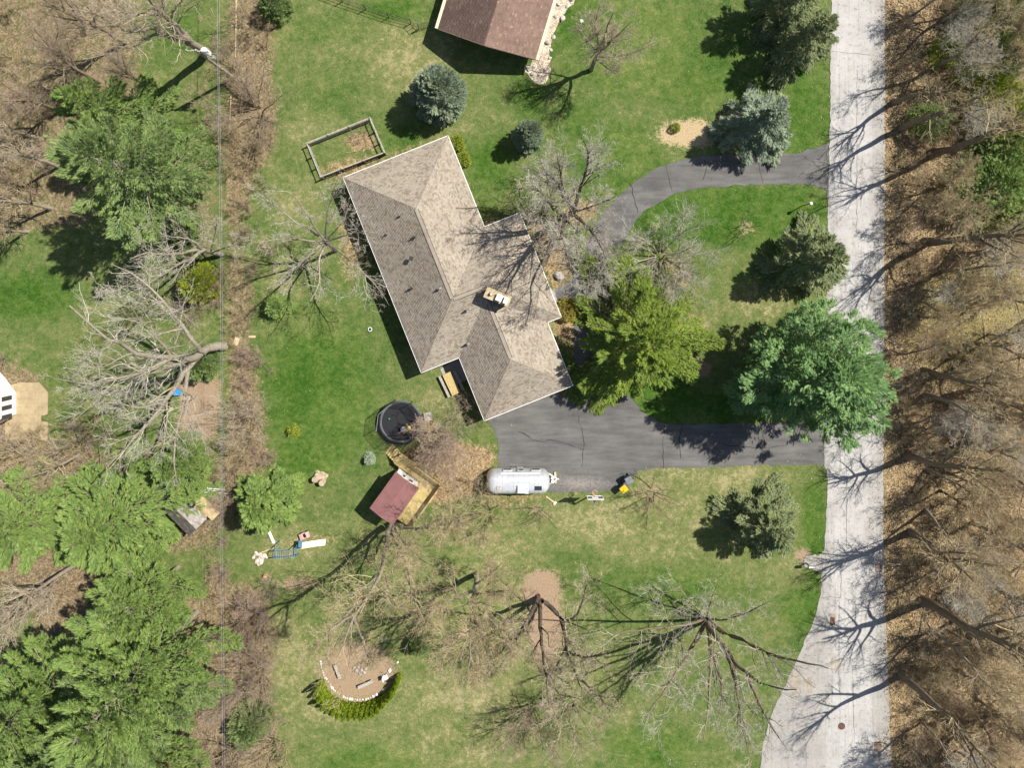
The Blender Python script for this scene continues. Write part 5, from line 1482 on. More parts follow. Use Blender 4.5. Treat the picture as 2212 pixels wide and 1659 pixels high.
def thing_mesh(name, mb, mat, at, z=0.0):
    o = mb.build(name, mat); o.location = (at[0], at[1], z); return o
plank('plank', 'wide white plank on the grass left of the climbing frame', (580, 1144), (592, 1173), 0.26, 0.10, M['white'])
plank('plank', 'thin tapering pale plank pointing at the stone pile', (595, 1182), (561, 1195), 0.12, 0.06, M['wood_tan'], 0.05)
p = PX(657, 1158, 0.4); tc_ = thing('toy_car', 'pink ride-on toy car beside the climbing frame', 'toy car', (p[0], p[1], 0.0), 0.35)
M['pink'] = mat_plain('faded_pink_plastic', (0.55, 0.33, 0.30), 0.1, 5, 0.5, 0, 0)
bdy = MB()
prof = [(-.5, .15), (-.5, .42), (-.2, .48), (-.1, .36), (.15, .36), (.2, .46), (.5, .4), (.5, .15)]
vv = [(x, y, z) for y in (-.3, .3) for x, z in prof]; k = len(prof)
bdy.add(vv, [tuple(range(k)), tuple(range(2 * k - 1, k - 1, -1))] + [(i, (i + 1) % k + 0, (i + 1) % k + k, i + k) for i in range(k)])
bdy.build('body', M['pink'], tc_); MB().box((0.0, 0, 0.37), (0.24, 0.4, 0.06)).build('seat', M['black'], tc_)
MB().tube([(0.17 + 0.06 * math.cos(a), 0.12 * math.sin(a), 0.52) for a in np.linspace(0, 6.283, 13)], 0.015, 5, cap=False).build('steering_wheel', M['black'], tc_)
for x in (-.32, .32):
    for y in (-.32, .32): MB().tube([(x, y - .04, .13), (x, y + .04, .13)], .13, 12).build('wheel', M['black'], tc_)
# stone pile and bits near it
srng = random.Random(4); ROCKS = []
def rock(label, px, py, r, mat='stone', group=None, sc=(1, 0.8, 0.6), name='stone'):
    p = PX(px, py); o = MB().ball((0, 0, 0), r, 8, 5, sc, 0.16, srng).build(name, M[mat], smooth=False)
    o.location = (p[0], p[1], r * sc[2] * 0.6); o.rotation_euler = (0, 0, srng.uniform(0, 6)); tag(o, label, 'stone', group); ROCKS.append((o, px, py, group)); return o
for k, (x, y, r) in enumerate([(556, 1197, .22), (551, 1199, .16), (563, 1199, .30), (570, 1200, .36), (553, 1193, .18), (562, 1206, .2), (556, 1211, .3), (564, 1213, .34), (559, 1218, .22), (567, 1207, .2), (576, 1203, .18), (548, 1204, .2)]):
    rock('pale stone in the heap near the climbing frame', x, y, r, 'stone', 'heap of pale stones')
p = PX(574, 1244); o = MB().ball((0, 0, 0), 0.26, 14, 8, (1, 1, 0.72)).build('pumpkin', M['orange'], smooth=True); o.location = (p[0], p[1], 0.17); tag(o, 'orange pumpkin lying in the brush strip below the stone heap', 'pumpkin')

# ------------------------------------------------------------------ stone ring, benches
arc = smooth_poly([(692, 1424), (694, 1438), (698.7, 1457), (707, 1470), (721, 1490), (731, 1499), (742.5, 1505.8), (759, 1510), (784, 1511.7), (805, 1505), (817, 1498), (829, 1490), (838, 1480)], 12, False)
acc = 0; last = arc[0]; k = 0
for q in arc[1:]:
    acc += np.linalg.norm(q - last); last = q
    if acc > 4.6:
        acc = srng.uniform(-0.6, 0.6); k += 1
        rock('white edging stone in the curved row around the fire circle', q[0] + srng.uniform(-.8, .8), q[1] + srng.uniform(-.8, .8), srng.choice([.07, .08, .09, .11, .15]), 'white' if srng.random() < .35 else 'stone', 'white stones edging the fire circle', (1, .85, .65), 'edging_stone')
def bench(label, px, py, ang_, L_):
    p = PX(px, py, 0.42); b = thing('log_bench', label, 'bench', (p[0], p[1], 0), ang_, 'plain benches in the fire circle')
    MB().box((0, 0, 0.42), (L_, 0.32, 0.07)).build('seat', M['wood_grey'], b)
    for x in (-L_ / 2 + 0.25, L_ / 2 - 0.25): MB().box((x, 0, 0.19), (0.12, 0.28, 0.39)).build('leg', M['wood_grey'], b)
bench('grey plank bench on the left side of the fire circle', 729, 1452, math.atan2(-240, 90), 1.5)
bench('grey plank bench near the bottom stones of the fire circle', 789, 1479.5, math.atan2(110, 250), 1.6)
p = PX(832.5, 1464, 0.4); b = thing('garden_chair', 'small white garden chair at the right side of the fire circle', 'chair', (p[0], p[1], 0), 0.3)
MB().box((0, 0, .40), (.46, .44, .04)).build('seat', M['white'], b); MB().box((-.22, 0, .65), (.04, .44, .45)).build('backrest', M['white'], b)
for x in (-.2, .2):
    for y in (-.2, .2): MB().box((x, y, .2), (.05, .05, .4)).build('leg', M['white'], b)
rock('white stone by the right end of the hedge', 842, 1448, .22, 'white'); rock('small pale stone above the fire circle chair', 859, 1431, .14, 'white')
for k, (x, y) in enumerate([(775, 1441), (781, 1448), (787, 1453), (770, 1449), (778, 1456), (790, 1445), (765, 1442)]): rock('grey stone of the fire pit in the circle', x, y, .2, 'stone_grey', 'grey fire pit stones')

# ------------------------------------------------------------------ single things on the lawns
p = PX(692, 1030); o = thing('tree_stump', 'broad pale cut tree stump with two stubs on the lawn', 'stump', tuple(p))
vv = []; n = 20; st = MB()
for r_, z in ((0.75, -0.05), (0.60, 0.2), (0.52, 0.5)):
    for k in range(n):
        a = 2 * math.pi * k / n; q = r_ * (1 + 0.16 * math.sin(3 * a + 1) + 0.1 * math.sin(7 * a)); vv.append((q * math.cos(a), q * math.sin(a) * 0.9, z))
st.add(vv, [(i * n + k, i * n + (k + 1) % n, (i + 1) * n + (k + 1) % n, (i + 1) * n + k) for i in range(2) for k in range(n)] + [tuple(range(2 * n, 3 * n))])
M['stump'] = mat_plain('pale_stump_wood', (0.40, 0.32, 0.22), 0.35, 5, 0.9, 0, 0.4)
st.build('stump', M['stump'], o)
for x, y in ((-0.28, -0.05), (0.32, -0.35)): MB().tube([(x, y, 0.3), (x * 1.2, y * 1.2, 0.95)], [0.36, 0.3], 10).build('stub', M['stump'], o)
p = PX(1733, 444); o = thing('lamp_post', 'short lawn lamp post with white globe near the road', 'lamp post', (p[0], p[1], 0))
MB().cyl((0, 0), 0.05, -0.1, 1.75, 8).build('post', M['black'], o); MB().cyl((0, 0), 0.12, 1.72, 1.8, 8).build('collar', M['black'], o)
MB().ball((0, 0, 1.98), 0.19, 12, 8).build('globe', M['white'], o, smooth=True)
p = PX(1741, 1216); o = thing('mailbox', 'grey rounded mailbox on a post at the gravel apron', 'mailbox', (p[0], p[1], 0), 0.0)
MB().box((0, 0, 0.5), (0.1, 0.1, 1.1)).build('post', M['wood_dark'], o)
mbx = MB(); n = 9; pr_ = [(0.13 * math.cos(math.pi * k / (n - 1)), 0.13 * math.sin(math.pi * k / (n - 1)) + 1.18) for k in range(n)] + [(-.13, 1.05), (.13, 1.05)]
k = len(pr_); mbx.add([(x, y, z) for x in (-.26, .30) for y, z in pr_], [tuple(range(k)), tuple(range(2 * k - 1, k - 1, -1))] + [(i, (i + 1) % k, (i + 1) % k + k, i + k) for i in range(k)])
mbx.build('box', M['steel'], o); MB().box((-.275, 0, 1.17), (.03, .24, .24)).build('door', M['black'], o)  # door coloured black to paint in the shadow at the left end
for lab, x, y in (('iron storm grate at the road edge opposite the mailbox', 1898, 1227), ('iron storm grate with a stained patch in the lower road', 1896, 1612)):
    p = PX(x, y); o = thing('storm_grate', lab, 'storm grate', (p[0], p[1], 0.036))
    MB().box((0, 0, 0.01), (0.62, 0.06, 0.02)).box((0, 0.42, 0.01), (0.62, 0.06, 0.02)).box((0, -0.42, 0.01), (0.62, 0.06, 0.02)).box((0.31, 0, 0.012), (0.06, 0.9, 0.022)).box((-0.31, 0, 0.012), (0.06, 0.9, 0.022)).build('frame', M['rust'], o)
    for k in range(5): MB().box((-0.2 + 0.1 * k, 0, 0.006), (0.045, 0.8, 0.014)).build('bar', M['rust'], o)
p = PX(1817.5, 1569); o = thing('manhole_cover', 'round rusty manhole cover in the lower road', 'manhole cover', (p[0], p[1], 0.036))
MB().cyl((0, 0), 0.36, 0, 0.012, 24).build('frame', M['dark_metal'], o); MB().cyl((0, 0), 0.31, 0.012, 0.018, 24).build('cover', M['rust'], o)
p = PX(1798, 1342); o = MB().box((0, 0, 0.006), (0.5, 0.8, 0.012)).build('iron_plate', M['rust']); o.location = (p[0], p[1], 0.041); tag(o, 'rusty iron plate set in the road under tree shadows', 'iron plate')
rock('large grey boulder beside the front path', 1207, 596, .55, 'stone_grey', None, (1, .85, .6), 'boulder')
rock('small white stone in the shade of the tree at the top lawn', 1256, 45, .22, 'white', None, (1, 1, .7))
p = PX(800, 711); o = thing('dog_bowl', 'small white bowl standing alone on the back lawn', 'bowl', (p[0], p[1], 0)); MB().cyl((0, 0), .16, 0, .14, 14, .22).build('bowl_body', M['white'], o); MB().cyl((0, 0), .16, .141, .146, 14).build('water', M['glass'], o)
for k, (x, y, r) in enumerate([(1205, 8, .28), (1224, 14, .2), (1215, 40, .34), (1200, 36, .2), (1196, 80, .26), (1183, 92, .3), (1190, 108, .2), (1178, 150, .24), (1165, 162, .2), (1150, 160, .26), (1142, 148, .3), (1235, -2, .3), (1188, 125, .2)]):
    rock('grey rock set in the pebble bed of the brown roofed house', x, y, r, 'stone_grey' if k % 2 else 'stone', 'rocks in the pebble bed')
nth = ['first', 'second', 'third', 'fourth', 'fifth', 'sixth', 'seventh', 'eighth', 'ninth', 'tenth'] + ['%dth' % k for k in range(11, 60)]
for g_, txt in (('white stones edging the fire circle', 'edging stone in the curved row round the fire circle, %s from its left end'), ('rocks in the pebble bed', 'rock set in the pebble bed, %s from its lower tip'), ('heap of pale stones', 'pale stone in the heap near the climbing frame, %s from its left side'), ('grey fire pit stones', 'grey stone of the fire pit, %s from the left')):
    lst = [r for r in ROCKS if r[3] == g_]
    if g_.startswith('rocks'): lst.sort(key=lambda r: -r[2])
    elif not g_.startswith('white'): lst.sort(key=lambda r: r[1])
    for k, r in enumerate(lst): r[0]['label'] = txt % nth[k]
# logs, lumber and clutter in the brush strip at left
def log(label, p0, p1, r, mat='wood_tan', name='log'):
    a, b_ = PX(*p0), PX(*p1); d = b_ - a
    o = MB().tube([(0, 0, r), tuple(d * 0.5 + np.array([0.03, 0.02, r])), tuple(d + np.array([0, 0, r]))], [r, r * 0.9, r * 0.75], 8).build(name, M[mat]); o.location = (a[0], a[1], 0.0); tag(o, label, 'log')
log('long pale log lying along the strip at the top', (511, -30), (509, 124), .09); log('pale log below the first one, slightly bent', (508, 128), (502, 172), .08)
log('short pale log beside the brush, pointing down', (499, 205), (495, 300), .07); log('thin dry log near the leaning pine trunk', (426, 405), (432, 360), .05, 'wood_grey')
for k, (lab, x, y, w, l, rz, z) in enumerate([('grey plank pallet right of the utility pole foot', 519, 171, .35, 1.0, -.15, .1), ('pale plank just below the utility pole foot', 496, 183, .1, .8, -.1, .06), ('short pale plank in the leaf strip east of the big leaning tree', 545, 727, .25, .7, 0, .08), ('pale plank standing on edge by the big leaning tree', 511, 737, .5, .8, 1.2, .08), ('pale fallen board on the bare earth patch', 366, 886, .3, .9, .4, .08)]):
    p = PX(x, y); o = MB().box((0, 0, z / 2), (l, w, z), rz).build('plank', M['wood_tan'] if k else M['wood_grey']); o.location = (p[0], p[1], 0.02); tag(o, lab, 'plank')
p = PX(447, 1098, 1.2); o = thing('lumber_stack', 'stack of yellow plywood sheets beside the garden shed', 'lumber stack', (p[0], p[1], 0), -0.80)
for k in range(6): MB().box((srng.uniform(-.05, .05), srng.uniform(-.04, .04), 1.0 + 0.05 * k), (2.5, 0.95, 0.045)).build('sheet', M['wood_tan'], o)
for x in (-.9, .9): MB().box((x, 0, .48), (.1, .9, .96)).build('trestle', M['wood_dark'], o)
p = PX(415, 1088, 2.7); o = MB().tube([(0.3 * math.cos(a), 0.3 * math.sin(a), 0.1) for a in np.linspace(0, 6.283, 21)], 0.1, 8, cap=False).build('tyre', M['black']); o.location = (p[0], p[1], 2.72); tag(o, 'black tyre lying on the garden shed roof', 'tyre')
for lab, x, y, m_ in (('silver grey tub left of the other by the lumber', 439, 1068, 'steel'), ('silver grey tub on the right, behind the lumber', 470, 1072, 'steel')):
    p = PX(x, y, .7); o = thing('tub', lab, 'tub', (p[0], p[1], 0), .1); MB().box((0, 0, .32), (.75, .6, .64)).build('tub_body', M[m_], o); MB().box((0, 0, .66), (.82, .66, .05)).build('lid', M['grey_plastic'], o)
p = PX(521, 1074, .9); o = thing('barrel', 'dark blue plastic barrel at the edge of the pine shade', 'barrel', (p[0], p[1], 0)); MB().tube([(0, 0, 0), (0, 0, .45), (0, 0, .9)], [.27, .32, .27], 16).build('barrel_body', M['blue_plastic'], o); MB().cyl((0, 0), .24, .9, .93, 14).build('lid', M['black'], o)
for k, (y0, x0, x1) in enumerate([(1060, 424, 492), (1064, 420, 500), (1055, 440, 486)]):
    a, b_ = PX(x0, y0, 1.0), PX(x1, y0 + 4, 1.0); o = MB().tube([(0, 0, 0), tuple(b_ - a)], .05, 8).build('pipe', M['white']); o.location = (a[0], a[1], 0.72 + 0.1 * k); tag(o, ['white pipe laid across the tubs, lowest of three', 'longest white pipe laid across the tubs', 'shortest white pipe, topmost across the tubs'][k], 'pipe')
p = PX(381, 847, .6); o = thing('play_table', 'bright blue plastic play table under the big leaning tree', 'play table', (p[0], p[1], 0), .1)
MB().box((0, 0, .55), (.9, .7, .06)).build('table_top', M['blue_plastic'], o)
for x in (-.36, .36):
    for y in (-.27, .27): MB().cyl((x, y), .04, 0, .52, 8).build('leg', M['yellow_plastic'], o)
p = PX(396, 786, .8); o = thing('grill', 'dark covered grill beside the green bush', 'grill', (p[0], p[1], 0), .2); MB().box((0, 0, .55), (1.0, .6, .5)).ball((0, 0, .78), .4, 12, 6, (1.2, .72, .6)).build('cover', M['grey_plastic'], o)
for x in (-.4, .4): MB().box((x, 0, .15), (.06, .5, .3)).build('leg', M['black'], o)

# ------------------------------------------------------------------ trees and shrubs
def rel(base, pts):
    """Limb given as pixel points with heights -> metres from the tree's base."""
    return [tuple(PX(x, y, z) - base) for x, y, z in pts]

def hero(name, label, base_px, seed, h, r, bark, twig, limbs=None, group=None, **kw):
    b = PX(*base_px)
    if limbs: limbs = [(rel(b, pts), rr * 0.9) for pts, rr in limbs]
    kw['tw'] = kw.get('tw', .014) * .62; kw['nt'] = kw.get('nt', 7) - 2; kw['forks'] = max(5, int(kw.get('forks', 8) * (.72 if limbs else 1))); kw['nb'] = kw.get('nb', 8) - 1; kw['ntt'] = 3
    me = make_bare(name, seed, h, r, M[bark], M[twig], limbs=limbs, **kw)
    return place_tree(name, label, 'tree', me, tuple(b), group=group)

# big pale tree on the left, leaning out over the neighbour's lawn
hero('bare_tree', 'huge pale bare tree whose limbs spread over the left lawn', (485, 747), 1, 21, 7, 'bark_pale', 'twig_pale', [
    ([(485, 748, 0), (455, 752, 2.0), (430, 768, 4.5), (405, 777, 7), (370, 770, 9.5), (330, 772, 12), (270, 745, 15), (210, 720, 18), (150, 660, 20)], 0.55),
    ([(430, 768, 4.5), (400, 800, 7), (370, 850, 10), (330, 900, 13), (280, 960, 16), (230, 1010, 19)], 0.36),
    ([(440, 765, 4), (420, 740, 7), (390, 700, 9), (350, 650, 12), (300, 600, 14), (240, 570, 17)], 0.28),
    ([(405, 790, 6), (400, 850, 9), (385, 920, 11), (376, 990, 13), (380, 1040, 15)], 0.24),
    ([(405, 777, 7), (350, 800, 11), (290, 810, 14), (200, 830, 17), (110, 815, 20)], 0.27),
    ([(370, 770, 9.5), (330, 720, 13), (300, 690, 16), (270, 640, 19)], 0.17),
    ([(350, 870, 11), (300, 880, 14), (240, 870, 17), (190, 880, 19)], 0.16)], forks=11, nb=8, nt=7, ntt=3, tw=0.017)
hero('bare_tree', 'pale multi limbed bare tree leaning left above the dark evergreen bush', (478, 548), 2, 13, 4.5, 'bark_pale', 'twig_pale', [
    ([(480, 549, 0), (455, 545, 2), (430, 538, 4), (400, 545, 6), (370, 550, 9), (320, 545, 12), (280, 560, 14)], 0.30),
    ([(440, 540, 3.5), (410, 560, 6), (380, 575, 9), (340, 600, 12), (300, 625, 14)], 0.2),
    ([(440, 540, 3.5), (415, 520, 6), (385, 512, 9), (350, 510, 12)], 0.18), ([(455, 545, 2), (465, 500, 5), (468, 470, 8)], 0.1),
    ([(460, 545, 2), (500, 530, 5), (540, 520, 7)], 0.1)], forks=11, nb=7, nt=6, ntt=3, tw=0.016)
hero('bare_tree', 'tall bare tree with thick limbs beside the white transformer', (447, 110), 3, 21, 7, 'bark_grey', 'twig_grey', [
    ([(447, 110, 0), (420, 95, 4), (395, 82, 7), (372, 55, 10), (350, 30, 13), (330, 5, 16), (300, -30, 20)], 0.50),
    ([(405, 90, 5.5), (370, 80, 8), (330, 75, 11), (290, 100, 14), (240, 100, 17)], 0.3),
    ([(415, 92, 4.5), (390, 60, 8), (360, 35, 11), (350, 0, 14), (345, -40, 18)], 0.25),
    ([(372, 82, 8), (330, 60, 11), (280, 70, 13), (210, 30, 17), (150, 20, 20)], 0.22),
    ([(350, 30, 13), (290, 30, 16), (230, 10, 19)], 0.17)], forks=11, nb=8, nt=7, ntt=3, tw=0.017)
hero('bare_tree', 'white barked bare tree spreading over the west eave of the ranch house', (727, 540), 4, 13, 6, 'bark_pale', 'twig_pale', [
    ([(727, 541, 0), (715, 532, 2.5), (703, 522, 5), (680, 490, 8), (655, 450, 11), (625, 410, 13)], 0.22),
    ([(706, 524, 4.5), (670, 520, 7), (630, 515, 9), (580, 520, 11), (545, 525, 12)], 0.14),
    ([(706, 524, 4.5), (690, 560, 7), (690, 610, 9), (670, 650, 11)], 0.13),
    ([(703, 522, 5), (735, 545, 7), (770, 575, 9), (815, 620, 10), (840, 660, 11)], 0.13),
    ([(703, 522, 5), (740, 510, 7), (780, 500, 9), (830, 510, 10)], 0.12),
    ([(703, 522, 5), (705, 480, 8), (715, 430, 10), (725, 395, 12)], 0.13),
    ([(700, 520, 5), (665, 555, 7), (620, 590, 9), (585, 620, 11)], 0.12),
    ([(703, 522, 5), (750, 470, 8), (790, 440, 10)], 0.1),
    ([(690, 510, 6), (640, 480, 9), (590, 440, 11), (560, 420, 12)], 0.12)], forks=9, nb=7, nt=6, ntt=3, tw=0.017)
hero('bare_tree', 'bare tree on the top lawn casting a long branching shadow', (1279, 148), 5, 12, 4.5, 'bark_grey', 'twig_grey', [
    ([(1278, 149, 0), (1284, 132, 2), (1292, 112, 4), (1302, 90, 6), (1312, 60, 9), (1325, 25, 12)], 0.3),
    ([(1288, 118, 3.5), (1310, 100, 6), (1335, 75, 8), (1365, 45, 11)], 0.18),
    ([(1288, 120, 3.2), (1320, 122, 5), (1360, 115, 8), (1400, 100, 10)], 0.16),
    ([(1292, 112, 4), (1290, 80, 7), (1285, 50, 9), (1295, 10, 12)], 0.16),
    ([(1286, 124, 3), (1310, 145, 5), (1330, 160, 8)], 0.12), ([(1292, 112, 4), (1265, 85, 7), (1245, 60, 9)], 0.1)], forks=13, nb=9, nt=8, ntt=4, tw=0.013)
hero('bare_tree', 'grey bare tree by the east roof notch throwing branch shadows on the shingles', (1235, 462), 6, 12, 6, 'bark_dark', 'twig_pale', [
    ([(1235, 462, 0), (1232, 462, 2), (1222, 470, 4), (1205, 495, 6), (1195, 530, 8), (1180, 570, 10)], 0.36),
    ([(1235, 462, 0), (1238, 455, 2.5), (1215, 420, 5), (1195, 385, 7), (1160, 370, 9), (1110, 350, 11)], 0.30),
    ([(1238, 455, 2.5), (1250, 420, 5), (1262, 380, 8), (1270, 330, 11), (1255, 290, 13)], 0.27),
    ([(1236, 458, 2), (1265, 450, 4), (1295, 440, 7), (1330, 425, 10)], 0.17),
    ([(1236, 460, 2), (1260, 480, 4), (1285, 510, 7), (1310, 560, 10)], 0.25),
    ([(1225, 468, 3.5), (1190, 470, 6), (1160, 460, 8), (1110, 455, 10)], 0.24), ([(1230, 466, 3), (1215, 500, 7), (1222, 540, 10), (1232, 580, 12)], 0.25), ([(1228, 466, 3.5), (1200, 455, 7), (1175, 420, 10), (1150, 400, 12)], 0.22),
    ([(1215, 420, 5), (1210, 370, 8), (1200, 320, 11)], 0.13), ([(1250, 480, 4), (1245, 540, 8), (1270, 600, 10), (1280, 640, 11)], 0.15)], forks=16, nb=9, nt=7, ntt=3, tw=0.016)
place_tree('bare_tree', 'rounded pale grey bare tree inside the driveway loop', 'tree', make_twiggy('round_tree', 7, 6.6, 5.0, M['bark_grey'], M['twig_pale'], 14, 10, 7, 4, .0085, .9), tuple(PX(1426, 556)), 0, (1.0, 1.0, .9), None, ('trunk', 'branches'))
hero('bare_tree', 'fine twigged bare tree standing at the inner bend of the driveway', (1300, 588), 8, 8, 4.0, 'bark_grey', 'twig_pale', stems=3, forks=7, nb=7, nt=7, ntt=3, tw=0.013)
hero('bare_tree', 'small pale bare tree just north of the roof notch tree', (1208, 392), 9, 8, 4.0, 'bark_grey', 'twig_pale', stems=2, forks=7, nb=7, nt=6, ntt=3, tw=0.013)
hero('bare_tree', 'reddish twigged bare tree between trampoline and driveway', (955, 937), 10, 7.0, 5.4, 'bark_brown', 'twig_red', stems=6, forks=8, nb=8, nt=8, ntt=4, tw=0.014, up=0.12)
hero('bare_tree', 'tall forked bare tree leaning away from the south corner of the playhouse', (845, 1130), 11, 20, 7, 'bark_grey', 'twig_tan', [
    ([(846, 1130, 0), (838, 1150, 3), (832, 1190, 6), (822, 1240, 9), (795, 1290, 12), (760, 1345, 15), (738, 1400, 18), (728, 1425, 19)], 0.29),
    ([(848, 1132, 0), (850, 1160, 4), (870, 1200, 7), (885, 1250, 10), (890, 1320, 14)], 0.24),
    ([(850, 1130, 0), (868, 1165, 4), (905, 1205, 8), (950, 1230, 11)], 0.18),
    ([(848, 1128, 0), (880, 1140, 3), (930, 1140, 6), (990, 1130, 8), (1050, 1150, 10)], 0.2),
    ([(775, 1320, 13.5), (730, 1350, 16), (690, 1390, 18), (665, 1420, 20)], 0.16), ([(765, 1340, 14.5), (790, 1400, 17), (800, 1450, 19)], 0.14)], forks=15, nb=9, nt=8, ntt=4, tw=0.014)
hero('bare_tree', 'dense grey bare tree in the middle of the south lawn, left of the mulch oval', (1030, 1240), 12, 18, 6.5, 'bark_grey', 'twig_tan', [
    ([(1030, 1240, 0), (1028, 1265, 3), (1022, 1300, 6), (1018, 1350, 10), (1015, 1410, 14), (1010, 1470, 18)], 0.34),
    ([(1026, 1275, 4), (990, 1290, 7), (950, 1310, 10), (900, 1350, 13)], 0.2), ([(1022, 1300, 6), (1050, 1330, 9), (1085, 1370, 12), (1110, 1420, 15)], 0.19),
    ([(1024, 1285, 5), (1060, 1280, 8), (1100, 1275, 11)], 0.17), ([(1018, 1350, 10), (970, 1400, 13), (930, 1450, 16)], 0.15), ([(1028, 1262, 3), (1060, 1240, 6), (1085, 1215, 9)], 0.14), ([(1020, 1330, 8), (1050, 1400, 12), (1060, 1470, 16)], 0.15)], forks=17, nb=10, nt=8, ntt=4, tw=0.014)
hero('bare_tree', 'dark limbed bare tree rising from the mulch oval', (1162, 1290), 13, 17, 6.5, 'bark_dark', 'twig_grey', [
    ([(1162, 1288, 0), (1185, 1310, 2), (1215, 1345, 4), (1222, 1400, 7), (1240, 1450, 10), (1258, 1490, 13)], 0.34),
    ([(1162, 1290, 0), (1150, 1320, 3), (1130, 1355, 5.5), (1105, 1400, 8), (1080, 1440, 11)], 0.30),
    ([(1163, 1290, 0), (1168, 1340, 4), (1170, 1400, 8), (1180, 1460, 12), (1185, 1520, 15)], 0.28),
    ([(1215, 1345, 4), (1245, 1330, 6), (1260, 1290, 9), (1270, 1250, 12)], 0.18), ([(1222, 1400, 7), (1200, 1440, 10), (1170, 1470, 12)], 0.13),
    ([(1225, 1410, 7.5), (1270, 1420, 10), (1330, 1400, 13)], 0.16), ([(1140, 1340, 4.5), (1100, 1340, 7), (1060, 1320, 10)], 0.15), ([(1245, 1460, 10.5), (1290, 1500, 13), (1320, 1540, 15)], 0.14)], forks=11, nb=8, nt=7, ntt=3, tw=0.015)
hero('bare_tree', 'broad bare tree with many dark radiating limbs beside the widening road', (1527, 1340), 14, 18, 8, 'bark_brown', 'twig_pale', [
    ([(1527, 1338, 0), (1540, 1365, 3), (1570, 1410, 6), (1610, 1450, 9), (1650, 1480, 12), (1720, 1490, 15)], 0.36),
    ([(1528, 1340, 0), (1555, 1362, 3), (1605, 1385, 6), (1660, 1410, 9), (1730, 1430, 12), (1790, 1445, 14)], 0.3),
    ([(1527, 1342, 0), (1532, 1380, 4), (1536, 1440, 8), (1530, 1520, 13), (1520, 1600, 17)], 0.28),
    ([(1526, 1340, 0), (1500, 1390, 4), (1470, 1440, 8), (1430, 1500, 12), (1390, 1560, 15)], 0.28),
    ([(1524, 1338, 0), (1485, 1350, 3), (1430, 1355, 6), (1360, 1365, 10), (1290, 1380, 13)], 0.2),
    ([(1570, 1410, 6), (1590, 1480, 10), (1600, 1550, 13), (1620, 1640, 17)], 0.2), ([(1610, 1450, 9), (1650, 1540, 13), (1700, 1620, 16)], 0.2),
    ([(1528, 1336, 0), (1560, 1340, 4), (1610, 1325, 7), (1660, 1300, 10)], 0.17), ([(1525, 1336, 0), (1500, 1310, 4), (1475, 1280, 7), (1450, 1250, 10)], 0.14),
    ([(1528, 1336, 0), (1535, 1300, 4), (1550, 1260, 8)], 0.13), ([(1532, 1400, 5), (1560, 1490, 10), (1545, 1570, 14)], 0.18)], forks=8, nb=7, nt=7, ntt=3, tw=0.016)

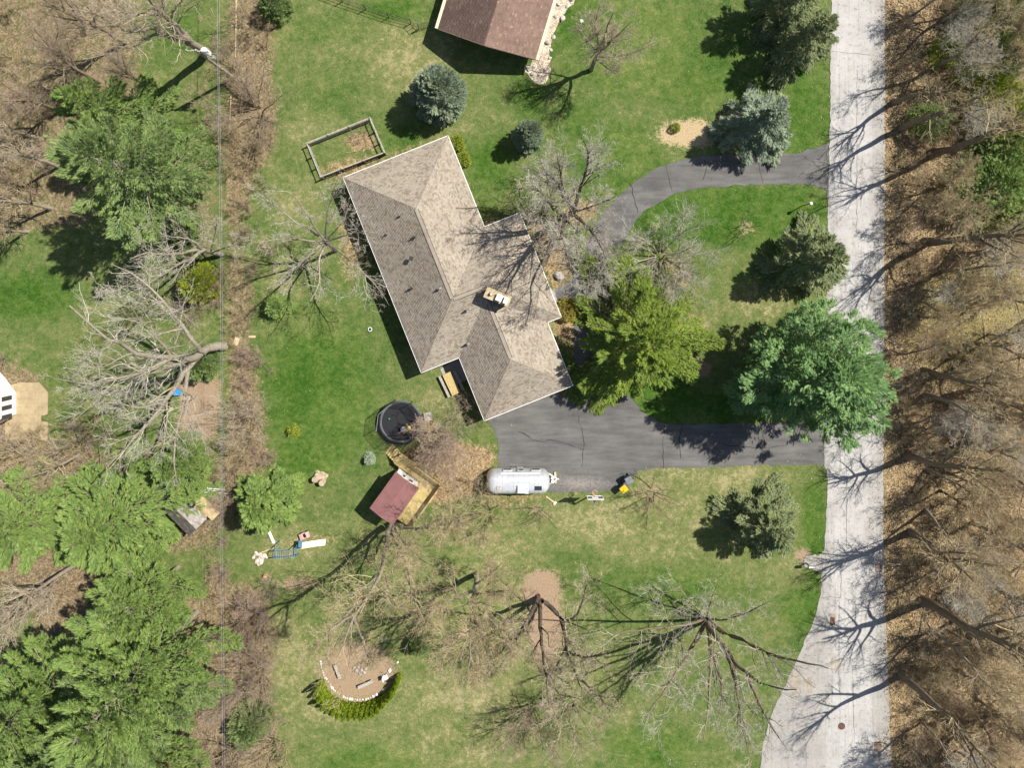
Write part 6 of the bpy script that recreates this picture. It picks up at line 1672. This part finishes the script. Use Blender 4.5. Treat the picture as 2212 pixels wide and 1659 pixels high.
# smaller bare trees and leafless shrubs standing on their own
small = [
    ('low wide leafless shrub with dark shade at the bottom of the south lawn', (1145, 1530), 41, 5.5, 3.0, 'bark_dark', 'twig_brown', 10, 8, 7, 4),
    ('grey leafless shrub right of the dark one at the bottom lawn', (1232, 1515), 42, 6, 2.8, 'bark_grey', 'twig_grey', 9, 8, 7, 4),
    ('young spreading bare tree on mulch below the yellow lidded bin', (1403, 1066), 43, 4.2, 2.9, 'bark_brown', 'twig_tan', 7, 7, 6, 3),
    ('tiny bare tree in the pale ring of soil inside the driveway loop', (1604, 492), 44, 2.6, 1.6, 'bark_dark', 'twig_brown', 7, 6, 4, 0),
    ('small dark bare shrub right below the silver trailer', (1160, 1102), 45, 3.0, 1.8, 'bark_dark', 'twig_brown', 8, 6, 5, 0),
    ('little reddish shrub in its own soil ring between spruce and pine', (1519, 798), 46, 0.9, 0.8, 'bark_dark', 'twig_brown', 9, 5, 4, 0),
    ('red stemmed bare shrub at the tip of the pebble bed', (1173, 157), 47, 2.0, 1.3, 'bark_brown', 'twig_red', 8, 6, 5, 0),
    ('brown leafless bush east of the leaf strip near the top', (556, 240), 48, 6.0, 3.7, 'bark_brown', 'twig_brown', 10, 9, 8, 4),
    ('brown brush on the strip left of the back lawn stump', (535, 900), 49, 4.5, 3.4, 'bark_brown', 'twig_grey', 12, 9, 7, 4),
    ('brown brush on the strip above the green cypress bush', (515, 985), 50, 3.5, 2.4, 'bark_brown', 'twig_tan', 11, 8, 6, 3),
    ('dark brush thicket on the strip level with the fire circle', (560, 1440), 51, 5.5, 3.6, 'bark_brown', 'twig_brown', 12, 9, 8, 4),
    ('dark brush thicket on the strip below the orange pumpkin', (552, 1330), 52, 5, 3.2, 'bark_brown', 'twig_red', 12, 9, 7, 4),
    ('tangled brush at the bottom of the strip left of the round green shrub', (505, 1620), 53, 4.5, 3.2, 'bark_brown', 'twig_brown', 12, 9, 7, 3),
    ('thin brush at the bottom edge right of the round green shrub', (600, 1610), 54, 4, 2.8, 'bark_brown', 'twig_tan', 10, 8, 6, 3),
    ('thin leafless shrub at the top of the strip by the fallen logs', (540, 60), 55, 4.5, 2.8, 'bark_brown', 'twig_tan', 9, 8, 6, 3),
    ('leafless shrub between the utility pole and the big brown bush', (540, 330), 56, 4, 2.6, 'bark_brown', 'twig_tan', 10, 8, 7, 3),
    ('bushy bare shrub along the west house wall near the north corner', (768, 420), 57, 1.9, 1.2, 'bark_dark', 'twig_tan', 10, 7, 6, 0),
    ('bushy bare shrub along the west house wall, second from the north corner', (784, 480), 58, 1.9, 1.2, 'bark_dark', 'twig_brown', 10, 7, 6, 0),
    ('bushy bare shrub under the white barked tree at the house wall', (800, 545), 59, 2.0, 1.3, 'bark_dark', 'twig_tan', 10, 7, 6, 0),
    ('bushy bare shrub against the west house wall, southernmost of the row', (828, 628), 60, 1.9, 1.3, 'bark_dark', 'twig_red', 10, 7, 6, 0),
    ('bare bush in the corner between picnic table and garage wall', (1015, 875), 61, 2.6, 1.9, 'bark_brown', 'twig_red', 10, 8, 6, 3),
    ('thorny looking brush at the rear end of the silver trailer', (1022, 1048), 62, 2.4, 1.7, 'bark_dark', 'twig_tan', 10, 8, 6, 3),
    ('tan leafless thicket between the playhouse deck and the trailer', (985, 1120), 63, 3.0, 2.4, 'bark_brown', 'twig_tan', 12, 9, 7, 4),
    ('tan leafless thicket south of the silver trailer', (1050, 1110), 64, 3.2, 2.8, 'bark_brown', 'twig_tan', 12, 9, 7, 4),
    ('brown shrub beside the trampoline shadow and playhouse stairs', (905, 1010), 65, 2.0, 1.4, 'bark_brown', 'twig_red', 9, 7, 5, 0),
    ('leafless shrub tucked in the roof notch by the north door', (1110, 440), 66, 2.4, 1.7, 'bark_dark', 'twig_brown', 10, 7, 6, 0),
    ('reddish brown hedge shrub at the left frame edge above the terrace', (-8, 770), 67, 2.6, 2.4, 'bark_brown', 'twig_red', 12, 9, 7, 3),
    ('shrub with orange twigs in front of the small gravel bed by the spruce', (1575, 290), 68, 1.4, 1.1, 'bark_dark', 'twig_red', 9, 6, 5, 0),
    ('brown dry bush beside the green bush under the big leaning tree', (420, 668), 69, 3.2, 2.2, 'bark_dark', 'twig_brown', 10, 8, 7, 3),
    ('grey leafless thicket on the terrace at the left edge', (60, 985), 70, 3.5, 3.2, 'bark_brown', 'twig_tan', 12, 9, 7, 4),
    ('dry brown thicket between the terrace and the bare earth patch', (210, 935), 71, 3.0, 3.4, 'bark_brown', 'twig_tan', 12, 9, 7, 4),
    ('dry grey thicket below the terrace above the bottom left pines', (110, 1020), 72, 3.4, 3.4, 'bark_brown', 'twig_grey', 12, 9, 7, 4),
    ('bare shrub leaning out of the bottom pines by the power lines', (500, 1500), 73, 3.4, 2.4, 'bark_grey', 'twig_grey', 9, 8, 6, 3),
    ('brown twiggy plant inside the garden pen', (782, 292), 75, 1.2, 1.2, 'bark_brown', 'twig_red', 9, 7, 5, 0),
    ('dry shrub beside the lumber stack and blue barrel', (505, 1092), 74, 2.2, 1.8, 'bark_brown', 'twig_red', 10, 7, 6, 3),
]
protos = {}
for i, (lab, bp, seed, h, r, bk, tw_, st_, nb, nt, ntt) in enumerate(small):
    key = (tw_, ntt > 0, seed % 2 if ntt else 0)
    if key not in protos: protos[key] = (make_twiggy('bare_shrub', seed, h, r, M[bk], M[tw_], st_, nb, max(3, nt - 1), ntt, 0.0085, 0.3 + 0.2 * r), h, r)
    me, h0, r0 = protos[key]
    place_tree('bare_shrub', lab, 'shrub', me, tuple(PX(*bp)), seed * 1.7, (r / r0, r / r0, h / h0), parts=('stems', 'twigs'))

# leafless trees top left and bottom left, outside the garden
lt = [make_bare('lt%d' % k, 70 + k, 15, 5.5, M[b_], M[t_], forks=12, nb=9, nt=6, ntt=3, tw=0.0105) for k, (b_, t_) in enumerate((('bark_brown', 'twig_brown'), ('bark_grey', 'twig_grey'), ('bark_grey', 'twig_tan')))]
for lab, bp, k, sc_, rz in [
        ('brown bare tree with dense twigs in the top left corner', (215, 175), 0, .85, .3), ('brown bare tree at the top edge, second from the left corner', (270, 90), 0, .9, 2.0), ('brown bare tree nearest the left edge at the top', (130, 240), 0, .75, 4.0),
        ('grey bare tree left of the big dark pine', (130, 360), 1, .8, 1.0), ('pale grey bare tree at the left edge below the brown ones', (90, 300), 1, .8, 3.1), ('grey bare tree at the left edge under the dark pine', (110, 450), 2, .7, 5.1), ('brown bare tree between the dark pine and the tall forked tree', (330, 190), 0, .65, .9),
        ('small bare tree at the left edge above the green lawn', (60, 500), 2, .55, 2.2), ('grey drooping bare tree between the two pine groups at the left edge', (170, 1215), 1, .95, .4), ('pale bare tree at the bottom of the left lawn gap', (110, 1290), 1, .8, 2.7), ('grey bare tree behind the terrace at the left', (170, 985), 2, .65, 1.7)]:
    place_tree('bare_tree', lab, 'tree', lt[k], tuple(PX(*bp)), rz, sc_)

# woodland east of the road -------------------------------------------
wt = []
for k, (h, r, bk, tw_, fk, lean, ft, tw, nn) in enumerate([(12, 4.2, 'bark_grey', 'twig_tan', 9, (0, 0), (.3, .95), .009, (7, 5, 3)), (9.5, 4.6, 'bark_grey', 'twig_tan', 11, (.1, 0), (.3, .95), .010, (9, 7, 4)), (13, 4.2, 'bark_brown', 'twig_tan', 8, (0, .08), (.3, .95), .009, (7, 5, 3)),
        (7, 4.2, 'bark_grey', 'twig_pale', 12, (0, 0), (.25, .95), .010, (9, 7, 4)), (11, 4.6, 'bark_dark', 'twig_tan', 8, (-.08, .05), (.25, .95), .009, (7, 5, 3)), (8, 4, 'bark_grey', 'twig_tan', 12, (0, 0), (.25, .95), .010, (9, 7, 4))]):
    wt.append(make_bare('wt%d' % k, 90 + k, h, r, M[bk], M[tw_], forks=fk, nb=nn[0], nt=nn[1], ntt=nn[2], tw=tw, lean=lean, fork_t=ft, trunk_r=h * .016))
for k in range(2):
    wt.append(make_bare('et%d' % k, 190 + k, 13, 5.2, M['bark_brown'], M['twig_tan'], forks=8, nb=6, nt=5, ntt=3, tw=.009, lean=(-.10, .05 - .1 * k), fork_t=(.42, .95), fork_ang=(25, 50), trunk_r=.36, branch_len=(.4, .7)))
W = [((1975, 30), 5, .8, 'slim brown bare tree at the top of the wood edge'), ((2040, 80), 3, .8, 'grey fuzzy bare tree near the top of the wood'), ((2120, 60), 1, .7, 'grey bare tree beside the dark evergreens at the top right'),
     ((1930, 220), 0, .75, 'bare tree whose shadow crosses the road at its upper third'), ((2050, 170), 3, 1.0, 'pale twiggy tree in the upper wood, behind the first row'), ((2040, 268), 3, .9, 'pale violet grey bare tree in the upper wood'),
     ((1946, 277), 0, .9, 'bare tree opposite the curved driveway mouth'), ((2014, 332), 6, 1.2, 'dark stemmed bare tree behind the driveway mouth tree'), ((2040, 398), 5, .9, 'brown bare tree left of the two yews'),
     ((1990, 425), 5, .7, 'small brown bare tree at the road below the driveway mouth'), ((2075, 545), 3, 1.1, 'pale radiating bare tree in the middle of the wood'), ((1998, 522), 0, 1.1, 'bare tree level with the road spruce'),
     ((1985, 650), 5, .7, 'thin brown tree at the olive grass edge'), ((2130, 640), 4, .8, 'dark stemmed tree in the olive brush'), ((1995, 800), 4, .85, 'dark trunked tree just right of the teal pine'), ((1975, 760), 5, .7, 'small tree touching the right side of the teal pine'),
     ((2080, 780), 0, .9, 'tall tan bare tree right of the teal pine'), ((2150, 850), 2, .9, 'tall bare tree at the right edge level with the driveway'), ((2010, 900), 3, .8, 'pale low tree below the teal pine'), ((1958, 985), 0, .95, 'bare tree at the road opposite the main driveway'),
     ((2070, 960), 2, .95, 'tall bare tree behind the main driveway mouth'), ((2140, 1010), 4, 1.0, 'dark forked tree at the right edge'), ((2030, 1060), 4, .8, 'dark slim tree in the shadowed middle wood'), ((1968, 1150), 1, .95, 'bare tree at the road above the mailbox'),
     ((2100, 1130), 0, 1.0, 'large tan bare tree in the lower wood'), ((2030, 1215), 1, .95, 'grey bare tree level with the mailbox'), ((2120, 1260), 2, 1.0, 'tall bare tree deep in the lower wood'), ((1995, 1298), 4, 1.25, 'dark forked tree casting twin shadows on the road'),
     ((2060, 1340), 0, .9, 'tan bare tree behind the twin shadow tree'), ((2150, 1400), 4, .9, 'dark tree near the right edge in the lower wood'), ((1948, 1457), 2, 1.1, 'straight tree casting one thick shadow on the lower road'), ((2050, 1440), 5, 1.0, 'brown bare tree in the lower wood by the edge'),
     ((2110, 1510), 1, 1.0, 'grey bare tree near the bottom of the wood'), ((1990, 1560), 3, 1.1, 'pale fuzzy tree near the bottom of the road edge'), ((2060, 1590), 5, 1.1, 'brown bare tree at the bottom right'), ((1965, 1620), 3, .8, 'low pale tree at the bottom edge of the road'), ((2140, 1620), 4, .9, 'dark stemmed tree in the bottom right corner')]
for i, (bp, k, sc_, lab) in enumerate(W):
    if bp[0] < 2000 and k in (0, 1, 2, 4): k = 6 + i % 2; sc_ *= .95
    rr = random.Random(i)
    place_tree('woodland_tree', lab, 'tree', wt[k], tuple(PX(*bp)), rr.uniform(0, 6.28), (sc_ * rr.uniform(1.0, 1.2), sc_ * rr.uniform(1.0, 1.2), sc_ * (1.25 if bp[0] < 2000 else 1.0)), group='bare trees in the wood east of the road')
w2 = random.Random(21); FZ = []
spots = []
while len(spots) < 72:
    x, y = w2.uniform(1995, 2230), w2.uniform(-20, 1720)
    if 560 < y < 800 and w2.random() < .35: continue
    if x > 2030 and 150 < y < 500: continue
    if all((x - a) ** 2 + (y - b) ** 2 > 31 ** 2 for a, b in spots): spots.append((x, y))
for i, (x, y) in enumerate(spots):
    k = w2.choice([1, 3, 5, 5, 0]); sc_ = w2.uniform(.7, 1.15)
    FZ.append((place_tree('woodland_tree', 'fuzzy low bare tree inside the wood east of the road, behind its first row', 'tree', wt[k], tuple(PX(x, y)), w2.uniform(0, 6.28), (sc_ * 1.1, sc_ * 1.1, sc_), 'fuzzy bare trees filling the wood'), x, y))
label_rows(FZ, 'fuzzy bare woodland tree', EAST, 'to the road')
S1, S2, S3, S4 = [], [], [], []
ws = [make_twiggy('ws%d' % k, 140 + k, 2.6, 2.0, M['bark_brown'], M[t_], 11, 8, 7, 3, 0.009, 0.6) for k, t_ in enumerate(('twig_tan', 'twig_tan', 'twig_red', 'twig_grey'))]
wrng = random.Random(9)
for i in range(74):
    y = -10 + 1690 * (i + wrng.random()) / 74; x = wrng.uniform(1945, 2185)
    k = wrng.choice([0, 0, 1, 2, 3]); s_ = wrng.uniform(.5, 1.15)
    if x < 1975: s_ *= .7
    S1.append((place_tree('understory_shrub', 'low leafless brown shrub in the wood east of the road', 'shrub', ws[k], tuple(PX(x, y)), wrng.uniform(0, 6.28), s_, 'low leafless shrubs in the wood', ('stems', 'twigs')), x, y))
for i in range(46):   # undergrowth of the strip between the gardens
    y = 20 + 1640 * (i + wrng.random()) / 46; x = wrng.uniform(478, 590)
    if 1020 < y < 1240: x = wrng.uniform(470, 500)
    k = wrng.choice([0, 1, 2, 2, 3]); s_ = wrng.uniform(.35, .8)
    S2.append((place_tree('understory_shrub', 'low leafless brown shrub on the leafy strip west of the back lawn', 'shrub', ws[k], tuple(PX(x, y)), wrng.uniform(0, 6.28), s_, 'low leafless shrubs on the leafy strip', ('stems', 'twigs')), x, y))
for i in range(26):
    x, y = (wrng.uniform(-40, 330), wrng.uniform(-20, 480)) if i < 16 else (wrng.uniform(-20, 300), wrng.uniform(940, 1060))
    k = wrng.choice([0, 1, 2, 3]); s_ = wrng.uniform(.6, 1.2)
    S3.append((place_tree('understory_shrub', 'low leafless brown shrub among the trees left of the power lines', 'shrub', ws[k], tuple(PX(x, y)), wrng.uniform(0, 6.28), s_, 'low leafless shrubs left of the power lines', ('stems', 'twigs')), x, y))
label_rows(S1, 'low brown woodland shrub', EAST, 'to the road'); label_rows(S2, 'low brown strip shrub', WEST, 'to the back lawn', -1); label_rows(S3, 'low brown western shrub', WEST, 'to the left edge')
# fallen limbs on the woodland floor
for i in range(26):
    y = wrng.uniform(600, 1650); x = wrng.uniform(1935, 2200); p = PX(x, y); L_ = wrng.uniform(1.5, 4.5); a = wrng.uniform(0, 3.14)
    o = MB().tube([(0, 0, .05), (L_ * .5 * math.cos(a), L_ * .5 * math.sin(a) + .1, .12), (L_ * math.cos(a), L_ * math.sin(a), .06)], [.06, .045, .02], 6).build('fallen_limb', M['bark_grey' if i % 3 else 'bark_pale'])
    o.location = (p[0], p[1], 0); tag(o, 'fallen bare limb lying in the leaf litter of the wood', 'limb', 'fallen limbs in the wood'); S4.append((o, x, y))

label_rows(S4, 'fallen bare limb', EAST, 'to the road')
# ------------------------------------------------------------------ evergreens
def ever(name, label, bp, meshes, rz=0, sc_=1.0, group=None, parts=('trunk', 'crown'), cat='tree'):
    return place_tree(name, label, cat, meshes, tuple(PX(*bp)), rz, sc_, group, parts)
pine1 = make_conifer('pine', 1, 19, 7.2, M['bark_grey'], M['leaf_pine'], 'bough', 88, 38, .50, 'fine', .22, .10, trunk_r=.32, side_k=.22, out_k=.6)
pine2 = make_conifer('pine', 2, 20, 6.8, M['bark_grey'], M['leaf_fir'], 'bough', 84, 38, .50, 'fine', .3, .10, trunk_r=.3, side_k=.22, out_k=.6)
spr_y = make_conifer('spruce', 3, 11.5, 7.8, M['bark_brown'], M['leaf_spruce'], 'spruce', 80, 50, .42, 'fine', .08, .0, trunk_r=.2, side_k=.14, out_k=.6)
teal = make_conifer('pine', 4, 15.5, 7.2, M['bark_brown'], M['leaf_teal'], 'pine', 140, 44, .46, 'fine', .10, .06, trunk_r=.3)
blue = make_conifer('spruce', 5, 6, 2.9, M['bark_brown'], M['leaf_blue'], 'dome', 150, 40, .36, 'fine', .02, 0, side_k=.15)
spr_b = make_conifer('spruce', 6, 8, 3.7, M['bark_brown'], M['leaf_blue'], 'spruce', 85, 56, .38, 'fine', .05, 0, side_k=.16, out_k=.6)
spr_g = make_conifer('spruce', 7, 9, 4.2, M['bark_brown'], M['leaf_grey'], 'spruce', 90, 56, .38, 'fine', .05, .05, side_k=.16, out_k=.6)
spr_d = make_conifer('spruce', 8, 20, 7.0, M['bark_brown'], M['leaf_fir'], 'spruce', 96, 34, .55, 'fine', .12, .06, trunk_r=.32, side_k=.17, out_k=.6)
ever('pine_tree', 'large dark green pine left of the utility pole, its trunk showing at right', (412, 404), pine1, .4, (.84, .84, 1.02))
ever('fir_tree', 'bright green fir behind the upper side of the large dark pine', (330, 286), spr_d, 1.2, (.66, .66, .75))
ever('spruce_tree', 'yellow green spruce with star shaped branches beside the garage', (1364, 722), spr_y, .2)
ever('pine_tree', 'teal green pine overhanging the pale road', (1690, 786), teal, 0.0, .95)
ever('blue_spruce', 'round dense blue spruce on the top lawn', (951, 216), blue, 0.3)
ever('blue_spruce', 'small blue spruce half hidden by bare twigs above the ranch house', (1140, 300), blue, 2, (.55, .55, .72))
ever('blue_spruce', 'blue green spruce at the curved driveway shading the asphalt', (1618, 280), spr_b, 0.5)
ever('spruce_tree', 'grey green spruce leaning over the road edge above the teal pine', (1722, 560), spr_g, 1.1, (.92, .92, 1.02))
ever('spruce_tree', 'solitary grey green spruce on the lawn above the mailbox', (1630, 1112), spr_g, 2.6, (.92, .92, .85))
ever('spruce_tree', 'dark green spruce cut by the top edge, left of the road', (1672, 20), spr_g, 2.0, (.85, .85, 1.15))
ever('spruce_tree', 'olive spruce touching the road near the top edge', (1706, 112), spr_g, 4.0, (.82, .82, 1.0))
ever('cypress_bush', 'feathery light green cypress bush on the strip by the stump', (592, 1066), make_conifer('fir', 9, 7.0, 3.3, M['bark_brown'], M['leaf_fir'], 'spruce', 70, 40, .5, 'needle', .04, 0, side_k=.18, out_k=.6), .6, 1.0, None, ('trunk', 'crown'), 'bush')
ever('pine_tree', 'pine with a bare grey trunk foot at the power lines, bottom left', (425, 1322), pine2, .3, (.92, .92, 1.05), 'pines in the bottom left corner')
ever('pine_tree', 'second pine below the bare grey trunk foot, near the power lines', (405, 1402), pine1, 2.2, (.9, .9, 1.0), 'pines in the bottom left corner')
ever('pine_tree', 'pine at the bottom edge, closest to the power lines', (385, 1530), pine2, 4.1, (.88, .88, .92), 'pines in the bottom left corner')
ever('pine_tree', 'pine filling the bottom left corner of the photo', (300, 1480), pine1, 5.0, (1.0, 1.0, 1.0), 'pines in the bottom left corner')
ever('pine_tree', 'pine at the left edge above the bottom corner', (215, 1395), pine2, 1.0, (.95, .95, .9), 'pines in the bottom left corner')
ever('pine_tree', 'pine at the bottom edge between its neighbours', (330, 1610), pine1, 3.0, (.9, .9, .9), 'pines in the bottom left corner')
ever('fir_tree', 'bright green drooping fir left of the garden shed', (338, 1068), spr_d, .3, (.92, .92, .72))
ever('fir_tree', 'bright green drooping fir at the left edge below the terrace', (165, 1075), spr_d, 2.4, (.78, .78, .68))
ever('pine_tree', 'slim pine overhanging the garden shed from the right', (385, 1225), pine2, 2.0, (.72, .72, .66))
ever('pine_tree', 'young grey green pine above the garden shed', (440, 975), pine2, 5.3, (.42, .42, .45))
ever('evergreen_bush', 'dark evergreen bush left of the power lines under pale branches', (445, 612), make_conifer('yew', 12, 3.6, 2.2, M['bark_brown'], M['leaf_yew'], 'dome', 70, 34, .34, 'fine', .03, .1), 0, 1.0, None, ('trunk', 'crown'), 'bush')
gb = make_conifer('bush', 13, 3.2, 1.9, M['bark_brown'], M['leaf_pine'], 'dome', 80, 40, .32, 'fine', .02, 0)
ever('evergreen_bush', 'round bright green bush under the huge pale tree', (445, 783), gb, 0, 1.0, None, ('trunk', 'crown'), 'bush')
ever('evergreen_bush', 'small green bush left of the power lines by the pale leaning tree', (408, 505), gb, 1, .75, None, ('trunk', 'crown'), 'bush')
ever('evergreen_bush', 'smallest green bush beneath the pale leaning tree', (415, 555), gb, 2, .55, None, ('trunk', 'crown'), 'bush')
ever('evergreen_bush', 'round light green shrub at the bottom of the leafy strip', (548, 1548), gb, 3, (1.15, 1.15, 1.0), None, ('trunk', 'crown'), 'bush')
ever('evergreen_bush', 'dark small evergreen on the lawn edge under the white barked tree', (601, 662), make_conifer('bush', 14, 2.0, 1.4, M['bark_brown'], M['leaf_fir'], 'spruce', 50, 30, .36, 'spray', .03, 0), 0, 1.0, None, ('trunk', 'crown'), 'bush')
tinyb = make_conifer('bush', 15, 1.3, .8, M['bark_brown'], M['leaf_blue'], 'spruce', 40, 40, .26, 'spray', .03, 0)
ever('evergreen_bush', 'tiny blue green spruce right below the trampoline', (798, 990), tinyb, 0, .75, None, ('trunk', 'crown'), 'bush')
ever('evergreen_bush', 'tiny young conifer alone in the middle of the back lawn', (634, 928), make_conifer('bush', 16, .9, .6, M['bark_brown'], M['leaf_yew'], 'spruce', 30, 30, .25, 'spray', .03, 0), 0, 1.0, None, ('trunk', 'crown'), 'bush')
ever('evergreen_bush', 'small dark evergreen in the shade of the south lawn trees', (905, 1385), gb, 2, .6, None, ('trunk', 'crown'), 'bush')
ever('evergreen_bush', 'dark evergreen at the top edge left of the wire fence', (600, 22), gb, 4, .9, None, ('trunk', 'crown'), 'bush')
box_ = make_clump('boxwood', 20, 1.25, .78, M['bark_brown'], M['leaf_yew'], 'ball', 900, .17, 'wide')
for lab, x, y, s_ in (('round clipped boxwood at the north house corner, upper one', 987, 311, 1.0), ('round clipped boxwood at the house wall, lower one', 1001, 346, .95), ('small dark clipped bush in the straw coloured bed', 1457, 277, .6)):
    ever('boxwood', lab, (x, y), box_, 0, s_, None, ('stem', 'crown'), 'shrub')
ever('golden_shrub', 'golden yellow flat topped shrub beside the front entrance', (1221, 668), make_clump('gold', 21, 1.1, 1.15, M['bark_brown'], M['leaf_gold'], 'ball', 1100, .2, 'wide'), 0, 1.0, None, ('stem', 'crown'), 'shrub')
yew_ = [make_clump('yew%d' % k, 22 + k, 3.6, 2.1, M['bark_brown'], M[m_], 'loose', 3000, .27, 'fine') for k, m_ in enumerate(('leaf_yew', 'leaf_fir'))]
for lab, x, y, k, s_ in [(a_, b_ + 22 + 18 * (b_ > 2040), c_, d_, e_) for a_, b_, c_, d_, e_ in (('yellow green yew in the upper wood, topmost of its group', 2048, 200, 0, .9), ('green yew right of the pale twiggy tree', 2085, 235, 0, 1.0), ('yellowish yew at the right edge of the upper wood', 2115, 285, 0, 1.1), ('dark green yew at the right edge under the violet grey tree', 2105, 345, 1, 1.0),
                         ('large round green yew in the wood, widest of all', 2060, 415, 1, 1.25), ('green yew beside the large round one', 2100, 385, 1, 1.0), ('dark evergreen behind the top grey trees', 2075, 40, 1, 1.0), ('small green bush at the road edge of the upper wood', 1968, 265, 1, .7), ('low green bush under the top bare trees', 2010, 120, 0, .6), ('green evergreen at the right edge below the large yew', 2120, 465, 1, .9), ('dark evergreen at the top right corner', 2130, 120, 1, .9))]:
    ever('yew_bush', lab, (x, y), yew_[k], x, s_ * 1.35, None, ('stem', 'crown'), 'shrub')
# arborvitae hedge round the fire circle
arb = [make_clump('arb%d' % k, 30 + k, 2.75, .33, M['bark_brown'], M['leaf_arbor'], 'cone', 1300, .17, 'spray') for k in range(3)]
hedge = [(505, 425), (555, 545), (620, 640), (705, 715), (800, 775), (885, 815), (985, 838), (1085, 850), (1190, 848), (1295, 842), (1400, 822), (1500, 785), (1590, 735), (1675, 665), (1755, 585), (1825, 500), (1880, 400), (1925, 300)]
order = ['first', 'second', 'third', 'fourth', 'fifth', 'sixth', 'seventh', 'eighth', 'ninth', 'tenth', 'eleventh', 'twelfth', 'thirteenth', 'fourteenth', 'fifteenth', 'sixteenth', 'seventeenth', 'last']
for k, (x, y) in enumerate(hedge):
    s_ = 1.0 if k < 12 else 1.0 - .045 * (k - 11)
    place_tree('arborvitae', 'bright green arborvitae cone, %s from the left end of the curved hedge' % order[k] if k < 17 else 'bright green arborvitae cone at the right end of the curved hedge', 'shrub', arb[k % 3], tuple(PX(636 + .11839 * x, 1421.7 + .11839 * y)), k * 1.3, (s_, s_, s_ * random.Random(k).uniform(.9, 1.08)), 'arborvitae hedge round the fire circle', ('stem', 'crown'))
